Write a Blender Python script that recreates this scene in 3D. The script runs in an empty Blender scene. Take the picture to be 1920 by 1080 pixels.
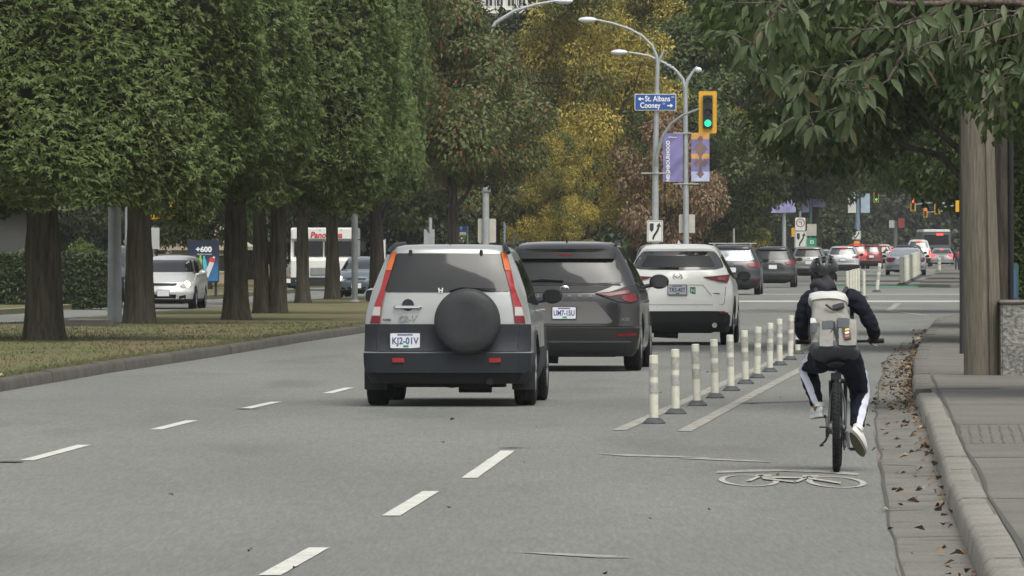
import bpy, bmesh, math, random
import numpy as np
from mathutils import Vector, Matrix
R = math.radians
PI = math.pi
SC = bpy.context.scene
COL = SC.collection
random.seed(4)

# ------------------------------------------------------------------ camera, world, sun, exposure
F = 14500.0      # focal length in pixels of the 1920 px wide photograph
HC = 1.70        # camera height
HY = 455.0       # horizon row
cam_d = bpy.data.cameras.new('camera')
cam = bpy.data.objects.new('camera', cam_d); COL.objects.link(cam)
cam.location = (0, 0, HC); cam.rotation_euler = (R(90), 0, 0)
cam_d.sensor_width = 36; cam_d.lens = F / 1920 * 36
cam_d.shift_y = -(540 - HY) / 1920
cam_d.clip_start = 0.5; cam_d.clip_end = 4000
SC.camera = cam
SUN_EL, SUN_AZ = R(60), R(155)          # azimuth clockwise from +Y (the view direction)
world = bpy.data.worlds.new('World'); SC.world = world; world.use_nodes = True
wn, wl = world.node_tree.nodes, world.node_tree.links
sky = wn.new('ShaderNodeTexSky'); sky.sky_type = 'NISHITA'; sky.sun_disc = False
sky.sun_elevation = SUN_EL; sky.sun_rotation = SUN_AZ
sky.air_density = 1.0; sky.dust_density = 4.0; sky.ozone_density = 1.0
hs = wn.new('ShaderNodeHueSaturation'); hs.inputs['Saturation'].default_value = 0.30
wl.new(sky.outputs[0], hs.inputs['Color'])
bg = wn['Background']; tint = wn.new('ShaderNodeMix'); tint.data_type = 'RGBA'; tint.blend_type = 'MULTIPLY'; tint.inputs['Factor'].default_value = 1; tint.inputs['B'].default_value = (1.0, 1.0, .955, 1)
wl.new(hs.outputs[0], tint.inputs['A']); wl.new(tint.outputs['Result'], bg.inputs['Color']); bg.inputs['Strength'].default_value = 0.125
sd = bpy.data.lights.new('sun', 'SUN'); sd.energy = 1.25; sd.angle = R(42); sd.color = (1, 0.97, 0.90)
sun = bpy.data.objects.new('sun', sd); COL.objects.link(sun)
_dir = Vector((math.sin(SUN_AZ) * math.cos(SUN_EL), math.cos(SUN_AZ) * math.cos(SUN_EL), math.sin(SUN_EL)))
sun.rotation_euler = _dir.to_track_quat('Z', 'Y').to_euler()
SC.view_settings.view_transform = 'Standard'; SC.view_settings.look = 'None'
SC.view_settings.exposure = 0.74; SC.view_settings.gamma = 1
SC.render.resolution_x = 1024; SC.render.resolution_y = 576

# ------------------------------------------------------------------ photo pixel <-> place
def dist(py): return F * HC / (py - HY)
def X(px, d): return (px - 960) / F * d
def Zh(py, d): return HC - (py - HY) / F * d
def G(px, py): d = dist(py); return (X(px, d), d)

# ------------------------------------------------------------------ materials
MC = {}
def mat(name, col, rough=0.6, metal=0.0, coat=0.0, emis=None, es=0.0, spec=None, noise=None, bump=None, trans=0.0):
    """noise=(scale, amount) colour variation; bump=(scale, strength)"""
    if name in MC: return MC[name]
    m = bpy.data.materials.new(name); m.use_nodes = True
    n, l = m.node_tree.nodes, m.node_tree.links
    b = n['Principled BSDF']
    b.inputs['Base Color'].default_value = (*col, 1); b.inputs['Roughness'].default_value = rough
    b.inputs['Metallic'].default_value = metal
    if coat: b.inputs['Coat Weight'].default_value = coat; b.inputs['Coat Roughness'].default_value = 0.08
    if spec is not None: b.inputs['Specular IOR Level'].default_value = spec
    if emis: b.inputs['Emission Color'].default_value = (*emis, 1); b.inputs['Emission Strength'].default_value = es
    if trans: b.inputs['Transmission Weight'].default_value = trans
    if noise or bump:
        tc = n.new('ShaderNodeTexCoord')
    if noise:
        t = n.new('ShaderNodeTexNoise'); t.inputs['Scale'].default_value = noise[0]; t.inputs['Detail'].default_value = 6
        l.new(tc.outputs['Object'], t.inputs['Vector'])
        mr = n.new('ShaderNodeMapRange'); mr.inputs[1].default_value = 0.3; mr.inputs[2].default_value = 0.7
        mr.inputs[3].default_value = 1 - noise[1]; mr.inputs[4].default_value = 1 + noise[1]
        l.new(t.outputs['Fac'], mr.inputs[0])
        mx = n.new('ShaderNodeVectorMath'); mx.operation = 'SCALE'; mx.inputs[0].default_value = col
        l.new(mr.outputs[0], mx.inputs['Scale']); l.new(mx.outputs[0], b.inputs['Base Color'])
    if bump:
        t2 = n.new('ShaderNodeTexNoise'); t2.inputs['Scale'].default_value = bump[0]; t2.inputs['Detail'].default_value = 4
        l.new(tc.outputs['Object'], t2.inputs['Vector'])
        bp = n.new('ShaderNodeBump'); bp.inputs['Strength'].default_value = bump[1]; bp.inputs['Distance'].default_value = 0.02
        l.new(t2.outputs['Fac'], bp.inputs['Height']); l.new(bp.outputs[0], b.inputs['Normal'])
    MC[name] = m
    return m

def ramp(n, stops):
    r = n.new('ShaderNodeValToRGB'); e = r.color_ramp.elements
    while len(e) < len(stops): e.new(0.5)
    for i, (p, c) in enumerate(stops): e[i].position = p; e[i].color = (*c, 1)
    return r

def leaf_mat(name, stops, stops2=None, clump=0.35, amount=0.5, tl=0.3, rough=0.55):
    """stops: random colour of each leaf; stops2: a second palette that takes over in clumps"""
    if name in MC: return MC[name]
    m = bpy.data.materials.new(name); m.use_nodes = True
    n, l = m.node_tree.nodes, m.node_tree.links
    b = n['Principled BSDF']; out = n['Material Output']
    g = n.new('ShaderNodeNewGeometry'); tc = n.new('ShaderNodeTexCoord')
    r = ramp(n, stops); l.new(g.outputs['Random Per Island'], r.inputs[0]); c = r.outputs[0]
    if stops2:
        r2 = ramp(n, stops2); l.new(g.outputs['Random Per Island'], r2.inputs[0])
        t = n.new('ShaderNodeTexNoise'); t.inputs['Scale'].default_value = clump; t.inputs['Detail'].default_value = 3
        l.new(tc.outputs['Object'], t.inputs['Vector'])
        mr = n.new('ShaderNodeMapRange'); mr.inputs[1].default_value = amount; mr.inputs[2].default_value = amount + 0.12
        l.new(t.outputs['Fac'], mr.inputs[0])
        mx = n.new('ShaderNodeMix'); mx.data_type = 'RGBA'
        l.new(mr.outputs[0], mx.inputs['Factor']); l.new(c, mx.inputs['A']); l.new(r2.outputs[0], mx.inputs['B']); c = mx.outputs['Result']
    l.new(c, b.inputs['Base Color']); b.inputs['Roughness'].default_value = rough
    b.inputs['Specular IOR Level'].default_value = 0.3
    ts = n.new('ShaderNodeBsdfTranslucent'); l.new(c, ts.inputs['Color'])
    ms = n.new('ShaderNodeMixShader'); ms.inputs[0].default_value = tl
    l.new(b.outputs[0], ms.inputs[1]); l.new(ts.outputs[0], ms.inputs[2]); l.new(ms.outputs[0], out.inputs['Surface'])
    MC[name] = m
    return m

def surf_mat(name, c1, c2, big=(0.3, 0.5), fine=(60, 0.25), rough=0.9, bump=0.3, stretch=(1, 1, 1), speck=None, c3=None, mid=(1.3, 0.5), grain=None):
    """ground-like surface: two colours mixed by a large noise, a fine grain, bump"""
    if name in MC: return MC[name]
    m = bpy.data.materials.new(name); m.use_nodes = True
    n, l = m.node_tree.nodes, m.node_tree.links
    b = n['Principled BSDF']; b.inputs['Roughness'].default_value = rough; b.inputs['Specular IOR Level'].default_value = 0.25
    tc = n.new('ShaderNodeTexCoord'); mp = n.new('ShaderNodeMapping'); mp.inputs['Scale'].default_value = stretch
    l.new(tc.outputs['Object'], mp.inputs['Vector'])
    def noise(s, d=6, v=mp.outputs[0]):
        t = n.new('ShaderNodeTexNoise'); t.inputs['Scale'].default_value = s; t.inputs['Detail'].default_value = d
        l.new(v, t.inputs['Vector']); return t
    def mr(src, a, bb, lo, hi):
        k = n.new('ShaderNodeMapRange'); k.inputs[1].default_value = a; k.inputs[2].default_value = bb
        k.inputs[3].default_value = lo; k.inputs[4].default_value = hi; l.new(src, k.inputs[0]); return k
    t = noise(big[0]); k = mr(t.outputs['Fac'], 0.5 - big[1] / 2, 0.5 + big[1] / 2, 0, 1)
    mx = n.new('ShaderNodeMix'); mx.data_type = 'RGBA'; mx.inputs['A'].default_value = (*c1, 1); mx.inputs['B'].default_value = (*c2, 1)
    l.new(k.outputs[0], mx.inputs['Factor']); c = mx.outputs['Result']
    if c3:
        t3 = noise(mid[0], 5); k3 = mr(t3.outputs['Fac'], mid[1], mid[1] + 0.12, 0, 1)
        m3 = n.new('ShaderNodeMix'); m3.data_type = 'RGBA'; m3.inputs['B'].default_value = (*c3, 1)
        l.new(c, m3.inputs['A']); l.new(k3.outputs[0], m3.inputs['Factor']); c = m3.outputs['Result']
    f = noise(fine[0], 3, tc.outputs['Object']); kf = mr(f.outputs['Fac'], 0.25, 0.75, 1 - fine[1], 1 + fine[1])
    sc = n.new('ShaderNodeVectorMath'); sc.operation = 'SCALE'; l.new(c, sc.inputs[0]); l.new(kf.outputs[0], sc.inputs['Scale'])
    c = sc.outputs[0]
    if grain:
        mg = n.new('ShaderNodeMapping'); mg.inputs['Scale'].default_value = grain[0]; l.new(tc.outputs['Object'], mg.inputs['Vector'])
        for gs, ga in grain[1]:
            g_ = noise(gs, 2, mg.outputs[0]); kg = mr(g_.outputs['Fac'], .3, .7, 1 - ga, 1 + ga); sg = n.new('ShaderNodeVectorMath'); sg.operation = 'SCALE'; l.new(c, sg.inputs[0]); l.new(kg.outputs[0], sg.inputs['Scale']); c = sg.outputs[0]
    if speck:
        v = n.new('ShaderNodeTexVoronoi'); v.inputs['Scale'].default_value = speck[0]; l.new(tc.outputs['Object'], v.inputs['Vector'])
        kv = mr(v.outputs['Distance'], speck[1], speck[1] * 1.5, speck[2], 1)
        s2 = n.new('ShaderNodeVectorMath'); s2.operation = 'SCALE'; l.new(c, s2.inputs[0]); l.new(kv.outputs[0], s2.inputs['Scale']); c = s2.outputs[0]
    l.new(c, b.inputs['Base Color'])
    bp = n.new('ShaderNodeBump'); bp.inputs['Strength'].default_value = bump; bp.inputs['Distance'].default_value = 0.02
    l.new(f.outputs['Fac'], bp.inputs['Height']); l.new(bp.outputs[0], b.inputs['Normal'])
    MC[name] = m
    return m

def bark_mat(name, c1, c2, sc=(14, 14, 1.6), bump=1.0):
    if name in MC: return MC[name]
    m = bpy.data.materials.new(name); m.use_nodes = True
    n, l = m.node_tree.nodes, m.node_tree.links; b = n['Principled BSDF']; b.inputs['Roughness'].default_value = 0.95
    b.inputs['Specular IOR Level'].default_value = 0.15
    tc = n.new('ShaderNodeTexCoord'); mp = n.new('ShaderNodeMapping'); mp.inputs['Scale'].default_value = sc
    l.new(tc.outputs['Object'], mp.inputs['Vector'])
    t = n.new('ShaderNodeTexNoise'); t.inputs['Scale'].default_value = 1; t.inputs['Detail'].default_value = 7; t.inputs['Roughness'].default_value = 0.65
    l.new(mp.outputs[0], t.inputs['Vector'])
    r = ramp(n, [(0.35, c1), (0.68, c2)]); l.new(t.outputs['Fac'], r.inputs[0]); l.new(r.outputs[0], b.inputs['Base Color'])
    bp = n.new('ShaderNodeBump'); bp.inputs['Strength'].default_value = bump; bp.inputs['Distance'].default_value = 0.05
    l.new(t.outputs['Fac'], bp.inputs['Height']); l.new(bp.outputs[0], b.inputs['Normal'])
    MC[name] = m
    return m

# ------------------------------------------------------------------ object helpers
def tag(o, label=None, cat=None, group=None, kind=None):
    if label: o['label'] = label
    if cat: o['category'] = cat
    if group: o['group'] = group
    if kind: o['kind'] = kind
    return o
def empty(name, loc=(0, 0, 0), rz=0.0):
    o = bpy.data.objects.new(name, None); COL.objects.link(o); o.location = loc; o.rotation_euler = (0, 0, rz)
    o.empty_display_size = 0.1
    return o
def link(name, me, m=None, parent=None):
    o = bpy.data.objects.new(name, me); COL.objects.link(o)
    if m is not None:
        for k in (m if isinstance(m, (list, tuple)) else [m]): me.materials.append(k)
    if parent: o.parent = parent
    return o
def finish(bm, name, m=None, parent=None, smooth=35):
    me = bpy.data.meshes.new(name)
    bmesh.ops.recalc_face_normals(bm, faces=bm.faces)
    bm.to_mesh(me); bm.free()
    if smooth:
        me.polygons.foreach_set('use_smooth', [True] * len(me.polygons)); me.set_sharp_from_angle(angle=R(smooth))
    return link(name, me, m, parent)
def kids(o): return [c for c in bpy.data.objects if c.parent == o]
def copy_tree(o, parent=None):
    c = o.copy(); COL.objects.link(c); c.parent = parent
    for ch in kids(o): copy_tree(ch, c)
    return c

def add_box(bm, x0, x1, y0, y1, z0, z1, mi=0, bev=0.0):
    b2 = bmesh.new()
    vs = [b2.verts.new((x, y, z)) for x in (x0, x1) for y in (y0, y1) for z in (z0, z1)]
    for f in ((0, 1, 3, 2), (4, 6, 7, 5), (0, 4, 5, 1), (2, 3, 7, 6), (0, 2, 6, 4), (1, 5, 7, 3)): b2.faces.new([vs[i] for i in f])
    bmesh.ops.recalc_face_normals(b2, faces=b2.faces)
    if bev: bmesh.ops.bevel(b2, geom=b2.edges[:], offset=bev, segments=2, affect='EDGES', clamp_overlap=True)
    merge(bm, b2, mi)
def merge(bm, b2, mi=0, M=None):
    mp = {}
    for v in b2.verts: mp[v] = bm.verts.new(M @ v.co if M else v.co)
    for f in b2.faces:
        try: nf = bm.faces.new([mp[v] for v in f.verts]); nf.material_index = mi; nf.smooth = f.smooth
        except ValueError: pass
    b2.free()
def add_tube(bm, pts, rads, seg=10, mi=0, cap=True):
    """tube through points; rads number or list"""
    pts = [Vector(p) for p in pts]
    if not isinstance(rads, (list, tuple)): rads = [rads] * len(pts)
    rings = []; up = None
    for i, p in enumerate(pts):
        t = (pts[min(i + 1, len(pts) - 1)] - pts[max(i - 1, 0)]).normalized()
        if up is None: up = t.orthogonal().normalized()
        a = (up - t * up.dot(t))
        a = a.normalized() if a.length > 1e-6 else t.orthogonal().normalized()
        up = a; b = t.cross(a)
        rings.append([bm.verts.new(p + (a * math.cos(k / seg * 2 * PI) + b * math.sin(k / seg * 2 * PI)) * rads[i]) for k in range(seg)])
    for i in range(len(rings) - 1):
        for k in range(seg):
            f = bm.faces.new((rings[i][k], rings[i][(k + 1) % seg], rings[i + 1][(k + 1) % seg], rings[i + 1][k])); f.material_index = mi; f.smooth = True
    if cap:
        for r in (rings[0], rings[-1]):
            f = bm.faces.new(r); f.material_index = mi
def add_lathe(bm, prof, axis='Z', seg=24, c=(0, 0, 0), mi=0, closed=False):
    """prof: list of (r, h)"""
    rings = []
    for (r, h) in prof:
        ring = []
        for k in range(seg):
            a = k / seg * 2 * PI; u, v = r * math.cos(a), r * math.sin(a)
            co = {'Z': (u, v, h), 'X': (h, u, v), 'Y': (u, h, v)}[axis]
            ring.append(bm.verts.new((co[0] + c[0], co[1] + c[1], co[2] + c[2])))
        rings.append(ring)
    n = len(rings)
    for i in range(n if closed else n - 1):
        a, b = rings[i], rings[(i + 1) % n]
        for k in range(seg):
            f = bm.faces.new((a[k], a[(k + 1) % seg], b[(k + 1) % seg], b[k])); f.material_index = mi; f.smooth = True
    if not closed:
        for r, (rr, h) in ((rings[0], prof[0]), (rings[-1], prof[-1])):
            if rr > 1e-4: f = bm.faces.new(r); f.material_index = mi
def rbox(bm, x0, x1, z0, z1, y0, y1, r=0.03, mi=0, seg=4):
    """rounded-rectangle plate in XZ, thickness along Y"""
    pts = []
    for cx, cz, a0 in ((x1 - r, z1 - r, 0), (x0 + r, z1 - r, 90), (x0 + r, z0 + r, 180), (x1 - r, z0 + r, 270)):
        for k in range(seg + 1):
            a = R(a0 + 90 * k / seg); pts.append((cx + r * math.cos(a), cz + r * math.sin(a)))
    prism(bm, pts, y0, y1, mi)
def prism(bm, pts, y0, y1, mi=0):
    """polygon in XZ extruded along Y"""
    a = [bm.verts.new((x, y0, z)) for x, z in pts]; b = [bm.verts.new((x, y1, z)) for x, z in pts]
    n = len(pts)
    f = bm.faces.new(a); f.material_index = mi; f = bm.faces.new(b[::-1]); f.material_index = mi
    for i in range(n):
        f = bm.faces.new((a[i], b[i], b[(i + 1) % n], a[(i + 1) % n])); f.material_index = mi
def text(s, size, m, parent, loc, name='lettering', ext=0.003, width=None, rot=(R(90), 0, 0), bold=0.0, shear=0.0, align='CENTER'):
    cu = bpy.data.curves.new('t', 'FONT'); cu.body = s; cu.size = size; cu.extrude = ext; cu.offset = bold
    cu.align_x = align; cu.align_y = 'CENTER'; cu.shear = shear; cu.resolution_u = 3
    o = bpy.data.objects.new('t', cu); COL.objects.link(o)
    bpy.context.view_layer.update()
    dg = bpy.context.evaluated_depsgraph_get()
    me = bpy.data.meshes.new_from_object(o.evaluated_get(dg)); me.name = name
    bpy.data.objects.remove(o)
    if width:
        n = len(me.vertices); a = np.empty(n * 3); me.vertices.foreach_get('co', a); a = a.reshape(-1, 3)
        w = a[:, 0].max() - a[:, 0].min()
        if w > 0: a[:, 0] *= width / w
        me.vertices.foreach_set('co', a.ravel())
    ob = link(name, me, m, parent); ob.location = loc; ob.rotation_euler = rot
    return ob
def evaluate_to_mesh(o):
    bpy.context.view_layer.update()
    dg = bpy.context.evaluated_depsgraph_get()
    me = bpy.data.meshes.new_from_object(o.evaluated_get(dg)); return me

# ------------------------------------------------------------------ foliage (numpy)
def raw_mesh(name, V, Fq, m, parent=None, mi=None):
    me = bpy.data.meshes.new(name)
    nv, nf = len(V), len(Fq); k = Fq.shape[1]
    me.vertices.add(nv); me.vertices.foreach_set('co', V.astype(np.float32).ravel())
    me.loops.add(nf * k); me.loops.foreach_set('vertex_index', Fq.astype(np.int32).ravel())
    me.polygons.add(nf); me.polygons.foreach_set('loop_start', np.arange(0, nf * k, k, dtype=np.int32))
    me.update(calc_edges=True); me.validate()
    o = link(name, me, m, parent)
    if mi is not None: me.polygons.foreach_set('material_index', mi.astype(np.int32))
    return o
def unit(a): return a / np.maximum(np.linalg.norm(a, axis=1, keepdims=True), 1e-9)
def leaf_arrays(P, T, N, L, W, bend=0.25):
    """diamond leaves at P pointing T with face normal about N"""
    T = unit(T); S = unit(np.cross(T, N)); Nn = np.cross(S, T)
    L = L[:, None]; W = W[:, None]
    v0 = P; v1 = P + T * L * 0.45 + S * W * 0.5 + Nn * L * bend * 0.3
    v2 = P + T * L - Nn * L * bend; v3 = P + T * L * 0.45 - S * W * 0.5 + Nn * L * bend * 0.3
    V = np.stack([v0, v1, v2, v3], 1).reshape(-1, 3)
    Q = np.arange(len(P) * 4).reshape(-1, 4)
    return V, Q
def rand_dir(rg, n):
    a = rg.normal(size=(n, 3)); return unit(a)

def clumpy_crown(rg, clumps, n_per_m2, L, W, droop=0.35, inner=0.25):
    """clumps: list of (centre, radii). leaves near each clump's surface"""
    Ps, Ts, Ns = [], [], []
    for c, r in clumps:
        r = np.array(r); area = 4 * PI * (r.mean() ** 2); n = int(area * n_per_m2)
        d = rand_dir(rg, n); rad = np.where(rg.random(n) < inner, rg.random(n) ** 0.5, 1 + rg.normal(size=n) * 0.10)
        P = np.array(c) + d * r * rad[:, None]
        T = unit(d * 0.8 + rand_dir(rg, n) * 0.8 + np.array([0, 0, -droop]))
        N = unit(d * 0.6 + np.array([0, 0, 0.7]) + rand_dir(rg, n) * 0.6)
        Ps.append(P); Ts.append(T); Ns.append(N)
    P = np.concatenate(Ps); T = np.concatenate(Ts); N = np.concatenate(Ns); n = len(P)
    return leaf_arrays(P, T, N, L * rg.uniform(0.6, 1.3, n), W * rg.uniform(0.7, 1.2, n))

def limb_mesh(bm, p0, p1, r0, r1, rg, n=5, wob=0.08, seg=8):
    p0, p1 = Vector(p0), Vector(p1); L = (p1 - p0).length
    pts, rs = [], []
    for i in range(n + 1):
        t = i / n; p = p0.lerp(p1, t)
        if 0 < i < n: p += Vector(rg.normal(size=3) * wob * L * 0.3)
        pts.append(p); rs.append(r0 + (r1 - r0) * t)
    add_tube(bm, pts, rs, seg)
def trunk_obj(name, h, r0, r1, m, parent, seed=0, flare=1.6, lean=(0, 0), seg=18, rings=22, limbs=()):
    rg = np.random.default_rng(seed); bm = bmesh.new(); ph = rg.uniform(0, 6, 6); vs = []
    for i in range(-1, rings + 1):
        t = max(i, 0) / rings; z = t * h; r = r0 + (r1 - r0) * t
        fl = 1 + (flare - 1) * math.exp(-z / 0.28)
        ring = []
        for k in range(seg):
            a = k / seg * 2 * PI
            wv = 1 + 0.07 * math.sin(3 * a + ph[0] + z * 0.9) + 0.05 * math.sin(5 * a + ph[1] - z * 1.3) + 0.10 * (fl - 1) * math.sin(4 * a + ph[2]) + 0.03 * math.sin(9 * a + ph[3] + z * 3) + rg.normal() * 0.012
            kn = 1 + 0.10 * math.exp(-((z - 0.75 - ph[4] * 0.15) / 0.22) ** 2) * (1 if math.sin(a + ph[5]) > 0 else 0.2)
            ring.append(bm.verts.new((r * fl * wv * kn * math.cos(a) + lean[0] * z, r * fl * wv * kn * math.sin(a) + lean[1] * z, z - 0.05 if i >= 0 else -2.2)))
        vs.append(ring)
    for i in range(rings + 1):
        for k in range(seg):
            bm.faces.new((vs[i][k], vs[i][(k + 1) % seg], vs[i + 1][(k + 1) % seg], vs[i + 1][k]))
    bm.faces.new(vs[-1]); bm.faces.new(vs[0][::-1])
    for (p0, p1, a, b) in limbs: limb_mesh(bm, p0, p1, a, b, rg)
    return finish(bm, name, m, parent, smooth=60)
#PART2
# ------------------------------------------------------------------ ground, road, kerbs
def ipl(tab, d):
    ds = [t[0] for t in tab]; xs = [t[1] for t in tab]
    return float(np.interp(d, ds, xs))
def sheet(name, L, Rr, z, m, parent=None, nx=6, step=4.0, zj=0.0, seed=0):
    """strip of ground between two (d,x) tables, as a grid"""
    d0 = max(L[0][0], Rr[0][0]); d1 = min(L[-1][0], Rr[-1][0]); n = max(2, int((d1 - d0) / step)); rg = np.random.default_rng(seed)
    bm = bmesh.new(); rows = []
    for i in range(n + 1):
        d = d0 + (d1 - d0) * i / n; a, b = ipl(L, d), ipl(Rr, d)
        rows.append([bm.verts.new((a + (b - a) * k / nx, d, z + (rg.uniform(0, zj) if 0 < k < nx else 0))) for k in range(nx + 1)])
    for i in range(n):
        for k in range(nx): bm.faces.new((rows[i][k], rows[i][k + 1], rows[i + 1][k + 1], rows[i + 1][k]))
    return finish(bm, name, m, parent, smooth=60)
def slab(name, pts, z, m, zb=-0.02):
    """closed outline (x,y) raised to z"""
    bm = bmesh.new(); a = [bm.verts.new((x, y, z)) for x, y in pts]; b = [bm.verts.new((x, y, zb)) for x, y in pts]
    bm.faces.new(a); n = len(pts)
    for i in range(n): bm.faces.new((a[i], a[(i + 1) % n], b[(i + 1) % n], b[i]))
    o = finish(bm, name, m, smooth=0); tag(o, kind='structure'); return o
def resample(tab, step):
    """(d,x) polyline to evenly spaced points"""
    P = [Vector((x, d)) for d, x in tab]; out = [P[0]]; acc = 0
    for a, b in zip(P, P[1:]):
        L = (b - a).length; t = step - acc
        while t <= L: out.append(a.lerp(b, t / L)); t += step
        acc = L - (t - step)
    return out
def kerb_run(name, tab, side, m, h=0.15, w=0.2, block=3.0, gap=0.012, seed=1, sub=3):
    """kerb blocks along a (d,x) line; side=+1: kerb body to the right of the line"""
    rg = random.Random(seed); pts = resample(tab, block / sub); bm = bmesh.new()
    prof = [(0, -0.03), (0.015, h - 0.035), (0.045, h), (w, h + 0.004), (w, -0.03)]
    for i in range(0, len(pts) - sub, sub):
        seq = pts[i:i + sub + 1]; jx, jz = rg.uniform(-.008, .008), rg.uniform(-.006, .006); rings = []
        for j, p in enumerate(seq):
            q0 = seq[max(0, j - 1)]; q1 = seq[min(len(seq) - 1, j + 1)]; t = (q1 - q0).normalized(); nn = Vector((t.y, -t.x)) * side
            pp = p + t * (gap / 2 if j == 0 else (-gap / 2 if j == len(seq) - 1 else 0))
            rings.append([bm.verts.new((pp.x + nn.x * (u + jx), pp.y + nn.y * (u + jx), v + (jz if v > 0 else 0))) for u, v in prof])
        for a, b in zip(rings, rings[1:]):
            for k in range(len(prof) - 1): bm.faces.new((a[k], a[k + 1], b[k + 1], b[k]))
        bm.faces.new(rings[0]); bm.faces.new(rings[-1])
    o = finish(bm, name, m, smooth=50); tag(o, kind='structure'); return o

M_asph = surf_mat('asphalt', (0.138, 0.141, 0.131), (0.166, 0.168, 0.156), big=(0.35, 0.25), fine=(55, 0.32), bump=0.35, stretch=(1, 0.16, 1), speck=(1.6, 0.03, 0.55), c3=(0.121, 0.124, 0.114), mid=(0.55, 0.56), grain=((1, .05, 1), [(16, .06), (38, .11)]))
M_conc = surf_mat('old_concrete', (0.120, 0.118, 0.107), (0.160, 0.156, 0.141), big=(1.2, 0.3), fine=(45, 0.3), bump=0.4, c3=(0.085, 0.075, 0.06), mid=(2.2, 0.58), speck=(3, 0.05, 0.5))
M_kerb = surf_mat('kerb_concrete', (0.185, 0.176, 0.155), (0.235, 0.222, 0.195), big=(2, 0.3), fine=(50, 0.25), bump=0.5, c3=(0.15, 0.14, 0.12), mid=(3, 0.6))
M_kerbd = surf_mat('dark_kerb', (0.066, 0.062, 0.054), (0.095, 0.088, 0.078), big=(2, 0.3), fine=(50, 0.3), bump=0.5)
M_side = surf_mat('pavement_concrete', (0.112, 0.108, 0.096), (0.145, 0.139, 0.122), big=(0.8, 0.3), fine=(45, 0.3), bump=0.4, c3=(0.125, 0.122, 0.11), mid=(1.5, 0.56), speck=(3.5, 0.05, 0.5))
M_turf = surf_mat('turf', (0.085, 0.100, 0.034), (0.125, 0.105, 0.052), big=(0.45, 0.22), fine=(28, 0.5), bump=1.0, c3=(0.13, 0.095, 0.058), mid=(0.8, 0.52), stretch=(1, 0.45, 1))
M_soil = surf_mat('soil', (0.10, 0.082, 0.055), (0.14, 0.115, 0.08), fine=(30, 0.4), bump=0.6)
M_crack = mat('crack_fill', (0.055, 0.053, 0.045), 0.95)
M_paint = surf_mat('road_paint', (0.42, 0.42, 0.39), (0.52, 0.52, 0.48), big=(4, 0.4), fine=(70, 0.25), bump=0.2, c3=(0.26, 0.26, 0.245), mid=(9, 0.60))
M_paint_worn = surf_mat('worn_paint', (0.25, 0.245, 0.22), (0.31, 0.30, 0.27), big=(4, 0.4), fine=(70, 0.3), bump=0.2, c3=(0.16, 0.155, 0.135), mid=(6, 0.50))
M_green = surf_mat('green_paint', (0.07, 0.16, 0.11), (0.10, 0.19, 0.14), fine=(40, 0.3))

bm = bmesh.new(); S = 2500
f = [bm.verts.new(p) for p in ((-S, -300, -0.03), (S, -300, -0.03), (S, 3200, -0.03), (-S, 3200, -0.03))]; bm.faces.new(f)
tag(finish(bm, 'ground', M_soil, smooth=0), kind='structure')
road = sheet('road', [(-40, -70), (1000, -40)], [(-40, 45), (1000, 110)], 0, M_asph, nx=20, step=20); tag(road, kind='structure')

K_right = [(14, 1.25), (30, 1.95), (40.3, 2.40), (48.8, 2.76), (59.4, 3.24), (66, 3.56), (73.6, 3.90), (82.2, 4.26), (94.8, 4.90), (107, 5.55), (120, 6.3), (140, 7.5), (159, 8.7), (168, 9.6), (173, 10.8), (176, 12.6), (177.5, 15), (178, 20), (178, 60)]
SEAM = [(14, 1.0), (30, 1.6), (39.4, 1.984), (48.8, 2.373), (59.4, 2.827), (71.4, 3.35), (86.5, 4.09), (109.6, 5.29), (133, 6.75), (150, 7.8), (166, 9.0), (172, 10.0)]
kr = K_right
slab('sidewalk', [(x + 0.19 if d < 170 else x, d + (-0.19 if d > 176 else 0)) for d, x in kr] + [(60, 14)], 0.15, M_side)
kerb_run('kerb', [t for t in K_right if t[0] <= 82.2], +1, M_kerb, seed=3)
kerb_run('kerb', [t for t in K_right if t[0] >= 82.2], +1, M_side, seed=4)
# gutter pan in cast lengths
gp = bmesh.new(); d = 14.0
while d < 166:
    n = 3; L = 6.1; rows = []
    for i in range(n + 1):
        dd = min(d + 0.02 + (L - 0.04) * i / n, 168); rows.append([gp.verts.new((ipl(SEAM, dd) + 0.012 * math.sin(dd * 3.1) + 0.02 * math.sin(dd * 0.9), dd, 0.004)), gp.verts.new((ipl(K_right, dd) + 0.01, dd, 0.010))])
    for a, b in zip(rows, rows[1:]): gp.faces.new((a[0], a[1], b[1], b[0]))
    d += L
tag(finish(gp, 'gutter', M_conc, smooth=0), kind='structure')
# crack along the seam and across gutter and road
def crack(pts, w=0.02, z=0.008, parent=road, name='road_crack', m=None, seed=0, jit=0.03, stp=0.35):
    rg = random.Random(seed); P = []
    for a, b in zip(pts, pts[1:]):
        n = max(2, int((Vector(b) - Vector(a)).length / stp))
        for i in range(n):
            t = i / n; P.append(Vector((a[0] + (b[0] - a[0]) * t + rg.gauss(0, jit), a[1] + (b[1] - a[1]) * t + rg.gauss(0, jit))))
    P.append(Vector(pts[-1])); bm = bmesh.new(); prev = None
    for i, p in enumerate(P):
        t = (P[min(i + 1, len(P) - 1)] - P[max(i - 1, 0)]).normalized(); nn = Vector((t.y, -t.x)); ww = w * rg.uniform(0.4, 1.3) / 2
        cur = (bm.verts.new((p.x + nn.x * ww, p.y + nn.y * ww, z)), bm.verts.new((p.x - nn.x * ww, p.y - nn.y * ww, z)))
        if prev: bm.faces.new((prev[0], prev[1], cur[1], cur[0]))
        prev = cur
    return finish(bm, name, m or M_crack, parent, smooth=0)
crack([(x, d) for d, x in SEAM[:9]], w=0.022, seed=1, jit=0.012, stp=2.2)
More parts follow.
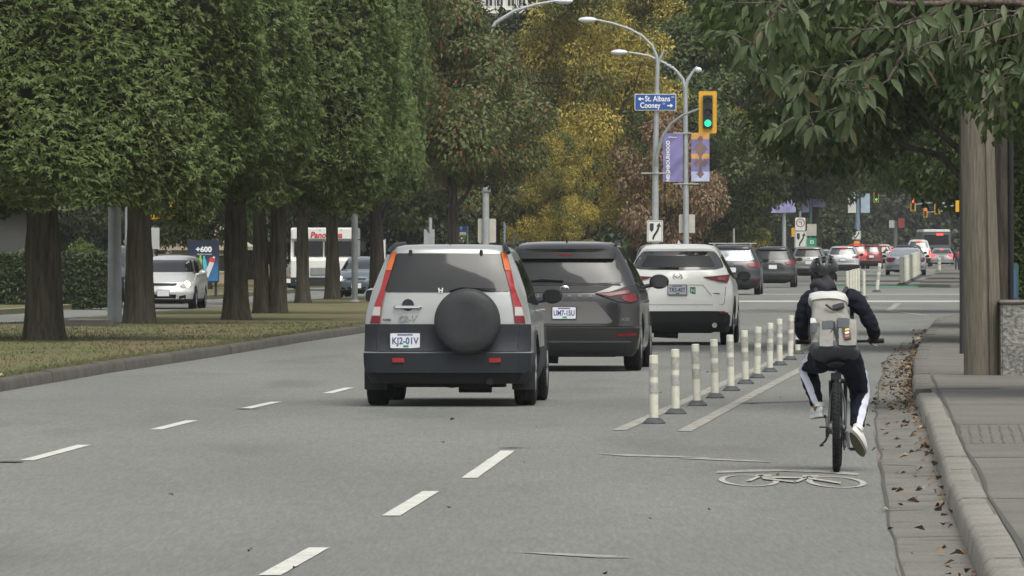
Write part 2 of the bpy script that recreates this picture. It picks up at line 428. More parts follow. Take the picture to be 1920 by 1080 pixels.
crack([G(1380, 757), G(1560, 752), G(1640, 757)], w=0.16, seed=2)
crack([(2.33, 48.8), (2.75, 49.0)], w=0.08, seed=3); crack([(2.8, 59.0), (3.2, 58.6)], w=0.10, seed=4)
crack([G(1650, 765), G(1705, 768)], w=0.14, seed=5)
crack([G(0, 868), G(30, 866)], w=0.35, seed=7); crack([G(440, 768), G(478, 767)], w=0.3, seed=8); crack([G(945, 841), G(975, 840)], w=0.2, seed=9)

# painted markings, each a thin sheet on the road
def stripe(pix, m, name='lane_line', z=0.005, parent=road):
    bm = bmesh.new(); vs = [bm.verts.new((*G(px, py), z)) for px, py in pix]; bm.faces.new(vs)
    return finish(bm, name, m, parent, smooth=0)
def dash(a, b, w=0.115):
    """dash from near pixel a to far pixel b on its centreline"""
    A, B = Vector(G(*a)), Vector(G(*b)); t = (B - A).normalized(); nn = Vector((t.y, -t.x)) * w / 2
    bm = bmesh.new(); n = 8; prev = None; rg = random.Random(a[0])
    for i in range(n + 1):
        p = A.lerp(B, i / n); j = rg.uniform(-.002, .002)
        cur = (bm.verts.new((p.x - nn.x + j, p.y - nn.y, .005)), bm.verts.new((p.x + nn.x + j, p.y + nn.y, .005)))
        if prev: bm.faces.new((prev[0], prev[1], cur[1], cur[0]))
        prev = cur
    finish(bm, 'lane_line', M_paint, road, smooth=0)
for a, b in (((50, 864), (158, 835)), ((292, 806), (360, 789)), ((458, 767), (518, 754)), ((614, 738), (655, 727.5)),
             ((505, 1080), (598, 1028)), ((733, 968), (808, 922)), ((880, 897), (952, 846)), ((380, 1152), (480, 1094))): dash(a, b)
def longline(tab, w, m, name, z=0.005, fade=None):
    bm = bmesh.new(); prev = None; rg = random.Random(5)
    d = tab[0][0]
    while d <= tab[-1][0]:
        x = ipl(tab, d); ww = w * (1 + rg.uniform(-.06, .06)) / 2
        cur = (bm.verts.new((x - ww, d, z)), bm.verts.new((x + ww, d, z)))
        if prev: bm.faces.new((prev[0], prev[1], cur[1], cur[0]))
        prev = cur; d += 1.0
    return finish(bm, name, m, road, smooth=0)
longline([(70.0, 0.97), (78, 1.53), (100, 3.0), (118, 4.25), (140, 5.7)], 0.13, M_paint_worn, 'bike_lane_line')
longline([(69.6, 1.55), (86, 2.66), (100.6, 3.66), (118, 4.85), (140, 6.2)], 0.13, M_paint_worn, 'bike_lane_line')
stripe([(1115, 851), (1180, 853), (1260, 855.5), (1330, 859), (1330, 860.5), (1255, 858), (1170, 856)], M_paint_worn, 'scraped_line')
stripe([(1275, 858), (1420, 864), (1450, 868), (1280, 861)], M_paint_worn, 'scraped_line')
stripe([(960, 1036), (1060, 1039), (1150, 1043), (1190, 1047), (1120, 1047), (1030, 1041)], M_paint_worn, 'scraped_line')
# cyclist symbol, lying across the lane
def ring(c, rx, ry, w, name):
    bm = bmesh.new(); prev = None; first = None
    for k in range(37):
        a = k / 36 * 2 * PI
        cur = (bm.verts.new((c[0] + rx * math.cos(a), c[1] + ry * math.sin(a), .006)), bm.verts.new((c[0] + (rx - w) * math.cos(a), c[1] + (ry - w * 2.0) * math.sin(a), .006)))
        if prev: bm.faces.new((prev[0], prev[1], cur[1], cur[0]))
        prev = cur
    return bm
sy = bmesh.new()
for cpx, cpy, wpx in ((1404, 902, 112), (1568, 905, 110)):
    c = G(cpx, cpy); s = F / c[1]; rx = wpx / 2 / s; ry = (G(cpx, cpy - 10.5)[1] - G(cpx, cpy + 10.5)[1]) / 2; merge(sy, ring(c, rx, ry, 0.046, 'r'))
def bar(p, q, hpx=2.2):
    A, B = G(*p), G(*q)
    a = [G(p[0], p[1] - hpx), G(q[0], q[1] - hpx), G(q[0], q[1] + hpx), G(p[0], p[1] + hpx)]
    if abs(p[0] - q[0]) < 40 and abs(p[1] - q[1]) > 6: a = [G(p[0] - 5, p[1]), G(q[0] - 5, q[1]), G(q[0] + 5, q[1]), G(p[0] + 5, p[1])]
    sy.faces.new([sy.verts.new((x, y, .010)) for x, y in a])
bar((1404, 904), (1428, 893), 1.8); bar((1418, 893.5), (1446, 893.5), 1.5); bar((1428, 897), (1510, 898), 1.2); bar((1430, 899), (1492, 906), 1.3)
bar((1492, 906), (1518, 895), 2); bar((1505, 895), (1535, 895), 1.4); bar((1512, 898), (1576, 908), 1.4)
finish(sy, 'bicycle_symbol', surf_mat('symbol_paint', (0.30, 0.295, 0.26), (0.38, 0.37, 0.33), big=(4, 0.4), fine=(70, 0.3), c3=(0.2, 0.2, 0.18), mid=(8, 0.53)), road, smooth=0)
stripe([(1343, 888), (1345, 884), (1420, 881), (1490, 880), (1560, 882), (1612, 889), (1608, 892), (1540, 887), (1470, 884.5), (1400, 886)], M_paint_worn, 'symbol_roof')
# crossing lines and markings at the junction
def cross_line(px0, px1, py, w, m, name='crosswalk_line'):
    d = dist(py); bm = bmesh.new(); n = 6; x0, x1 = X(px0, d), X(px1, d); prev = None
    for i in range(n + 1):
        x = x0 + (x1 - x0) * i / n
        cur = (bm.verts.new((x, d, .005)), bm.verts.new((x, d + w, .005)))
        if prev: bm.faces.new((prev[0], prev[1], cur[1], cur[0]))
        prev = cur
    finish(bm, name, m, road, smooth=0)
cross_line(1380, 1905, 566, 4, M_paint); cross_line(1400, 1905, 553, 5, M_paint_worn)
cross_line(1380, 1800, 592, 0.5, M_paint_worn); cross_line(1560, 1850, 540, 12, M_green, 'green_crossing')
stripe([(1660, 583), (1678, 569), (1690, 569), (1672, 583), (1740, 591), (1738, 593)], M_paint_worn, 'turn_line')

# median island, opposite verge, far islands and pavements
M_R = [(55, -8.3), (88, -5.83), (99.9, -5.30), (114.6, -4.43), (131, -3.62), (145, -2.8), (170, -1.3), (200, 0.4), (224, 1.8)]
M_L = [(55, -15.5), (100, -13), (151, -10), (185, -7.5), (204, -6.2), (218, -5.3), (224, -4.9)]
med = sheet('median_lawn', [(d, x + 0.18) for d, x in M_L], [(d, x - 0.14) for d, x in M_R], 0.135, M_turf, nx=10, step=2, zj=0.03); tag(med, kind='structure')
bm = bmesh.new(); a = [bm.verts.new(p) for p in ((-4.9, 224, .13), (1.8, 224, .13), (1.0, 227, .13), (-1.6, 228.5, .13), (-4.2, 227, .13))]; bm.faces.new(a)
finish(bm, 'lawn_nose', M_turf, med, smooth=0)
kerb_run('kerb', M_R, -1, M_kerbd, h=0.14, w=0.15, seed=5); kerb_run('kerb', M_L, +1, M_kerbd, h=0.13, w=0.18, seed=6)
kerb_run('kerb', [(224, 1.8), (227, 1.0), (228.5, -1.6), (227, -4.2), (224.2, -4.9)], -1, M_kerbd, h=0.14, w=0.15, seed=7, block=1.2)
OV = [(55, -19.6), (100, -16.9), (230, -9.1), (262, -7.3)]
slab('verge', [(x, d) for d, x in OV] + [(-9.5, 266), (-14, 268), (-150, 268), (-150, 55)], 0.13, M_turf)
kerb_run('kerb', OV, -1, M_kerb, h=0.135, w=0.15, seed=8)
slab('verge', [(-150, 292), (1, 292), (3.4, 296), (6.2, 345), (34, 880), (-150, 880)], 0.13, M_turf)
slab('pavement', [(15.4, 293), (16.5, 291), (160, 291), (160, 900), (52.5, 900), (17.5, 328)], 0.13, M_side)
slab('median_island', [(3.9, 246), (4.4, 243), (5.0, 246), (9.3, 316), (9, 320), (8.3, 317)], 0.14, M_kerb)
slab('median_island', [(11.8, 372), (12.4, 368), (13, 372), (38, 780), (36.5, 780)], 0.14, M_turf)
# pavement joints and paver band on the right footway
def score(px0, px1, py0, py1=None, w=0.03):
    d0 = F * (HC - .15) / (py0 - HY); d1 = F * (HC - .15) / ((py1 or py0) - HY)
    crack([(X(px0, d0), d0), (X(px1, d1), d1)], w=w, z=0.156, name='pavement_joint', m=mat('joint_fill', (.092, .087, .076), .95), seed=int(px0 + py0), jit=0.006, parent=bpy.data.objects['sidewalk'])
score(1785, 1925, 796, w=.09); score(1790, 1925, 832, w=.09); score(1800, 1925, 858, w=.10); score(1740, 1880, 729, 728, .3); score(1830, 1925, 935, w=.08); score(1880, 1925, 1010, w=.08)
for k in range(8): score(1797 + k * 19, 1803 + k * 20, 798, 831, .010)
score(1760, 1800, 668, w=.2); score(1770, 1800, 640, w=.2)
crack([(ipl(K_right, d) + 0.23, d) for d in (30, 45, 60, 75, 90)], w=0.03, z=0.158, name='pavement_joint', seed=31, parent=bpy.data.objects['sidewalk'], jit=.008, stp=2.5)

# ------------------------------------------------------------------ grass blades and fallen leaves
def blades(name, n, fx, m, h=0.05, seed=0, parent=None):
    rg = np.random.default_rng(seed); P = fx(rg, n); n = len(P)
    T = unit(np.stack([rg.normal(0, .35, n), rg.normal(0, .35, n), np.ones(n)], 1)); N = unit(np.stack([rg.normal(size=n) * .3, -1 + rg.normal(size=n) * .3, 1 + rg.normal(size=n) * .2], 1))
    V, Q = leaf_arrays(P, T, N, h * rg.uniform(.5, 1.3, n), 0.014 * rg.uniform(.7, 1.3, n) * (P[:, 1] / 90), 0.2)
    return raw_mesh(name, V, Q, m, parent)
M_grass = leaf_mat('grass_blade', [(0, (.085, .098, .036)), (.5, (.105, .108, .044)), (1, (.13, .115, .055))], tl=0.4)
def med_pts(rg, n):
    d = 60 + (150 - 60) * rg.random(n) ** 1.3; a = np.interp(d, [t[0] for t in M_L], [t[1] for t in M_L]) + .2; b = np.interp(d, [t[0] for t in M_R], [t[1] for t in M_R]) - .15
    u = rg.random(n); u = np.where(rg.random(n) < .2, 1 - rg.random(n) ** 3 * .04, u)
    return np.stack([a + (b - a) * u, d, np.full(n, .135)], 1)
tag(blades('grass', 30000, med_pts, M_grass, 0.045, 3), 'short green and brown grass on the median', 'grass', kind='stuff')
M_dead = leaf_mat('fallen_leaf', [(0, (.12, .075, .048)), (.3, (.16, .105, .068)), (.6, (.09, .062, .042)), (.88, (.22, .16, .095)), (1, (.34, .27, .16))], tl=0.1)
def scatter_leaves(name, P, L, seed, label):
    rg = np.random.default_rng(seed); n = len(P); T = unit(np.stack([rg.normal(size=n), rg.normal(size=n), rg.normal(0, .25, n)], 1)); N = unit(np.stack([rg.normal(0, .5, n), rg.normal(0, .5, n), np.ones(n)], 1))
    V, Q = leaf_arrays(P, T, N, L * rg.uniform(.5, 1.4, n), L * .6 * rg.uniform(.6, 1.3, n), .35)
    o = raw_mesh(name, V, Q, M_dead); tag(o, label, 'leaves', kind='stuff'); return o
rg = np.random.default_rng(8)
d = rg.uniform(30, 150, 5200); d = d[rg.random(len(d)) < np.where((d > 76) & (d < 125), .42, np.where((d < 60), .10, .12))]
kx = np.interp(d, [t[0] for t in K_right], [t[1] for t in K_right]); sx = np.interp(d, [t[0] for t in SEAM], [t[1] for t in SEAM])
u = rg.random(len(d)) ** 4.2; clump = (np.sin(d * 1.7) + np.sin(d * 0.63 + 1) > -0.6) | (rg.random(len(d)) < .25)
P = np.stack([kx - .02 - (kx - sx) * u * 1.0, d, .015 + rg.random(len(d)) * .03 * (1 - u)], 1)[clump]
scatter_leaves('gutter_leaves', P, .075, 1, 'brown dry leaves lying in the gutter along the right kerb')
P = np.concatenate([med_pts(rg, 150) + [0, 0, .02]]); scatter_leaves('lawn_leaves', P, .085, 2, 'pale fallen leaves scattered on the median lawn')
n = 34; d = rg.uniform(32, 110, n); P = np.stack([rg.uniform(-4, 3.2, n) + .05 * (d - 50), d, np.full(n, .012)], 1)
scatter_leaves('road_leaves', P[P[:, 0] < np.interp(P[:, 1], [t[0] for t in K_right], [t[1] for t in K_right])], .055, 3, 'few scattered leaves and grit on the grey asphalt')

# ------------------------------------------------------------------ vegetation
B_cedar = bark_mat('cedar_bark', (0.040, 0.036, 0.026), (0.120, 0.108, 0.080))
B_dark = bark_mat('dark_bark', (0.030, 0.026, 0.022), (0.09, 0.078, 0.064))
L_cedar = leaf_mat('cedar_spray', [(0, (.082, .118, .034)), (.35, (.108, .155, .045)), (.75, (.138, .188, .058)), (1, (.165, .212, .076))],
                   [(0, (.07, .075, .025)), (.5, (.105, .115, .040)), (1, (.14, .13, .06))], clump=0.9, amount=0.60, tl=0.34)
L_core = mat('twig_shade_core', (0.030, 0.028, 0.016), 0.95, noise=(6, .4))  # brown of the twigs; on solid cores a dark fill for shaded interiors
def cedar_crown_arrays(seed, Rr=2.75, H=8.5):
    rg = np.random.default_rng(seed); n = 36000
    prof_z = np.array([0, .08, .35, .8, 1]) * H; prof_r = np.array([.84, .98, 1.0, .96, .55])
    def rad(z, a):
        bump = 1 + .05 * np.sin(3 * a + seed + z * .7) + .035 * np.sin(7 * a + z * 1.9 + seed * 2) + .02 * np.sin(13 * a - z * 3.1)
        return Rr * np.interp(z, prof_z, prof_r) * bump
    z = rg.random(n) ** 1.15 * H; a = rg.uniform(0, 2 * PI, n); r = rad(z, a) * (1 + rg.normal(0, .022, n))
    lowcut = .30 * np.sin(2 * a + seed) + .18 * np.sin(5 * a + seed * 3)
    z = z + np.maximum(0, 1 - z / 2.0) * lowcut
    C = np.stack([r * np.cos(a), r * np.sin(a), z], 1); O = np.stack([np.cos(a), np.sin(a), np.full(n, .10)], 1)
    # underside, arching up towards the trunk
    m = 1700; a2 = rg.uniform(0, 2 * PI, m); q = .35 + .6 * np.sqrt(rg.random(m)); zz = (.30 * np.sin(2 * a2 + seed) + .18 * np.sin(5 * a2 + seed * 3)) * q + (1 - q) * 1.1
    C2 = np.stack([Rr * .84 * q * np.cos(a2), Rr * .84 * q * np.sin(a2), zz], 1); O2 = np.stack([np.cos(a2) * .4, np.sin(a2) * .4, np.full(m, -.8)], 1)
    C = np.concatenate([C, C2]); O = unit(np.concatenate([O, O2])); n = len(C); k = 5
    # each spray: a fan of leaflets curving outward
    ax = unit(O * .75 + rand_dir(rg, n) * .62 + np.array([0, 0, .12])); nn = unit(rand_dir(rg, n) * .55 + np.array([0, 0, .50]) + O * .75)
    side = unit(np.cross(ax, nn)); Ps, Ts, Ns = [], [], []
    for j in range(k):
        t = (j / (k - 1) - .5) * 2; ang = t * .95 + rg.normal(0, .12, n)
        T = ax * np.cos(ang)[:, None] + side * np.sin(ang)[:, None]; Ps.append(C + side * (t * .028) + ax * (.02 * (1 - abs(t)))); Ts.append(T); Ns.append(nn)
    P, T, N = map(np.concatenate, (Ps, Ts, Ns)); m_ = len(P)
    return leaf_arrays(P, T, N, .082 * rg.uniform(.6, 1.4, m_), .033 * rg.uniform(.8, 1.3, m_), .35)
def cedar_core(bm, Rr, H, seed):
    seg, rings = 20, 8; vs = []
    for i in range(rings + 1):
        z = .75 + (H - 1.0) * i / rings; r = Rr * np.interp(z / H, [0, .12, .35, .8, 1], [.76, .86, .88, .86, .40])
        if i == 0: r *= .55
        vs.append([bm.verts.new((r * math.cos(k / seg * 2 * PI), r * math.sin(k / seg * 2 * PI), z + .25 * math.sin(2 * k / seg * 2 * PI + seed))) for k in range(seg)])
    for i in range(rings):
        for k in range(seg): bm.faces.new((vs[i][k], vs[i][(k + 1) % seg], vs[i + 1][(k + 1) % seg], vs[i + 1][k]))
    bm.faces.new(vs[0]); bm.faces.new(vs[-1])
crown_me = []
for sdd in (1, 2):
    V, Q = cedar_crown_arrays(sdd); bm = bmesh.new(); cedar_core(bm, 2.75, 8.5, sdd); nv = len(bm.verts); bm.verts.index_update()
    cv = np.array([v.co[:] for v in bm.verts]); cf = np.array([[v.index for v in f.verts] for f in bm.faces if len(f.verts) == 4]); bm.free()
    # twigs under the crown
    tw = np.random.default_rng(sdd + 50); n = 900; a = tw.uniform(0, 2 * PI, n); q = .2 + .75 * tw.random(n)
    P = np.stack([2.1 * q * np.cos(a), 2.1 * q * np.sin(a), .55 + (1 - q) * 1.0 + tw.normal(0, .12, n)], 1); T = unit(np.stack([np.cos(a), np.sin(a), tw.normal(-.1, .5, n)], 1) + rand_dir(tw, n) * .5)
    Vt, Qt = leaf_arrays(P, T, rand_dir(tw, n), tw.uniform(.25, .6, n), np.full(n, .02), .2)
    VV = np.concatenate([V, cv, Vt]); QQ = np.concatenate([Q, cf + len(V), Qt + len(V) + len(cv)]); mi = np.concatenate([np.zeros(len(Q)), np.ones(len(cf) + len(Qt))])
    o = raw_mesh('crown', VV, QQ, [L_cedar, L_core], None, mi); crown_me.append(o.data); bpy.data.objects.remove(o)
cedars = [  # px, base py, trunk radius, crown scale, crown bottom height, lean, label
    (80, 655, .30, 1.06, 2.15, (.0, 0), 'clipped cedar nearest on the median, with the thickest knobbly trunk'),
    (262, 622, .27, 1.0, 2.75, (-.01, 0), 'clipped cedar whose trunk stands beside the grey lamp post foot'),
    (441, 614, .25, .98, 2.5, (.0, 0), 'clipped cedar with a single straight trunk between the drinks poster and the twin trunk'),
    (505, 601, .25, .92, 2.6, (.0, 0), 'clipped cedar with a twin trunk forking near the ground'),
    (568, 579, .17, .86, 2.8, (-.01, 0), 'slim clipped cedar in front of the white step van'),
    (623, 572, .19, .82, 2.8, (.0, 0), 'clipped cedar between the white step van and the grey sedan'),
    (-270, 648, .30, 1.0, 2.5, (.0, 0), 'clipped cedar at the left border, only its crown in view'),
]
for i, (px, py, tr, cs, cb, ln, lab) in enumerate(cedars):
    x, d = G(px, py); root = empty('cedar_tree', (x, d, .13)); tag(root, lab, 'tree', 'clipped cedars in a row on the median')
    if i == 3:
        s_ = d / F; t1 = trunk_obj('trunk', 3.6, tr * .78, tr * .60, B_cedar, root, 40, 1.35, (.0, 0)); t1.location.x = 17 * s_
        t2 = trunk_obj('trunk', 3.6, tr * .70, tr * .50, B_cedar, root, 41, 1.35, (-.045, 0)); t2.location.x = -12 * s_
    else:
        lim = [((0, 0, 2.2), (math.cos(k * 1.3 + i) * 1.5, math.sin(k * 1.3 + i) * 1.5, 3.5 + .2 * k), .09, .03) for k in range(5)]
        trunk_obj('trunk', 3.6, tr, tr * .72, B_cedar, root, 30 + i, 1.35 if i else 1.3, ln, limbs=lim)
    c = link('crown', crown_me[i % 2], None, root); c.location = (0, 0, cb - .13 + .22); c.rotation_euler = (0, 0, i * 1.9 + .5); c.scale = (cs * 1.12, cs * 1.12, 1.0 if d < 180 else 1.15)

def make_tree_mesh(kind, seed):
    rg = np.random.default_rng(seed)
    spec = {  # H, r, base, clumps, leaf L, W, density, droop
        'maple': (10.2, 3.7, 3.1, 52, .16, .09, 105, .9), 'locust': (12.5, 3.9, 2.4, 56, .17, .075, 85, .5), 'maplehigh': (10.2, 2.9, 4.3, 46, .16, .09, 105, .9), 'small': (6.3, 2.7, 1.5, 30, .19, .08, 70, .9),
        'broad': (13.5, 5.2, 2.9, 60, .26, .15, 42, .4), 'near': (9.5, 5.0, 2.7, 85, .16, .085, 95, .6), 'dark': (16, 4.6, .9, 62, .30, .15, 40, .3), 'bush': (2.2, 1.6, .1, 16, .14, .09, 80, .1)}[kind]
    H, r, b, n, L, W, dens, dr = spec; cl = []
    for i in range(n):
        z = b + (H - b) * (i + rg.random()) / n; t = (z - b) / (H - b)
        rr = r * (math.sin(PI * min(1, (t * .88 + .16))) ** .6 if kind != 'dark' else (1.02 - t * .75)); a = rg.uniform(0, 2 * PI); q = rr * (rg.random() ** .45) * .88
        cr = rg.uniform(.65, 1.15) * (r / 4) * (1.0 if kind != 'near' else .75); cl.append(((q * math.cos(a), q * math.sin(a), z), (cr, cr, cr * .72)))
    V, Q = clumpy_crown(rg, cl, dens, L, W, dr)
    lim = [((0, 0, b * .6 + .25 * k * b * .2), (c[0][0] * .9, c[0][1] * .9, c[0][2]), (.10 if kind != 'near' else .045) * r / 4, .02) for k, c in enumerate(cl[2::7])]
    return V, Q, lim, H, r, b
PAL = {
    'maple': leaf_mat('maple_leaf', [(0, (.072, .100, .032)), (.4, (.110, .145, .048)), (.78, (.155, .172, .065)), (.90, (.15, .105, .055)), (.97, (.19, .06, .04)), (1, (.22, .05, .035))],
                      [(0, (.14, .04, .03)), (.25, (.21, .04, .035)), (.45, (.11, .09, .04)), (1, (.08, .09, .035))], clump=0.8, amount=.62, tl=.3),
    'locust': leaf_mat('locust_leaf', [(0, (.20, .175, .035)), (.35, (.34, .27, .05)), (.7, (.45, .35, .07)), (1, (.52, .42, .12))],
                       [(0, (.07, .095, .03)), (.5, (.11, .13, .038)), (1, (.22, .19, .05))], clump=0.45, amount=.47, tl=.3),
    'maplehigh': MC['maple_leaf'] if 'maple_leaf' in MC else None, 'small': leaf_mat('dry_leaf', [(0, (.15, .095, .058)), (.4, (.22, .14, .085)), (.8, (.30, .20, .125)), (1, (.15, .14, .07))], tl=.25),
    'broad': leaf_mat('broad_leaf', [(0, (.050, .078, .026)), (.5, (.085, .118, .038)), (.9, (.115, .148, .050)), (1, (.14, .14, .05))],
                      [(0, (.06, .075, .02)), (.6, (.10, .105, .03)), (1, (.17, .13, .04))], clump=0.35, amount=.60, tl=.25),
    'near': leaf_mat('street_leaf', [(0, (.044, .072, .022)), (.5, (.075, .112, .034)), (1, (.115, .155, .052))], tl=.4),
    'dark': leaf_mat('dark_leaf', [(0, (.026, .042, .017)), (.5, (.044, .066, .026)), (1, (.070, .092, .038))], [(0, (.03, .045, .015)), (1, (.08, .09, .03))], clump=.3, amount=.56, tl=.2),
    'bush': leaf_mat('bush_leaf', [(0, (.10, .15, .03)), (1, (.17, .22, .06))], tl=.3)}
PAL['maplehigh'] = MC['maple_leaf']; TREE = {}
def tree(kind, px, d, s, rz, label, trunk_r=.22, variant=0, group=None, zs=1.0, name=None):
    key = (kind, variant)
    if key not in TREE:
        V, Q, lim, H, r, b = make_tree_mesh(kind, hash(kind) % 97 if False else (sum(map(ord, kind)) + 13 * variant)); TREE[key] = [None, None, (V, Q, lim, H, r, b)]
    root = empty(name or {'maple': 'maple_tree', 'maplehigh': 'maple_tree', 'locust': 'locust_tree', 'small': 'small_tree', 'bush': 'shrub'}.get(kind, 'street_tree'), (X(px, d), d, .1), rz)
    root.scale = (s, s, s * zs); tag(root, label, 'tree' if kind != 'bush' else 'shrub', group)
    T = TREE[key]
    if T[0] is None:
        V, Q, lim, H, r, b = T[2]
        t = trunk_obj('trunk', H * .62, trunk_r, trunk_r * .3, B_dark, root, variant + 3, 1.4, seg=12, rings=12, limbs=lim) if kind != 'bush' else trunk_obj('stem', 1.2, .05, .02, B_dark, root, 1, seg=6, rings=4)
        c = raw_mesh('crown', V, Q, PAL[kind], root); T[0], T[1] = t.data, c.data
    else:
        link('trunk' if kind != 'bush' else 'stem', T[0], None, root); link('crown', T[1], None, root)
    return root
GB = 'street trees along the avenue'
tree('maple', 706, 214, 1.02, 0, 'green maple turning red whose brown trunk stands left of the silver car', .22)
tree('maplehigh', 850, 226, 1.0, 1.4, 'maple with reddish leaves behind the silver car and the tall grey pole', variant=1, zs=.84)
tree('maple', 930, 300, .88, 3.0, 'smaller thin maple between the red and the yellow trees')
tree('locust', 1098, 300, 1.0, 0, 'bright yellow autumn tree left of the street lamp', .2)
tree('locust', 1185, 345, 1.1, 2.0, 'tall yellow tree directly behind the blue street name sign', variant=1)
tree('locust', 1010, 350, .62, 4.0, 'low golden tree behind the dark grey minivan')
tree('locust', 1366, 345, .60, 1.0, 'small yellow green tree just right of the near traffic signal', variant=1)
tree('broad', 1300, 338, .82, 2.2, 'mid green tree behind the traffic signal and the painted banner', variant=1)
tree('locust', 1050, 292, .46, 1.0, 'low olive and gold tree under the yellow crown, above the minivan', variant=1)
tree('near', 1895, 122, 1.22, 3.0, 'large green street tree arching from the right over the bicycle lane').location.z = .3
tree('small', 1247, 297, 1.0, 0, 'low tree of dry brown leaves behind the purple banner', .12)
tree('dark', 1045, 372, 1.25, 0, 'dark evergreen rising between the red and the yellow trees', .3)
tree('dark', 1215, 440, 1.25, 2.1, 'dark evergreen behind the brown tree', group=None)
tree('broad', 1420, 396, 1.3, 0, 'broad green tree with a dark trunk above the black cars', .30).location.z = .6
tree('broad', 1530, 450, 1.0, 3.2, 'green tree behind the keep-right sign of the far median', variant=1).location.z = 1.9
tree('near', 2040, 142, 1.0, 0, 'dark leafy tree overhanging the footway behind the wooden pole', .2)
tree('near', 1930, 188, 1.12, 2.0, 'dark leafy tree beyond the wooden pole at the corner', variant=1)
tree('near', 2240, 78, .74, .7, 'dark leafy branches over the footway hiding the top of the wooden pole', .16).location.z = 1.05
tree('near', 1840, 306, 1.35, 4.0, 'dark green tree overhanging the far right lanes').location.z = .8
tree('near', 1880, 335, 1.75, 1.0, 'large dark green tree reaching over the far signals', variant=1).location.z = 1.4
rows = [(1905, 390, 'near', 1.8), (2010, 430, 'dark', 1.0), (2060, 370, 'dark', 1.1), (1530, 520, 'broad', 1.15), (1850, 520, 'broad', 1.5), (1840, 560, 'broad', 1.7), (1430, 560, 'dark', 1.3),
        (1480, 640, 'broad', 1.4), (1830, 660, 'broad', 1.9), (1975, 640, 'dark', 1.5), (1560, 700, 'dark', 1.2), (1840, 760, 'broad', 2.2)]
for i, (px, d, k, s) in enumerate(rows):
    t = tree(k, px, d, s, i * 1.3, '%s dark tree far down the avenue on its %s' % (['first', 'second', 'third', 'fourth', 'fifth', 'sixth', 'seventh', 'eighth', 'ninth', 'tenth', 'eleventh', 'last'][i], 'right' if px > 1700 else 'left'), variant=i % 2, group=GB)
    if k in ('near', 'broad') and s > 1.1: t.location.z = 1.8
left = [(-60, 285, 'broad', .9), (70, 262, 'dark', .55), (190, 300, 'dark', .7), (300, 318, 'broad', .9), (385, 262, 'broad', .62), (470, 330, 'dark', .8), (560, 340, 'dark', .9), (640, 330, 'broad', 1.0), (760, 335, 'dark', 1.0), (880, 372, 'dark', .78), (1180, 430, 'dark', 1.3)]
lab = ['tree behind the hedge at the left border', 'dark tree behind the hedge and the nearest cedar', 'dark tree behind the grey lamp post', 'green tree behind the white hatchback', 'light green round tree above the drinks poster', 'dark tree behind the twin trunked cedar',
       'dark tree behind the white step van', 'green tree behind the grey sedan', 'dark tree behind the red maple', 'dark tree below the white tower', 'dark tree behind the yellow ones']
for i, (px, d, k, s) in enumerate(left): tree(k, px, d, s, i * 2.1, lab[i], variant=i % 2)
# clipped hedge and bushes beyond the opposite lane
def hedge(name, x0, x1, d0, d1, h, label, m, seed, n=9000, L=.12):
    rg = np.random.default_rng(seed); u = rg.random(n); f = rg.random(n); ln = .06
    P = np.zeros((n, 3)); O = np.zeros((n, 3)); x = x0 + (x1 - x0) * u
    front = f < .62; top = ~front
    P[:, 0] = x; P[:, 1] = np.where(front, d0, d0 + (d1 - d0) * rg.random(n)) + (x - x0) * 1.2 * 0; P[:, 2] = np.where(front, .1 + rg.random(n) * h, h + .12)
    P += rg.normal(0, .05, (n, 3)); O[front] = (0, -1, .2); O[top] = (0, -.1, 1)
    T = unit(O + rand_dir(rg, n) * .8); V, Q = leaf_arrays(P, T, unit(O + rand_dir(rg, n) * .5), L * rg.uniform(.6, 1.4, n), L * .5 * rg.uniform(.7, 1.3, n), .3)
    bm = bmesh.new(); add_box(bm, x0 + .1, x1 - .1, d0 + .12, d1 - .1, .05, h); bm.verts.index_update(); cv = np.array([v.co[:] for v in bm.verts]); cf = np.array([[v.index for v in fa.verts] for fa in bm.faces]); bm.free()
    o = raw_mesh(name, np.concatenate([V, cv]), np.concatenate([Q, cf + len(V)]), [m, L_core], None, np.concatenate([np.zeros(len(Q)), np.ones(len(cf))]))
    tag(o, label, 'hedge'); return o
hedge('hedge', X(-60, 196), X(202, 196), 196, 198, 1.15, 'long dark clipped hedge beyond the opposite lane at left', PAL['dark'], 5, 15000)
for px in (68, 152): 
    t = tree('bush', px, 208, 1.0, px, 'bright green bush showing over the hedge %s the thick trunk' % ('left of' if px < 100 else 'right of'))
    t.scale = (.5, .5, .72)
    
hedge('hedge', X(1886, 118), X(2060, 118), 119, 121, 3.6, 'tall dark hedge at the right border behind the wooden pole', PAL['near'], 6, 22000, .11)
# far-off wood closing the avenue
rg = np.random.default_rng(77); cl = []
for i in range(430):
    x = rg.uniform(-80, 105) if i < 250 else rg.uniform(15, 70); z = rg.uniform(.5, 30) if i < 250 else rg.uniform(0, 14); cl.append(((x, 880 + rg.uniform(-14, 14), z), (4.2, 3.5, 3.2)))
V, Q = clumpy_crown(rg, cl, 6.5, .62, .48, .3, inner=.3)
tag(raw_mesh('far_wood', V, Q, PAL['dark']), 'far dark green wood closing the end of the avenue', 'wood', kind='stuff')

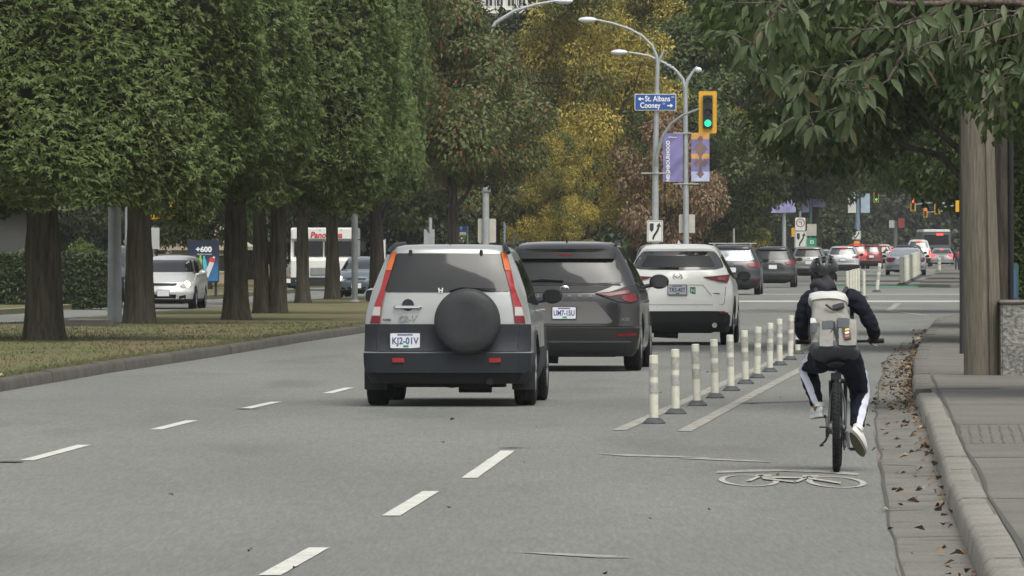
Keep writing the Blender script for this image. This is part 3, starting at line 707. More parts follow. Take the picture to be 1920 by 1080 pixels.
# overhanging cherry branches, close to the camera on the right
B_twig = bark_mat('twig_bark', (0.055, 0.042, 0.034), (0.17, 0.14, 0.12), (30, 30, 30), .5)
L_cherry = leaf_mat('cherry_leaf', [(0, (.046, .070, .028)), (.5, (.076, .106, .046)), (.96, (.120, .148, .075)), (1, (.11, .055, .03))], tl=.4, rough=.45)
def near_leaves(P, T, L, rg):
    """curved leaf with midrib fold: 2x4 quads"""
    n = len(P); T = unit(T); up = unit(np.array([[0, 0, 1.0]]) * .5 + np.array([[0, -1.0, 0]]) * .7 + rand_dir(rg, n) * .55); S = unit(np.cross(T, up)); Nn = np.cross(S, T)
    wid = [.0, .72, 1.0, .62, 0]; pos = [0, .22, .48, .78, 1.0]; drop = [0, .03, .10, .24, .45]; rows = []
    Lc = L[:, None]; W = Lc * .21 * rg.uniform(.7, 1.2, (n, 1))
    for w, p, dd in zip(wid, pos, drop):
        c = P + T * Lc * p - np.array([0, 0, 1.0]) * Lc * dd * .9; e = Nn * W * w * .35
        rows.append((c + S * W * w + e, c, c - S * W * w + e))
    V = np.stack([v for r in rows for v in r], 1).reshape(-1, 3); base = np.arange(n)[:, None] * 15; q = []
    for i in range(4):
        for k in range(2): q.append(base + np.array([[i * 3 + k, i * 3 + k + 1, (i + 1) * 3 + k + 1, (i + 1) * 3 + k]]))
    return V, np.concatenate(q)
def cherry(rootpx, d, branches, label, seed, n_scale=1.0, trunk=True, L0=.078):
    rg = np.random.default_rng(seed); rx = X(rootpx, d); root = empty('cherry_tree', (rx, d, .15)); tag(root, label, 'tree')
    bm = bmesh.new(); PP, TT, LL = [], [], []
    def loc(px, py, dd): return Vector((X(px, dd) - rx, dd - d, Zh(py, dd) - .15))
    for br in branches:
        tw = bmesh.new()
        pts = [loc(*p) for p in br[0]]; r0, r1, dens = br[1:4]
        fine = []
        for a, b in zip(pts, pts[1:]):
            for t in np.linspace(0, 1, 5)[:-1]: fine.append(a.lerp(b, t) + Vector(rg.normal(0, .004, 3)))
        fine.append(pts[-1]); add_tube(tw, fine, [r0 + (r1 - r0) * i / (len(fine) - 1) for i in range(len(fine))], 7)
        Lt = sum((b - a).length for a, b in zip(pts, pts[1:])); n = int(Lt * dens * n_scale)
        for i in range(n):
            u = rg.random() * (len(fine) - 1.001); k = int(u); p = fine[k].lerp(fine[k + 1], u - k); ax = (fine[k + 1] - fine[k]).normalized()
            dr = Vector(rg.normal(size=3)); dr = (dr - ax * dr.dot(ax)).normalized(); t = (ax * rg.uniform(.2, 1.0) + dr * .75 + Vector((0, 0, -.75))).normalized()
            PP.append(p + t * .012); TT.append(t); LL.append(L0 * rg.uniform(.6, 1.25))
            if rg.random() < .35:       # short side spur with more leaves
                sp = p + (dr + Vector((0, 0, -.3))).normalized() * rg.uniform(.06, .16); add_tube(tw, [p, p.lerp(sp, .5) + Vector(rg.normal(0, .006, 3)), sp], [.004, .003, .002], 5)
                for _ in range(4):
                    t2 = (Vector(rg.normal(size=3)) * .7 + (sp - p).normalized() + Vector((0, 0, -.6))).normalized(); PP.append(p.lerp(sp, rg.uniform(.4, 1))); TT.append(t2); LL.append(L0 * rg.uniform(.6, 1.2))
        finish(tw, 'branch', B_twig, root, smooth=60)
    V, Q = near_leaves(np.array(PP), np.array(TT), np.array(LL), rg); lo = raw_mesh('leaves', V, Q, L_cherry, root)
    lo.data.polygons.foreach_set('use_smooth', [True] * len(lo.data.polygons))
    if trunk: trunk_obj('trunk', 3.4, .16, .10, B_dark, root, 9, 1.4, limbs=[((0, 0, 2.6), loc(*branches[0][0][0]), .07, .03), ((0, 0, 2.4), (.8, .6, 4.2), .08, .03), ((0, 0, 2.9), (-.2, -.7, 4.4), .07, .02)])
    return root
cherry(2260, 33, [
    ([(2100, -30, 32), (1920, 6, 32), (1790, 2, 31.6), (1690, 8, 31.4), (1600, -8, 31)], .018, .008, 10),
    ([(2060, -10, 32.4), (1930, 10, 32.2), (1890, 32, 32), (1820, 58, 32), (1760, 76, 32), (1715, 95, 32)], .008, .003, 10),
    ([(1790, 2, 31.6), (1725, 38, 31.6), (1700, 80, 31.5), (1680, 125, 31.5), (1665, 150, 31.4), (1635, 172, 31.4)], .008, .004, 12),
    ([(1635, 172, 31.4), (1600, 160, 31.3), (1560, 145, 31.2), (1510, 133, 31.2), (1490, 122, 31.2)], .004, .002, 62),
    ([(1725, 38, 31.6), (1680, 50, 31.2), (1615, 56, 31), (1560, 52, 31)], .005, .002, 18),
    ([(1700, 80, 31.5), (1650, 100, 31.9), (1590, 116, 32.2), (1530, 128, 32.4)], .004, .002, 22),
    ([(1635, 172, 31.4), (1570, 202, 31.6), (1520, 212, 31.8), (1480, 222, 32)], .004, .002, 26),
    ([(1480, -20, 31), (1450, 30, 31), (1425, 65, 31), (1402, 90, 31)], .005, .002, 50),
    ([(1400, 110, 33), (1440, 140, 33), (1480, 160, 33), (1500, 175, 33)], .003, .002, 45),
    ([(1640, -30, 33), (1560, 0, 33), (1500, 20, 33), (1440, 5, 33), (1370, 5, 33)], .007, .003, 45),
    ([(1920, 60, 34), (1850, 80, 34), (1790, 90, 34), (1740, 110, 34)], .005, .002, 70),
    ([(1960, 20, 34), (1900, 20, 34), (1840, 20, 34), (1770, 40, 34), (1720, 60, 34)], .005, .002, 50),
    ([(1990, 120, 35), (1930, 130, 35), (1880, 150, 35), (1830, 130, 35)], .005, .002, 85),
], 'cherry tree at the right border with long twigs of large drooping leaves hanging into view', 12)
# ------------------------------------------------------------------ vehicles
def paint(name, col, metal=0.4, rough=0.32):
    return mat('paint_' + name, col, rough, metal, coat=0.6)
M_glass = mat('dark_glass', (0.018, 0.020, 0.021), 0.05, 0.0, coat=0.3, spec=0.9)
M_glass2 = mat('tinted_glass', (0.016, 0.018, 0.019), 0.05, 0.0, spec=0.42)
M_plas = mat('black_plastic', (0.017, 0.018, 0.020), 0.5, spec=.3, noise=(8, .15))
M_plasb = mat('slate_plastic', (0.022, 0.026, 0.032), 0.6, spec=.25, noise=(6, .12))
M_rub = mat('tyre_rubber', (0.014, 0.014, 0.015), 0.85, spec=.2, bump=(60, .5), noise=(14, .3))
M_rim = mat('alloy', (0.35, 0.36, 0.37), 0.35, 0.8)
M_chr = mat('chrome', (0.6, 0.61, 0.62), 0.18, 1.0)
M_under = mat('underbody', (0.012, 0.012, 0.013), 0.9)
M_red = mat('red_lens', (0.26, 0.016, 0.018), 0.15, coat=0.5)
M_dred = mat('dark_red_lens', (0.14, 0.008, 0.012), 0.25, spec=.4)
M_amb = mat('amber_lens', (0.48, 0.11, 0.025), 0.2, coat=0.5)
M_clr = mat('clear_lens', (0.42, 0.40, 0.40), 0.15, coat=0.5)
M_lit = mat('lit_brake', (0.8, 0.03, 0.03), 0.3, emis=(1, .05, .05), es=2.2)
M_head = mat('lit_headlamp', (0.9, 0.8, 0.6), 0.2, emis=(1, .80, .50), es=2.5)
M_plate = mat('plate_white', (0.62, 0.64, 0.68), 0.4)
M_platet = mat('plate_blue', (0.05, 0.07, 0.22), 0.5)
M_platef = mat('plate_frame', (0.04, 0.04, 0.045), 0.4)
M_grn = mat('sticker_green', (0.02, 0.25, 0.13), 0.5)
M_wht = mat('white_mark', (0.75, 0.76, 0.76), 0.4)

class Shape:
    """car body as stacked level outlines. rows: z, half width, rear y, front y, rear bow, front bow"""
    def __init__(s, rows, cr=.16, cf=.22, fw=.93):
        s.t = np.array(rows, float); s.cr, s.cf, s.fw = cr, cf, fw
    def at(s, z): return [float(np.interp(z, s.t[:, 0], s.t[:, i])) for i in range(1, 6)]
    def rear(s, x, z):
        w, yr, yf, br, bf = s.at(z); k = max(-.998, min(.998, x / w)); return yr + br * k * k + s.cr * abs(k) ** 9
    def front(s, x, z):
        w, yr, yf, br, bf = s.at(z); k = max(-.998, min(.998, x / (w * s.fw))); return yf - bf * k * k - s.cf * abs(k) ** 7
    def side(s, y, z):
        w, yr, yf, br, bf = s.at(z); y0 = yr + br + s.cr; y1 = yf - bf - s.cf; t = max(0, min(1, (y - y0) / (y1 - y0)))
        return w * s.wf(t)
    def wf(s, t): return 1 + .018 * math.sin(PI * t) - (1 - s.fw) * max(0, (t - .6) / .4) ** 2
    def outline(s, z):
        w, yr, yf, br, bf = s.at(z); P = []
        ks = [-1, -.97, -.92, -.84, -.7, -.45, -.2, 0, .2, .45, .7, .84, .92, .97]
        for k in ks: P.append((k * w, yr + br * k * k + s.cr * abs(k) ** 9))
        y0 = yr + br + s.cr; y1 = yf - bf - s.cf; n = 14
        for i in range(n): t = i / n; P.append((w * s.wf(t), y0 + (y1 - y0) * t))
        for k in ks: P.append((-k * w * s.fw, yf - bf * k * k - s.cf * abs(k) ** 7))
        for i in range(n): t = 1 - i / n; P.append((-w * s.wf(t), y0 + (y1 - y0) * t))
        return P
    def body(s, name, mats, parent, zsplit, wheels, wr, zs=None):
        zz = sorted(set(zs or []) | set(s.t[:, 0])); Z = []
        for a, b in zip(zz, zz[1:]):
            n = max(1, int((b - a) / .055)); Z += [a + (b - a) * i / n for i in range(n)]
        Z.append(zz[-1]); bm = bmesh.new(); rings = [[bm.verts.new((x, y, z)) for x, y in s.outline(z)] for z in Z]; N = len(rings[0])
        for i in range(len(Z) - 1):
            zc = (Z[i] + Z[i + 1]) / 2
            for k in range(N):
                f = bm.faces.new((rings[i][k], rings[i][(k + 1) % N], rings[i + 1][(k + 1) % N], rings[i + 1][k])); f.material_index = 1 if zc < zsplit else 0
        f = bm.faces.new(rings[0][::-1]); f.material_index = 2; bm.faces.new(rings[-1]).material_index = 0
        bmesh.ops.recalc_face_normals(bm, faces=bm.faces); me = bpy.data.meshes.new(name); bm.to_mesh(me); bm.free(); o = link(name, me, mats + [M_under])
        cb = bmesh.new()
        for y in wheels:
            for sx in (-1, 1):
                w = s.side(y, .5); add_lathe(cb, [(wr + .055, sx * (w - .30)), (wr + .055, sx * (w + .25))], 'X', 28, (0, y, wr)); 
        bmesh.ops.recalc_face_normals(cb, faces=cb.faces); cme = bpy.data.meshes.new('c'); cb.to_mesh(cme); cb.free(); cme.materials.append(M_under)
        co = link('c', cme); mo = o.modifiers.new('b', 'BOOLEAN'); mo.object = co; mo.operation = 'DIFFERENCE'; mo.solver = 'EXACT'
        me2 = evaluate_to_mesh(o); bpy.data.objects.remove(o); bpy.data.objects.remove(co)
        me2.name = name; me2.polygons.foreach_set('use_smooth', [True] * len(me2.polygons)); me2.set_sharp_from_angle(angle=R(38))
        ob = link(name, me2, None, parent)
        return ob
    def patch(s, poly, face, m, name, parent, off=.008, depth=.03, cut=.10, bm=None, mi=0, fin=True):
        """thin shell following the body. poly in (x,z) for rear/front, (y,z) for left/right"""
        b = bmesh.new(); vs = [b.verts.new((u, 0, v)) for u, v in poly]; b.faces.new(vs)
        us = [p[0] for p in poly]; vv = [p[1] for p in poly]
        for ax, lo, hi in ((0, min(us), max(us)), (2, min(vv), max(vv))):
            c = cut if ax == 0 else cut; n = int((hi - lo) / c)
            cuts = [lo + (hi - lo) * (i + 1) / (n + 1) for i in range(n)]
            if ax == 0 and face in ('rear', 'front'): cuts += [sg * s.at(sum(vv) / len(vv))[0] * k for sg in (-1, 1) for k in (.84, .92, .97)]
            for c0 in cuts:
                if not lo < c0 < hi: continue
                co = [0, 0, 0]; co[ax] = c0; no = [0, 0, 0]; no[ax] = 1
                bmesh.ops.bisect_plane(b, geom=b.verts[:] + b.edges[:] + b.faces[:], plane_co=co, plane_no=no, dist=1e-5)
        for v in b.verts:
            u, w = v.co.x, v.co.z
            if face == 'rear': v.co = (u, s.rear(u, w) - off, w)
            elif face == 'front': v.co = (u, s.front(u, w) + off, w)
            elif face == 'right': v.co = (s.side(u, w) + off, u, w)
            else: v.co = (-s.side(u, w) - off, u, w)
        r = bmesh.ops.extrude_face_region(b, geom=b.faces[:])
        for g in r['geom']:
            if isinstance(g, bmesh.types.BMVert):
                d = {'rear': (0, depth, 0), 'front': (0, -depth, 0), 'right': (-depth, 0, 0), 'left': (depth, 0, 0)}[face]
                g.co += Vector(d)
        if bm is not None: merge(bm, b, mi); return
        return finish(b, name, m, parent, smooth=40)
def rnd(poly, r=.03, n=3):
    """round the corners of a polygon"""
    out = []; N = len(poly)
    for i in range(N):
        p = Vector(poly[i]); a = Vector(poly[i - 1]) - p; b = Vector(poly[(i + 1) % N]) - p; rr = min(r, a.length * .45, b.length * .45)
        A = p + a.normalized() * rr; B = p + b.normalized() * rr
        for k in range(n + 1):
            t = k / n; q = A * (1 - t) ** 2 + p * 2 * t * (1 - t) + B * t * t; out.append((q.x, q.y))
    return out
def mir(poly): return [(-u, v) for u, v in poly][::-1]
WHEEL = {}
def wheel(parent, x, y, r, w, sx, rim=True):
    key = (round(r, 3), round(w, 3), sx)
    if key not in WHEEL:
        b = bmesh.new(); h = w / 2
        add_lathe(b, [(r * .60, -h * .9), (r * .82, -h), (r * .95, -h * .92), (r, -h * .72), (r, -h * .3), (r * .985, -h * .28), (r * .985, -h * .2), (r, -h * .18), (r, h * .18), (r * .985, h * .2), (r * .985, h * .28), (r, h * .3), (r, h * .72), (r * .95, h * .92), (r * .82, h), (r * .60, h * .9)], 'X', 36, closed=True)
        t = finish(b, 'tyre', M_rub, None, 50); b = bmesh.new(); f = sx * h
        add_lathe(b, [(r * .61, f * .9), (r * .56, f * .55), (r * .56, -f * .5)], 'X', 28)
        for k in range(5):
            a = k / 5 * 2 * PI; c, s_ = math.cos(a), math.sin(a)
            add_tube(b, [(f * .75, c * r * .10, s_ * r * .10), (f * .78, c * r * .57, s_ * r * .57)], [r * .10, r * .065], 6)
        add_lathe(b, [(r * .16, f * .5), (r * .16, f * .86), (r * .02, f * .9)], 'X', 14)
        ri = finish(b, 'rim', M_rim, None, 40); WHEEL[key] = (t.data, ri.data); bpy.data.objects.remove(t); bpy.data.objects.remove(ri)
    e = empty('wheel', (x, y, r)); e.parent = parent
    link('tyre', WHEEL[key][0], None, e); link('rim', WHEEL[key][1], None, e)
    return e
def plate(sh, parent, x, z, txt, w=.305, h=.152, face='rear'):
    y = min(sh.rear(x + a, z + c) for a in (-w / 2, w / 2) for c in (-h / 2, h / 2)) - .034 if face == 'rear' else max(sh.front(x, z + c) for c in (-h / 2, h / 2)) + .022; sg = 1 if face == 'rear' else -1
    b = bmesh.new(); rbox(b, x - w / 2 - .012, x + w / 2 + .012, z - h / 2 - .012, z + h / 2 + .012, y - .004 * sg, y + .06 * sg, .015)
    fr = finish(b, 'licence_plate', M_platef, parent); b = bmesh.new(); rbox(b, x - w / 2, x + w / 2, z - h / 2, z + h / 2, y - .008 * sg, y, .012); p = finish(b, 'plate_face', M_plate, fr)
    if txt:
        text(txt, .098, M_platet, p, (x, y - .010, z - .004), 'plate_number', .001, w * .9, bold=.002)
        b = bmesh.new(); add_box(b, x - .02, x + .035, y - .0095, y - .006, z - h / 2 + .008, z - h / 2 + .03); finish(b, 'plate_decal', M_grn, p)
        b = bmesh.new(); add_box(b, x - .08, x + .08, y - .0095, y - .006, z + h / 2 - .022, z + h / 2 - .008); finish(b, 'plate_header', M_platet, p)
    return fr
def mirror(parent, x, y, z, sx, m, w=.22, h=.17):
    b = bmesh.new(); xc = x + sx * (w / 2 + .06)
    b2 = bmesh.new(); bmesh.ops.create_uvsphere(b2, u_segments=14, v_segments=10, radius=.5)
    for v in b2.verts:
        q = v.co; q.x, q.y, q.z = q.x * w * (1.1), max(-.22, q.y) * .20, q.z * h
        v.co = Vector((xc, y, z)) + q
    merge(b, b2); add_tube(b, [(x - sx * .03, y, z - h * .35), (xc - sx * w * .25, y, z - h * .2)], .028, 8)
    o = finish(b, 'wing_mirror', m, parent, 40); b = bmesh.new(); rbox(b, xc - w * .42, xc + w * .42, z - h * .36, z + h * .36, y - .056, y - .046, .03); finish(b, 'mirror_glass', M_glass2, o)
    return o
def place_car(root, px, py_rear, d_slope, rear_local_y):
    """put the car so that its tyre contact plane reads at pixel row py, heading along the road slope"""
    x, d = G(px, py_rear); yaw = -math.atan(d_slope); fy = Vector((-math.sin(yaw), math.cos(yaw)))
    root.rotation_euler = (0, 0, yaw); root.location = (x - fy.x * rear_local_y, d - fy.y * rear_local_y, 0)

# ---- silver compact off-roader with a spare wheel on its back door
def silver_suv():
    root = empty('silver_car'); tag(root, 'silver off-roader with a covered spare wheel on its back door, nearest car in the traffic', 'car')
    rows = [(.24, .80, -2.16, 2.10, .05, .12), (.36, .855, -2.24, 2.20, .05, .14), (.56, .875, -2.26, 2.22, .05, .14), (.60, .868, -2.19, 2.20, .05, .15), (.86, .862, -2.185, 2.17, .05, .18),
            (.98, .845, -2.17, 1.95, .05, .2), (1.03, .835, -2.165, 1.15, .05, .2), (1.20, .790, -2.13, .92, .05, .12), (1.40, .715, -2.06, .66, .05, .12), (1.585, .640, -1.97, .40, .05, .10),
            (1.62, .610, -1.96, .32, .05, .10), (1.655, .565, -1.92, .18, .06, .08), (1.675, .47, -1.80, .0, .06, .05), (1.682, .3, -1.6, -.2, .05, .02)]
    s = Shape(rows, cr=.10); Psil = paint('silver', (.34, .35, .345), .45, .28)
    s.body('body', [Psil, M_plasb], root, .575, (-1.31, 1.31), .345)
    W = 1.0
    s.patch(rnd([(-.545, 1.59), (.545, 1.59), (.655, 1.20), (.20, 1.185), (-.655, 1.19)], .03), 'rear', M_glass2, 'rear_window', root, .008, .02, .12)
    b = bmesh.new()
    for zz in (): pass
    # back door seams, lower dark door panel, bumper
    s.patch([(-.728, .857), (.728, .857), (.732, .575), (-.732, .575)], 'rear', M_plasb, 'lower_door_panel', root, .018)
    bp = s.patch(rnd([(-.873, .555), (.873, .555), (.865, .40), (.82, .355), (-.82, .355), (-.865, .40)], .02), 'rear', M_plasb, 'rear_bumper', root, .055, .08, .12)
    s.patch([(-.78, .36), (.78, .36), (.72, .245), (-.72, .245)], 'rear', M_under, 'rear_valance', root, .012, .03)
    for sx in (-1, 1):
        s.patch([(sx * .735, .855), (sx * .862, .855), (sx * .868, .575), (sx * .735, .575)][::sx], 'rear', M_plasb, 'corner_panel', root, .014)
        q = lambda a: [(sx * u, v) for u, v in a][::sx]
        lamp = s.patch(q([(.540, 1.600), (.600, 1.600), (.655, 1.41), (.700, 1.22), (.765, 1.05), (.808, .865), (.702, .865), (.688, 1.02), (.648, 1.22), (.585, 1.43)]), 'rear', M_red, 'tail_lamp', root, .020, .05, .09)
        s.patch(q([(.544, 1.594), (.596, 1.594), (.650, 1.415), (.590, 1.415)]), 'rear', M_amb, 'amber_lens', lamp, .026, .02)
        s.patch(q([(.697, 1.035), (.766, 1.035), (.790, .945), (.700, .945)]), 'rear', M_clr, 'clear_lens', lamp, .026, .02)
        s.patch(q([(.702, .935), (.793, .935), (.803, .872), (.705, .872)]), 'rear', M_dred, 'dark_red_lens', lamp, .026, .02)
        yy = s.rear(.5, .46) - .06
        bb = bmesh.new(); rbox(bb, sx * .50 - .062, sx * .50 + .062, .462, .508, yy - .012, yy + .03, .01); finish(bb, 'reflector', M_red, bp)
        f = 'right' if sx > 0 else 'left'
        s.patch(rnd([(-1.98, 1.08), (-1.28, 1.05), (-1.28, 1.50), (-1.72, 1.52)], .06), f, M_glass2, 'quarter_window', root, .006, .02)
        s.patch(rnd([(-1.22, 1.05), (-.36, 1.04), (-.36, 1.53), (-1.22, 1.51)], .05), f, M_glass2, 'side_window', root, .006, .02)
        s.patch(rnd([(-.28, 1.04), (.95, 1.03), (.45, 1.50), (-.28, 1.53)], .05), f, M_glass2, 'side_window', root, .006, .02)
        s.patch([(-.95, .60), (.92, .60), (.92, .38), (-.95, .38)], f, M_plasb, 'sill_cladding', root, .012)
        for y0 in (-1.31, 1.31):
            pts = [(y0 + .44 * math.cos(R(a)), .345 + .44 * math.sin(R(a))) for a in range(0, 181, 15)] + [(y0 + .40 * math.cos(R(a)), .345 + .40 * math.sin(R(a))) for a in range(180, -1, -15)]
            s.patch(pts, f, M_plasb, 'wheel_arch', root, .018, .03, .5)
            wheel(root, sx * .770, y0, .345, .225, sx)
        bb = bmesh.new(); add_box(bb, sx * .77 - .12, sx * .77 + .12, -1.755, -1.74, .17, .42, bev=.006); finish(bb, 'mud_flap', M_plas, root)
        # roof rail
        bb = bmesh.new(); add_tube(bb, [(sx * .625, -1.96, 1.595), (sx * .595, -1.90, 1.645), (sx * .565, -1.7, 1.678), (sx * .555, -.4, 1.692), (sx * .57, .20, 1.65)], [.024, .024, .022, .020, .016], 8); finish(bb, 'roof_rail', M_plas, root)
        for y1, zz in ((-.95, .98), (.12, .98)):
            bb = bmesh.new(); xx = s.side(y1, zz); add_tube(bb, [(sx * xx, y1 - .09, zz), (sx * (xx + .04), y1 - .06, zz + .005), (sx * (xx + .04), y1 + .06, zz + .005), (sx * xx, y1 + .09, zz)], .014, 6); finish(bb, 'door_handle', Psil, root)
        mirror(root, sx * .80, .72, 1.13, sx, M_plasb if sx > 0 else Psil, .20, .17)
        for pl in (-.32, -1.25, .95):
            s.patch([(pl - .004, .42), (pl + .004, .42), (pl + .004, 1.02), (pl - .004, 1.02)], f, M_crackb, 'door_gap', root, .002, .004, .3)
    # spare wheel
    cy = -2.29; bb = bmesh.new(); cx, cz = .215, .885
    add_lathe(bb, [(.02, cy - .135), (.20, cy - .138), (.30, cy - .128), (.328, cy - .105), (.342, cy - .06), (.342, cy + .02), (.325, cy + .06), (.20, cy + .10)], 'Y', 48, (cx, 0, cz))
    finish(bb, 'spare_wheel_cover', mat('cover_vinyl', (.033, .035, .038), .5, spec=.25, bump=(7, .25), noise=(5, .12)), root, 50)
    plate(s, root, -.435, .685, 'KJ2-01V')
    bb = bmesh.new(); yy = s.rear(-.4, 1.02); add_tube(bb, [(-.545, yy - .005, 1.028), (-.535, yy - .035, 1.03), (-.29, yy - .035, 1.03), (-.28, yy - .005, 1.028)], .018, 8); finish(bb, 'door_handle', M_chr, root)
    bb = bmesh.new(); add_lathe(bb, [(.002, yy - .008), (.062, yy - .008), (.062, yy + .02)], 'Y', 20, (-.41, 0, 1.055)); finish(bb, 'handle_recess', M_plasb, root)
    yy = s.rear(-.42, .91) - .01
    text('CR-V', .088, M_chr, root, (-.42, yy, .908), 'model_lettering', .006, .20, bold=.003, shear=.2)
    text('AWD', .03, M_plasb, root, (-.63, yy + .01, .90), 'small_lettering', .003, .085, bold=.001)
    yy = s.rear(-.1, 1.2); bb = bmesh.new()
    for a in ([(-.098, 1.232), (-.085, 1.232), (-.078, 1.18), (-.091, 1.18)], [(-.045, 1.232), (-.058, 1.232), (-.065, 1.18), (-.052, 1.18)], [(-.09, 1.212), (-.053, 1.212), (-.053, 1.200), (-.09, 1.200)]): prism(bb, a, yy - .018 - (.002 if a[0][1] == 1.212 else 0), yy - .004)
    finish(bb, 'emblem', M_wht, root)
    for x in (-.395, .34): 
        bb = bmesh.new(); add_box(bb, x - .018, x + .018, s.rear(x, 1.59) - .022, s.rear(x, 1.59) + .02, 1.535, 1.625, bev=.006); finish(bb, 'glass_hinge', M_plas, root)
    bb = bmesh.new(); add_tube(bb, [(.02, s.rear(0, 1.2) - .01, 1.20), (.14, s.rear(0, 1.24) - .03, 1.235), (.50, s.rear(.4, 1.2) - .03, 1.22)], [.014, .012, .006], 6); finish(bb, 'wiper', M_plas, root)
    bb = bmesh.new(); add_tube(bb, [(0.0, -1.6, 1.68), (0, -1.75, 1.74)], [.008, .004], 5); finish(bb, 'aerial', M_plas, root)
    bb = bmesh.new(); add_lathe(bb, [(.032, -2.22), (.038, -2.22), (.038, -1.9), (.03, -1.9)], 'Y', 14, (.44, 0, .265)); finish(bb, 'exhaust', M_under, root)
    bb = bmesh.new(); add_box(bb, -.62, .62, -2.0, -1.5, .20, .33, bev=.04); add_tube(bb, [(-.6, -1.31, .30), (0, -1.33, .27), (.6, -1.31, .30)], [.05, .09, .05], 8); add_tube(bb, [(.1, -1.8, .25), (.44, -1.8, .25)], .11, 10); finish(bb, 'underbody', M_under, root)
    # windscreen with light coming through is not visible from behind; front end
    s.patch(rnd([(-.60, 1.08), (.60, 1.08), (.52, 1.54), (-.52, 1.54)], .04), 'front', M_glass, 'windscreen', root, .006, .02)
    for sx in (-1, 1): s.patch([(sx * .50, .86), (sx * .78, .88), (sx * .78, .70), (sx * .55, .70)][::sx], 'front', M_clr, 'headlight', root, .012)
    return root
M_galv2 = mat('dull_trim', (.10, .105, .11), .4, .5)
M_crackb = mat('panel_gap', (.01, .01, .01), .9)
car = silver_suv(); place_car(car, 838.5, 763, .050, -2.2); car.location.z = 0

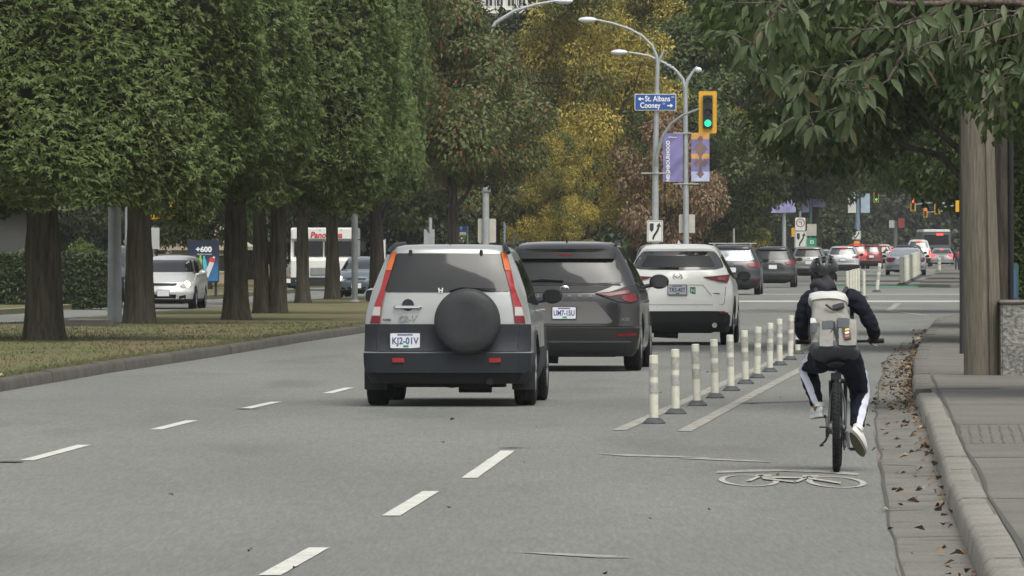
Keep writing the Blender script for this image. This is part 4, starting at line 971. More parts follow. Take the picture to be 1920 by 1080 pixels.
# ---- dark grey minivan
def minivan():
    root = empty('minivan'); tag(root, 'dark grey minivan between the silver off-roader and the white crossover', 'car')
    rows = [(.20, .88, -2.42, 2.35, .07, .14), (.30, .955, -2.52, 2.45, .07, .16), (.50, .985, -2.56, 2.47, .08, .18), (.575, .990, -2.56, 2.46, .08, .2), (.60, .985, -2.515, 2.45, .08, .2), (.80, .985, -2.50, 2.40, .08, .25), (.92, .985, -2.50, 2.2, .09, .3), (1.02, .975, -2.47, 2.0, .09, .3),
            (1.08, .955, -2.44, 1.75, .09, .25), (1.14, .93, -2.42, 1.45, .10, .2), (1.30, .865, -2.36, 1.05, .12, .15), (1.46, .785, -2.28, .62, .12, .12), (1.56, .735, -2.24, .35, .12, .10), (1.62, .70, -2.26, .1, .14, .1), (1.665, .65, -2.20, -.1, .14, .08), (1.70, .55, -2.0, -.3, .12, .05), (1.715, .36, -1.75, -.5, .1, .02)]
    s = Shape(rows, cr=.13); P = paint('gunmetal', (.040, .040, .042), .7, .22)
    s.body('body', [P, M_plas], root, .30, (-1.5, 1.56), .36)
    s.patch(rnd([(-.665, 1.475), (.665, 1.475), (.775, 1.175), (.5, 1.168), (-.5, 1.168), (-.775, 1.175)], .05), 'rear', M_glass2, 'rear_window', root, .008, .02, .10)
    sp = s.patch(rnd([(-.675, 1.575), (.675, 1.575), (.66, 1.49), (-.66, 1.49)], .02), 'rear', M_plas, 'spoiler', root, .075, .10, .12)
    bb = bmesh.new(); rbox(bb, -.10, .10, 1.522, 1.545, s.rear(0, 1.53) - .082, s.rear(0, 1.53) - .07, .008); finish(bb, 'high_brake_light', M_dred, sp)
    for sx in (-1, 1):
        q = lambda a: [(sx * u, v) for u, v in a][::sx]; f = 'right' if sx > 0 else 'left'
        lamp = s.patch(q([(.405, 1.035), (.60, 1.055), (.78, 1.115), (.93, 1.15), (.972, 1.04), (.975, .93), (.90, .895), (.72, .92), (.60, .965)]), 'rear', M_plas, 'tail_lamp', root, .022, .05, .08)
        s.patch(q([(.44, 1.028), (.66, 1.045), (.84, 1.08), (.86, 1.035), (.70, 1.015), (.60, .995)]), 'rear', M_dred, 'red_lens', lamp, .030, .02, .08)
        s.patch(q([(.74, .995), (.93, 1.03), (.955, .935), (.88, .915), (.78, .94)]), 'rear', M_dred, 'lower_lens', lamp, .030, .02, .08)
        s.patch(q([(.68, .500), (.95, .510), (.95, .475), (.70, .465)]), 'rear', M_dred, 'reflector', root, .012, .02)
        s.patch(rnd([(-2.05, 1.18), (-1.05, 1.12), (-1.05, 1.48), (-1.95, 1.50)], .06), f, M_glass, 'side_window', root, .006, .02)
        s.patch(rnd([(-.98, 1.12), (.15, 1.10), (.15, 1.50), (-.98, 1.49)], .05), f, M_glass, 'side_window', root, .006, .02)
        s.patch(rnd([(.23, 1.10), (1.35, 1.10), (.62, 1.46), (.23, 1.50)], .05), f, M_glass, 'side_window', root, .006, .02)
        for y0 in (-1.5, 1.56): wheel(root, sx * .865, y0, .36, .235, sx)
        bb = bmesh.new(); add_tube(bb, [(sx * .66, -1.95, 1.675), (sx * .645, -1.7, 1.71), (sx * .65, -.2, 1.725), (sx * .66, .05, 1.68)], .016, 6); finish(bb, 'roof_rail', M_plas, root)
        mirror(root, sx * .93, .98, 1.17, sx, M_plas if sx > 0 else P, .25, .20)
        s.patch([(-1.05, .92), (1.1, .92), (1.1, .90), (-1.05, .90)], f, M_plas, 'crease', root, .004, .01)  # black strip paints the shade line of the side crease
        s.patch([(-2.0, 1.09), (.1, 1.075), (.1, 1.06), (-2.0, 1.072)], f, M_plas, 'door_rail', root, .003, .01)
        s.patch([(.19, .34), (.20, .34), (.20, 1.06), (.19, 1.06)], f, M_crackb, 'door_gap', root, .002, .004, .3)
        s.patch([(-1.02, .55), (-1.01, .55), (-1.01, 1.06), (-1.02, 1.06)], f, M_crackb, 'door_gap', root, .002, .004, .3)
    # garnish, lettering, door sculpting
    s.patch([(-.72, 1.160), (.72, 1.160), (.74, 1.145), (-.74, 1.145)], 'rear', M_plas, 'garnish', root, .014, .02)
    s.patch([(-.62, 1.13), (.62, 1.13), (.40, 1.045), (-.40, 1.045)], 'rear', M_plas, 'badge_panel', root, .008, .02)
    s.patch([(-.60, .955), (.60, .955), (.92, .62), (.86, .60), (-.86, .60), (-.92, .62)], 'rear', P, 'lower_door_ridge', root, .012, .03)
    s.patch(rnd([(-.42, .925), (.42, .925), (.64, .665), (.60, .635), (-.60, .635), (-.64, .665)], .02), 'rear', paint('gunmetal_lit', (.12, .118, .114), .5, .38), 'plate_recess', root, .022, .02)  # lighter copy of the body paint: light on the recess put into colour
    s.patch([(-.90, .592), (.90, .592), (.90, .572), (-.90, .572)], 'rear', M_crackb, 'bumper_gap', root, .004, .01)
    s.patch(rnd([(-.93, .40), (.93, .40), (.88, .26), (-.88, .26)], .03), 'rear', M_plas, 'bumper_valance', root, .015, .04)
    s.patch([(-.88, .405), (.88, .405), (.88, .385), (-.88, .385)], 'rear', M_galv2, 'valance_trim', root, .022, .02)
    y = s.rear(0, 1.1) - .014
    bb = bmesh.new()
    for rx, rz in ((.062, .040), (.020, .038), (.045, .016)):
        pr = None
        for k in range(25):
            a = k / 24 * 2 * PI; cz = 1.094 + (.012 if rz == .016 else 0)
            cur = [bb.verts.new((rx * math.cos(a), y, cz + rz * math.sin(a))), bb.verts.new(((rx - .008) * math.cos(a), y - .006, cz + (rz - .008) * math.sin(a)))]
            if pr: bb.faces.new((pr[0], pr[1], cur[1], cur[0]))
            pr = cur
    finish(bb, 'emblem', M_chr, root)
    for i, ch in enumerate('SIENNA'): text(ch, .062, M_chr, root, (-.345 + i * .138, s.rear(-.345 + i * .138, 1.0) - .018, 1.0), 'model_letter', .004, None, bold=.002)
    text('XSE', .055, M_chr, root, (.80, s.rear(.80, .69) - .024, .69), 'trim_lettering', .004, .12, shear=.25)
    plate(s, root, 0, .775, 'UM7-15U')
    bb = bmesh.new(); add_tube(bb, [(-.50, s.rear(.5, 1.19) - .012, 1.19), (-.3, s.rear(.3, 1.2) - .03, 1.215), (-.02, s.rear(0, 1.2) - .03, 1.20)], [.012, .020, .016], 6); finish(bb, 'wiper', M_plas, root)
    bb = bmesh.new(); prism(bb, [(-.012, 1.70), (.012, 1.70), (.004, 1.775), (-.004, 1.775)], -1.85, -1.75); finish(bb, 'roof_aerial', M_plas, root)
    bb = bmesh.new(); add_box(bb, -.7, .7, -2.2, -1.2, .19, .32, bev=.05); add_tube(bb, [(-.5, -2.1, .22), (-.1, -2.1, .20)], .10, 8); finish(bb, 'underbody', M_under, root)
    s.patch(rnd([(-.70, 1.16), (.70, 1.16), (.60, 1.54), (-.60, 1.54)], .04), 'front', M_glass, 'windscreen', root, .006, .02)
    return root
car = minivan(); place_car(car, 1058, 697, .058, -2.5)

# ---- white crossover
def crossover():
    root = empty('crossover'); tag(root, 'white crossover with a green N sticker right of its plate', 'car')
    rows = [(.22, .82, -2.18, 2.12, .08, .15), (.32, .875, -2.27, 2.22, .09, .18), (.54, .900, -2.30, 2.25, .10, .2), (.60, .905, -2.295, 2.24, .10, .2), (.80, .912, -2.28, 2.2, .11, .25), (.98, .900, -2.22, 2.05, .12, .3), (1.06, .885, -2.20, 1.5, .12, .3), (1.16, .845, -2.15, 1.2, .13, .2), (1.26, .80, -2.08, 1.0, .13, .2), (1.40, .72, -1.96, .75, .13, .15),
            (1.53, .655, -1.84, .45, .13, .12), (1.56, .64, -1.88, .38, .15, .12), (1.60, .615, -1.88, .25, .15, .1), (1.645, .55, -1.80, .05, .15, .08), (1.67, .42, -1.6, -.2, .1, .05), (1.678, .25, -1.4, -.4, .08, .02)]
    s = Shape(rows, cr=.15); P = paint('pearl', (.80, .80, .77), .0, .28)
    s.body('body', [P, M_plas], root, .30, (-1.35, 1.35), .355)
    s.patch(rnd([(-.60, 1.555), (.60, 1.555), (.695, 1.43), (.76, 1.29), (.64, 1.262), (0, 1.245), (-.64, 1.262), (-.76, 1.29), (-.695, 1.43)], .04), 'rear', M_glass, 'rear_window', root, .008, .02, .09)
    s.patch(rnd([(-.50, 1.50), (.50, 1.50), (.63, 1.30), (-.63, 1.30)], .04), 'rear', M_glass2, 'window_pane', root, .012, .02, .1)
    bp = s.patch(rnd([(-.78, .565), (.50, .570), (.78, .565), (.875, .49), (.865, .34), (.80, .25), (-.80, .25), (-.865, .34), (-.875, .49)], .02), 'rear', M_plas, 'rear_bumper', root, .02, .06, .10)
    for sx in (-1, 1):
        q = lambda a: [(sx * u, v) for u, v in a][::sx]; f = 'right' if sx > 0 else 'left'
        lamp = s.patch(q([(.43, 1.135), (.58, 1.145), (.86, 1.175), (.845, 1.08), (.82, 1.035), (.66, 1.065), (.52, 1.10)]), 'rear', M_dred, 'tail_lamp', root, .022, .05, .08)
        s.patch(q([(.66, 1.125), (.80, 1.14), (.79, 1.075), (.67, 1.085)]), 'rear', M_red, 'red_lens', lamp, .030, .02, .08)
        s.patch(q([(.69, .555), (.84, .545), (.84, .52), (.71, .53)]), 'rear', M_red, 'reflector', bp, .030, .02)
        s.patch(rnd([(-1.85, 1.20), (-1.25, 1.13), (-1.25, 1.47), (-1.62, 1.47)], .06), f, M_glass, 'quarter_window', root, .006, .02)
        s.patch(rnd([(-1.18, 1.12), (-.25, 1.09), (-.25, 1.52), (-1.18, 1.49)], .05), f, M_glass, 'side_window', root, .006, .02)
        s.patch(rnd([(-.18, 1.09), (1.0, 1.08), (.45, 1.48), (-.18, 1.52)], .05), f, M_glass, 'side_window', root, .006, .02)
        for y0 in (-1.35, 1.35):
            pts = [(y0 + .46 * math.cos(R(a)), .355 + .46 * math.sin(R(a))) for a in range(0, 181, 15)] + [(y0 + .41 * math.cos(R(a)), .355 + .41 * math.sin(R(a))) for a in range(180, -1, -15)]
            s.patch(pts, f, M_plas, 'wheel_arch', root, .014, .03, .5); wheel(root, sx * .795, y0, .355, .225, sx)
        s.patch([(-.95, .42), (.95, .42), (.95, .30), (-.95, .30)], f, M_plas, 'sill_cladding', root, .012)
        mirror(root, sx * .85, .75, 1.14, sx, M_plas if sx > 0 else P, .21, .17)
        bb = bmesh.new(); add_lathe(bb, [(.030, -2.36), (.042, -2.36), (.042, -2.1), (.035, -2.1)], 'Y', 16, (sx * .62, 0, .335)); finish(bb, 'exhaust', M_chr, root)
        s.patch([(sx * .34 - .003, .63), (sx * .34 + .003, .63), (sx * .34 + .003, .64), (sx * .34 - .003, .64)], 'rear', M_crackb, 'tow_mark', root, .003, .004)
    # door seam, plate recess
    s.patch([(-.75, .668), (.75, .668), (.78, .70), (.80, .98), (.795, .98), (.773, .704), (.748, .675), (-.748, .675), (-.773, .704), (-.795, .98), (-.80, .98), (-.78, .70)], 'rear', M_crackb, 'tailgate_gap', root, .003, .006, .3)
    s.patch([(-.42, 1.005), (.42, 1.005), (.57, .83), (.56, .825), (.415, .995), (-.415, .995), (-.56, .825), (-.57, .83)], 'rear', mat('recess_shade_line', (.28, .28, .27), .5), 'recess_shade_line', root, .004, .006, .3)  # grey line paints the shade along the plate recess on white bodywork
    bb = bmesh.new(); rbox(bb, .58, .70, .855, .868, s.rear(.64, .86) - .008, s.rear(.64, .86) + .01, .004); finish(bb, 'small_badge', M_plas, root)
    y = s.rear(0, 1.13) - .012; bb = bmesh.new(); pr = None
    for k in range(25):
        a = k / 24 * 2 * PI; cur = [bb.verts.new((.082 * math.cos(a), y, 1.135 + .062 * math.sin(a))), bb.verts.new((.070 * math.cos(a), y - .008, 1.135 + .050 * math.sin(a)))]
        if pr: bb.faces.new((pr[0], pr[1], cur[1], cur[0]))
        pr = cur
    for sx in (-1, 1):
        bb.faces.new([bb.verts.new(p) for p in ((0, y - .006, 1.105), (0, y - .006, 1.122), (sx * .045, y - .006, 1.16), (sx * .068, y - .006, 1.155))])
    finish(bb, 'emblem', M_chr, root); plate(s, root, .0, .92, 'TR3-40T', w=.30)
    x0, z0 = .255, .905; yy = s.rear(.25, .9) - .014; bb = bmesh.new(); rbox(bb, x0 - .045, x0 + .045, z0 - .06, z0 + .06, yy, yy + .02, .008); st = finish(bb, 'learner_sticker', M_grn, root)
    text('N', .085, M_wht, st, (x0, yy - .003, z0), 'lettering', .002, None, bold=.002)
    bb = bmesh.new(); prism(bb, [(-.03, 1.665), (.03, 1.665), (.006, 1.74), (-.006, 1.74)], -1.65, -1.5); finish(bb, 'roof_aerial', P, root)
    bb = bmesh.new(); add_tube(bb, [(-.45, s.rear(.4, 1.27) - .02, 1.275), (-.2, s.rear(.2, 1.29) - .03, 1.292), (.02, s.rear(0, 1.28) - .02, 1.28)], [.006, .012, .014], 6); finish(bb, 'wiper', M_plas, root)
    bb = bmesh.new(); add_box(bb, -.6, .6, -1.95, -1.0, .20, .32, bev=.05); add_tube(bb, [(-.4, -1.9, .23), (.0, -1.9, .21)], .10, 8); finish(bb, 'underbody', M_under, root)
    s.patch(rnd([(-.62, 1.14), (.62, 1.14), (.55, 1.50), (-.55, 1.50)], .04), 'front', M_glass, 'windscreen', root, .006, .02)
    return root
car = crossover(); place_car(car, 1270, 647.6, .060, -2.25)

# ---- other traffic: one builder, different bodies
def traffic(name, label, col, px, py, wpx, hpx, style='suv', slope=.06, lit=False, glass=M_glass, rails=False, txt=None, facing=1, group=None, bars=False, metal=.4, cat='car', plate_txt='', lampm=None, high=False, cladding=True, drop=0):
    """wpx/hpx: rear width and height as seen; facing=-1 shows its front"""
    x, d = G(px, py); sc = F / d; W = wpx / sc / 2; H = hpx / sc; root = empty(name); tag(root, label, cat, group)
    L = {'suv': 4.6, 'sedan': 4.8, 'hatch': 4.2, 'pickup': 5.6}[style]; h = L / 2; P = paint(name + str(px), col, metal, .32)
    if style in ('suv', 'hatch', 'pickup'):
        rows = [(.13, .90, -h + .15, h - .2, .08, .15), (.19, .96, -h + .04, h - .06, .08, .18), (.32, 1.0, -h, h, .09, .2), (.36, .99, -h + .03, h - .02, .09, .2), (.50, 1.0, -h + .05, h - .08, .10, .25), (.60, .985, -h + .10, h - .5, .11, .3), (.64, .96, -h + .13, h - 1.05, .11, .3), (.75, .88, -h + .22, h - 1.4, .12, .2),
                (.92, .76, -h + .40, h - 1.95, .12, .12), (.945, .73, -h + .38, h - 2.05, .13, .12), (.975, .64, -h + .45, h - 2.2, .12, .1), (.995, .48, -h + .65, h - 2.5, .1, .05), (1.0, .3, -h + .8, h - 2.7, .08, .02)]
        gl = [(-.64, .91), (.64, .91), (.80, .70), (.5, .685), (-.5, .685), (-.80, .70)]
    else:
        rows = [(.13, .90, -h + .12, h - .2, .08, .15), (.20, .97, -h + .02, h - .04, .10, .18), (.38, 1.0, -h, h, .12, .22), (.52, 1.0, -h + .03, h - .06, .13, .26), (.62, .97, -h + .08, h - .35, .14, .3), (.665, .93, -h + .16, h - 1.1, .14, .3), (.685, .90, -h + .55, h - 1.3, .12, .2), (.80, .80, -h + .85, h - 1.7, .12, .15),
                (.93, .70, -h + 1.25, h - 2.1, .12, .12), (.965, .64, -h + 1.45, h - 2.25, .12, .1), (.99, .50, -h + 1.7, h - 2.5, .1, .05), (1.0, .3, -h + 1.9, h - 2.7, .08, .02)]
        gl = [(-.62, .925), (.62, .925), (.80, .71), (-.80, .71)]
    s = Shape([(z * H, w * W, a, b_, c, e) for z, w, a, b_, c, e in rows], cr=.13, cf=.2)
    wr = .20 * H if style != 'sedan' else .225 * H; wy = h * .60
    s.body('body', [P, M_plas], root, .335 * H if cladding and style != 'sedan' else .17 * H, (-wy, wy), wr)
    q = lambda a, sx=1: [(sx * u * W, v * H) for u, v in a][::sx]
    s.patch(rnd(q(gl), .03), 'rear', glass, 'rear_window', root, .010, .02, .14)
    fg = [(-.66, .915), (.66, .915), (.82, .69), (-.82, .69)] if style != 'sedan' else [(-.60, .92), (.60, .92), (.78, .705), (-.78, .705)]
    s.patch(rnd(q(fg), .04), 'front', glass if facing < 0 else M_glass, 'windscreen', root, .010, .02, .14)
    for sx in (-1, 1):
        f = 'right' if sx > 0 else 'left'
        tl = {'suv': [(.52, .625), (.95, .66), (.97, .58), (.90, .545), (.62, .565)], 'hatch': [(.76, .80), (.86, .80), (.96, .60), (.93, .52), (.74, .55)], 'sedan': [(.48, .625), (.92, .645), (.97, .55), (.88, .47), (.60, .50)], 'pickup': [(.84, .62), (.97, .62), (.97, .42), (.84, .42)]}[style]
        s.patch(q(tl, sx), 'rear', lampm or (M_lit if lit else M_dred), 'tail_lamp', root, .022, .05, .10)
        s.patch(q([(.66, .30), (.92, .30), (.92, .275), (.68, .275)], sx), 'rear', M_dred, 'reflector', root, .014, .02)
        a0, a1 = (-h + .75, h - 1.75) if style != 'sedan' else (-h + 1.35, h - 1.75)
        s.patch(rnd([(a0, .70 * H), (-.35, .68 * H), (-.35, .90 * H), (a0 + .35, .90 * H)], .06), f, M_glass, 'side_window', root, .006, .02)
        s.patch(rnd([(-.27, .68 * H), (a1 + .35, .67 * H), (a1 - .25, .89 * H), (-.27, .905 * H)], .06), f, M_glass, 'side_window', root, .006, .02)
        for y0 in (-wy, wy): wheel(root, sx * (W - .11), y0, wr, .21, sx)
        mirror(root, sx * W * .93, h * .32, .68 * H, sx, M_plas if cladding else P, .20, .15)
        if facing < 0:
            s.patch(rnd(q([(.52, .44), (.88, .56), (.95, .50), (.90, .42), (.62, .40)], sx), .02), 'front', M_clr, 'headlight', root, .02, .05, .1)
            cx = sx * .74 * W; hy = s.front(cx, .46 * H); bb = bmesh.new(); add_lathe(bb, [(.085, hy - .02), (.08, hy + .035), (.05, hy + .045), (.002, hy + .048)], 'Y', 16, (cx, 0, .465 * H)); finish(bb, 'lit_lamp', M_head, root)
            s.patch(rnd(q([(.50, .245), (.72, .27), (.70, .17), (.50, .17)], sx), .02), 'front', M_plas, 'fog_recess', root, .012, .02)
        if rails or bars:
            bb = bmesh.new(); add_tube(bb, [(sx * .66 * W, -h + .6, .955 * H), (sx * .64 * W, -h + .75, 1.0 * H), (sx * .64 * W, h - 2.4, 1.0 * H)], .02, 6); finish(bb, 'roof_rail', M_rim if bars else M_plas, root)
    if bars:
        for yb in (-h + 1.2, 0):
            bb = bmesh.new(); add_tube(bb, [(-.82 * W, yb, 1.022 * H), (.82 * W, yb, 1.022 * H)], .022, 6); finish(bb, 'roof_bar', M_rim, root)
    if facing < 0:
        s.patch(rnd(q([(-.45, .485), (.45, .485), (.40, .44), (-.40, .44)]), .02), 'front', M_plas, 'upper_grille', root, .012, .02)
        s.patch(rnd(q([(-.42, .275), (.42, .275), (.38, .16), (-.38, .16)]), .02), 'front', M_plas, 'lower_grille', root, .012, .02)
        plate(s, root, 0, .30 * H, '', face='front')
    else:
        zt = {'suv': .50, 'hatch': .45, 'sedan': .50, 'pickup': .35}[style]; s.patch(rnd(q([(-.42, .59), (.42, .59), (.52, .44), (-.52, .44)]), .03), 'rear', P if not cladding else M_plas if max(col) < .06 else P, 'plate_recess', root, .008, .02)
        plate(s, root, 0, zt * H, '')
        bb = bmesh.new(); yb = s.rear(0, .645 * H); rbox(bb, -.07, .07, .628 * H, .652 * H, yb - .016, yb, .008); finish(bb, 'emblem', M_chr, root)
        if txt: text(txt, .075, M_chr, root, (0, s.rear(0, .575 * H) - .02, .59 * H), 'model_lettering', .004, .5)
        s.patch(q([(-.86, .345), (.86, .345), (.86, .335), (-.86, .335)]), 'rear', M_crackb, 'bumper_gap', root, .006, .01)
        if style != 'sedan':
            sp = s.patch(rnd(q([(-.66, .955), (.66, .955), (.65, .925), (-.65, .925)]), .01), 'rear', P, 'spoiler', root, .08, .10, .2)
            if lit or high:
                bb = bmesh.new(); ys = s.rear(0, .94 * H) - .085; rbox(bb, -.16, .16, .930 * H, .95 * H, ys - .01, ys, .01); finish(bb, 'high_brake_light', M_lit, sp)
        elif high:
            s.patch(q([(-.16, .915), (.16, .915), (.16, .895), (-.16, .895)]), 'rear', M_lit, 'high_brake_light', root, .02, .02)
    bb = bmesh.new(); add_box(bb, -W * .6, W * .6, -h + .3, h - .4, .10 * H, .2 * H, bev=.03); finish(bb, 'underbody', M_under, root)
    if facing > 0: place_car(root, px, py, slope, -h)
    else:
        yaw = PI - math.atan(slope); root.rotation_euler = (0, 0, yaw); root.location = (x - math.sin(PI - yaw) * -h * 1.0, d + h, 0)
    return root
M_glsky = mat('sky_reflection_glass', (0.30, 0.33, 0.36), 0.12, 0.3, spec=.9)  # pale sky reflection put into the base colour of the glass
WHT, SIL, BLK, GRY, RED, DRED = (.66, .66, .63), (.38, .40, .41), (.022, .023, .026), (.20, .205, .20), (.35, .03, .03), (.16, .025, .03)
traffic('dark_van', 'dark grey van, mostly hidden between the minivan and the white crossover', (.07, .075, .08), 1232, 607, 100, 149, 'suv', .06)
traffic('black_crossover', 'black crossover with silver roof bars and a pale rear window, right behind the white crossover', BLK, 1371, 553, 108, 94, 'suv', .060, glass=M_glsky, bars=True)
traffic('black_suv', 'black seven-seat car with chrome lettering across its tailgate', BLK, 1449, 539, 84, 77, 'suv', .060, txt='ATLAS', rails=True, glass=M_glass2)
traffic('grey_suv', 'grey crossover between the black lettered car and the cyclist', GRY, 1516, 523, 66, 61, 'suv', .060, glass=M_glass2)
traffic('silver_crossover', 'silver crossover with a narrow rear window just right of the cyclist helmet', SIL, 1580, 513, 62, 52, 'suv', .058, high=True)
traffic('small_silver_car', 'small silver saloon peeping out above the cyclist helmet', (.33, .37, .40), 1540, 507, 44, 40, 'sedan', .058)
traffic('red_car', 'bright red hatchback with glowing brake lamp beside the silver crossover', RED, 1606, 504, 46, 47, 'hatch', .06, lit=True)
traffic('dark_red_suv', 'dark red car with roof at the level of the far signs', DRED, 1634, 504, 40, 46, 'suv', .06)
traffic('white_hatchback', 'white hatchback with lit tail lamps right of the dark red car', WHT, 1656, 498, 34, 40, 'hatch', .058, lit=True, high=True)
traffic('far_white_car', 'tiny white car directly left of the silver saloon', WHT, 1671, 492, 22, 30, 'suv', .058, lit=True)
traffic('silver_saloon', 'silver saloon beside the row of white posts', (.36, .39, .44), 1698, 516, 76, 52, 'sedan', .056, glass=M_glsky)
traffic('black_car', 'black car whose roof shows just behind the silver saloon', BLK, 1702, 506, 60, 47, 'suv', .056)
traffic('white_van', 'white tall van with red lamps standing behind the silver saloon', WHT, 1722, 500, 46, 51, 'pickup', .054, lit=True, high=True)
traffic('white_saloon', 'white saloon with brake lamps lit at the far right', WHT, 1766, 499, 46, 34, 'sedan', .054, lit=True, high=True)
traffic('far_car', 'distant cream car between the grey crossover and the red car', (.6, .58, .5), 1572, 489, 36, 32, 'suv', .058)
traffic('far_car', 'distant white car above the black lettered car', WHT, 1486, 490, 30, 34, 'suv', .058)
traffic('far_car', 'distant dark car just above the small silver saloon', (.05, .05, .06), 1546, 487, 26, 27, 'hatch', .058, lit=True)
for k_, (px, py, w_, h_, c_, lb) in enumerate([(1560, 482, 22, 22, WHT, 'tiny white car beyond the grey crossover roof'), (1590, 486, 24, 25, GRY, 'tiny grey car beyond the silver crossover roof'), (1622, 482, 20, 22, (.05, .05, .06), 'tiny black car between the two red ones'),
        (1644, 484, 20, 24, WHT, 'tiny white car above the dark red car'), (1684, 486, 22, 24, (.05, .05, .06), 'tiny dark car left of the white van'), (1742, 484, 22, 26, DRED, 'tiny dark red car between white van and white saloon')]): traffic('distant_car', lb, c_, px, py, w_, h_, 'suv', .058, lit=k_ % 2 == 0)
c = traffic('white_oncoming_hatchback', 'white hatchback with a lit headlamp coming the other way between two cedars', (.68, .68, .66), 306, 580, 116, 101, 'hatch', .05, facing=-1, glass=M_glass2, cladding=False)
traffic('grey_oncoming_saloon', 'dark blue grey saloon with a lit headlamp in front of the white step van', (.10, .125, .15), 668, 559, 84, 78, 'sedan', .06, facing=-1, glass=M_glass2, cladding=False)
traffic('dark_oncoming_car', 'dark car hidden between the lamp post and the second cedar', (.04, .05, .07), 214, 577, 66, 116, 'suv', .05, facing=-1)
traffic('blue_parked_car', 'dark blue car parked behind the hedge at the left border', (.03, .04, .07), -10, 512, 110, 54, 'sedan', .9, facing=-1)
traffic('red_parked_car', 'red car just visible left of the white step van', (.35, .03, .04), 538, 541, 30, 48, 'suv', .06, facing=-1)
# ------------------------------------------------------------------ street furniture
M_galv = mat('galvanised', (0.33, 0.355, 0.36), 0.5, 0.35, noise=(5, .12))
M_galvd = mat('grey_steel', (0.20, 0.215, 0.215), 0.6, 0.2, noise=(5, .15))
M_bluep = mat('blue_steel', (0.17, 0.24, 0.31), 0.5, 0.2, noise=(4, .1))
M_yel = mat('signal_yellow', (0.62, 0.33, 0.02), 0.5)
M_blk = mat('signal_black', (0.02, 0.02, 0.022), 0.5)
M_sgn = mat('sign_white', (0.62, 0.63, 0.60), 0.45); M_sgb = mat('sign_black', (0.02, 0.02, 0.02), 0.5)
M_sback = mat('sign_back', (0.42, 0.40, 0.35), 0.6, noise=(3, .1)); M_blue = mat('sign_blue', (0.015, 0.07, 0.28), 0.45)
M_gon = mat('green_lamp', (0.02, .8, .35), .4, emis=(.02, .9, .32), es=1.1); M_ron = mat('red_lamp', (.9, .03, .02), .4, emis=(1, .06, .04), es=2.6)
M_off = mat('lamp_off', (0.05, 0.05, 0.05), .35)
def V3(px, py, d): return Vector((X(px, d), d, Zh(py, d)))
def cobra(bm, p, dirx, L=.75):
    b2 = bmesh.new(); bmesh.ops.create_uvsphere(b2, u_segments=14, v_segments=8, radius=.5)
    for v in b2.verts: q = v.co; v.co = Vector((q.x * L * (1.0), q.y * .30, (q.z if q.z > 0 else q.z * 1.0) * .19)) + Vector(p) + Vector((dirx * L * .45, 0, 0))
    merge(bm, b2)
def signal(root, px, py_top, py_bot, d, lit, name='signal_head', w=None, faceaway=False):
    """vertical head with yellow backboard"""
    top, bot = Zh(py_top, d), Zh(py_bot, d); h = top - bot; w = w or h * .42; x = X(px, d)
    b = bmesh.new(); rbox(b, x - w / 2, x + w / 2, bot, top, d - .03, d, w * .08); o = finish(b, name, M_yel, root)
    b = bmesh.new(); rbox(b, x - w * .27, x + w * .27, bot + h * .12, top - h * .10, d - .16, d - .03, w * .05); finish(b, 'housing', M_blk, o)
    for k, nm in enumerate(('red', 'amber', 'green')):
        z = top - h * (.24 + .26 * k); b = bmesh.new(); add_lathe(b, [(w * .19, d - .165), (w * .16, d - .185), (.002, d - .19)], 'Y', 18, (x, 0, z))
        m = M_off
        if lit == nm: m = M_gon if nm == 'green' else M_ron
        finish(b, 'lens', m, o)
        b = bmesh.new(); pr = None
        for j in range(13):
            a = R(-15 + 210 * j / 12); cur = [b.verts.new((x + w * .215 * math.cos(a), d - .16, z + w * .215 * math.sin(a))), b.verts.new((x + w * .215 * math.cos(a), d - .36, z + w * .215 * math.sin(a) - .01))]
            if pr: b.faces.new((pr[0], pr[1], cur[1], cur[0]))
            pr = cur
        finish(b, 'visor', M_blk, o)
    return o
def sign(root, px0, py0, px1, py1, d, m, name, r=.03, y=0.0, th=.02):
    b = bmesh.new(); rbox(b, X(px0, d), X(px1, d), Zh(py1, d), Zh(py0, d), d - th + y, d + y, r); return finish(b, name, m, root)
def keepright(o, px0, py0, px1, py1, d, y=-.024):
    """black island shape and right-curving arrow"""
    def P(u, v): return (X(px0 + (px1 - px0) * u, d), Zh(py0 + (py1 - py0) * v, d))
    b = bmesh.new(); isl = [(.17, .14), (.42, .14), (.42, .42), (.36, .48), (.29, .54), (.22, .48), (.17, .42)]
    prism(b, [P(u, v) for u, v in isl], d + y - .003, d + y)
    L = [(.40, .90), (.33, .86)]; path = [(.38, .88), (.42, .74), (.56, .58), (.68, .44), (.74, .26)]; n = len(path); l, r = [], []
    for i, p in enumerate(path):
        a = Vector(path[max(0, i - 1)]); c = Vector(path[min(n - 1, i + 1)]); t = (c - a).normalized(); nn = Vector((-t.y, t.x)) * .060; l.append((p[0] + nn.x, p[1] + nn.y)); r.append((p[0] - nn.x, p[1] - nn.y))
    prism(b, [P(u, v) for u, v in l + r[::-1]], d + y - .003, d + y); prism(b, [P(u, v) for u, v in ((.58, .28), (.88, .30), (.78, .10))], d + y - .0045, d + y - .001)
    prism_frame(b, P, d + y); finish(b, 'sign_marking', M_sgb, o)
def prism_frame(b, P, y):
    a = [P(.05, .03), P(.95, .03), P(.95, .97), P(.05, .97)]; c = [P(.08, .05), P(.92, .05), P(.92, .95), P(.08, .95)]
    for i in range(4): prism(b, [a[i], a[(i + 1) % 4], c[(i + 1) % 4], c[i]], y - .002, y)
def pole(bm, px0, py0, px1, py1, d, r0, r1, seg=14, ground=None):
    p0 = V3(px0, py0, d); p0.z = ground if ground is not None else p0.z; add_tube(bm, [p0, V3(px1, py1, d)], [r0, r1], seg)

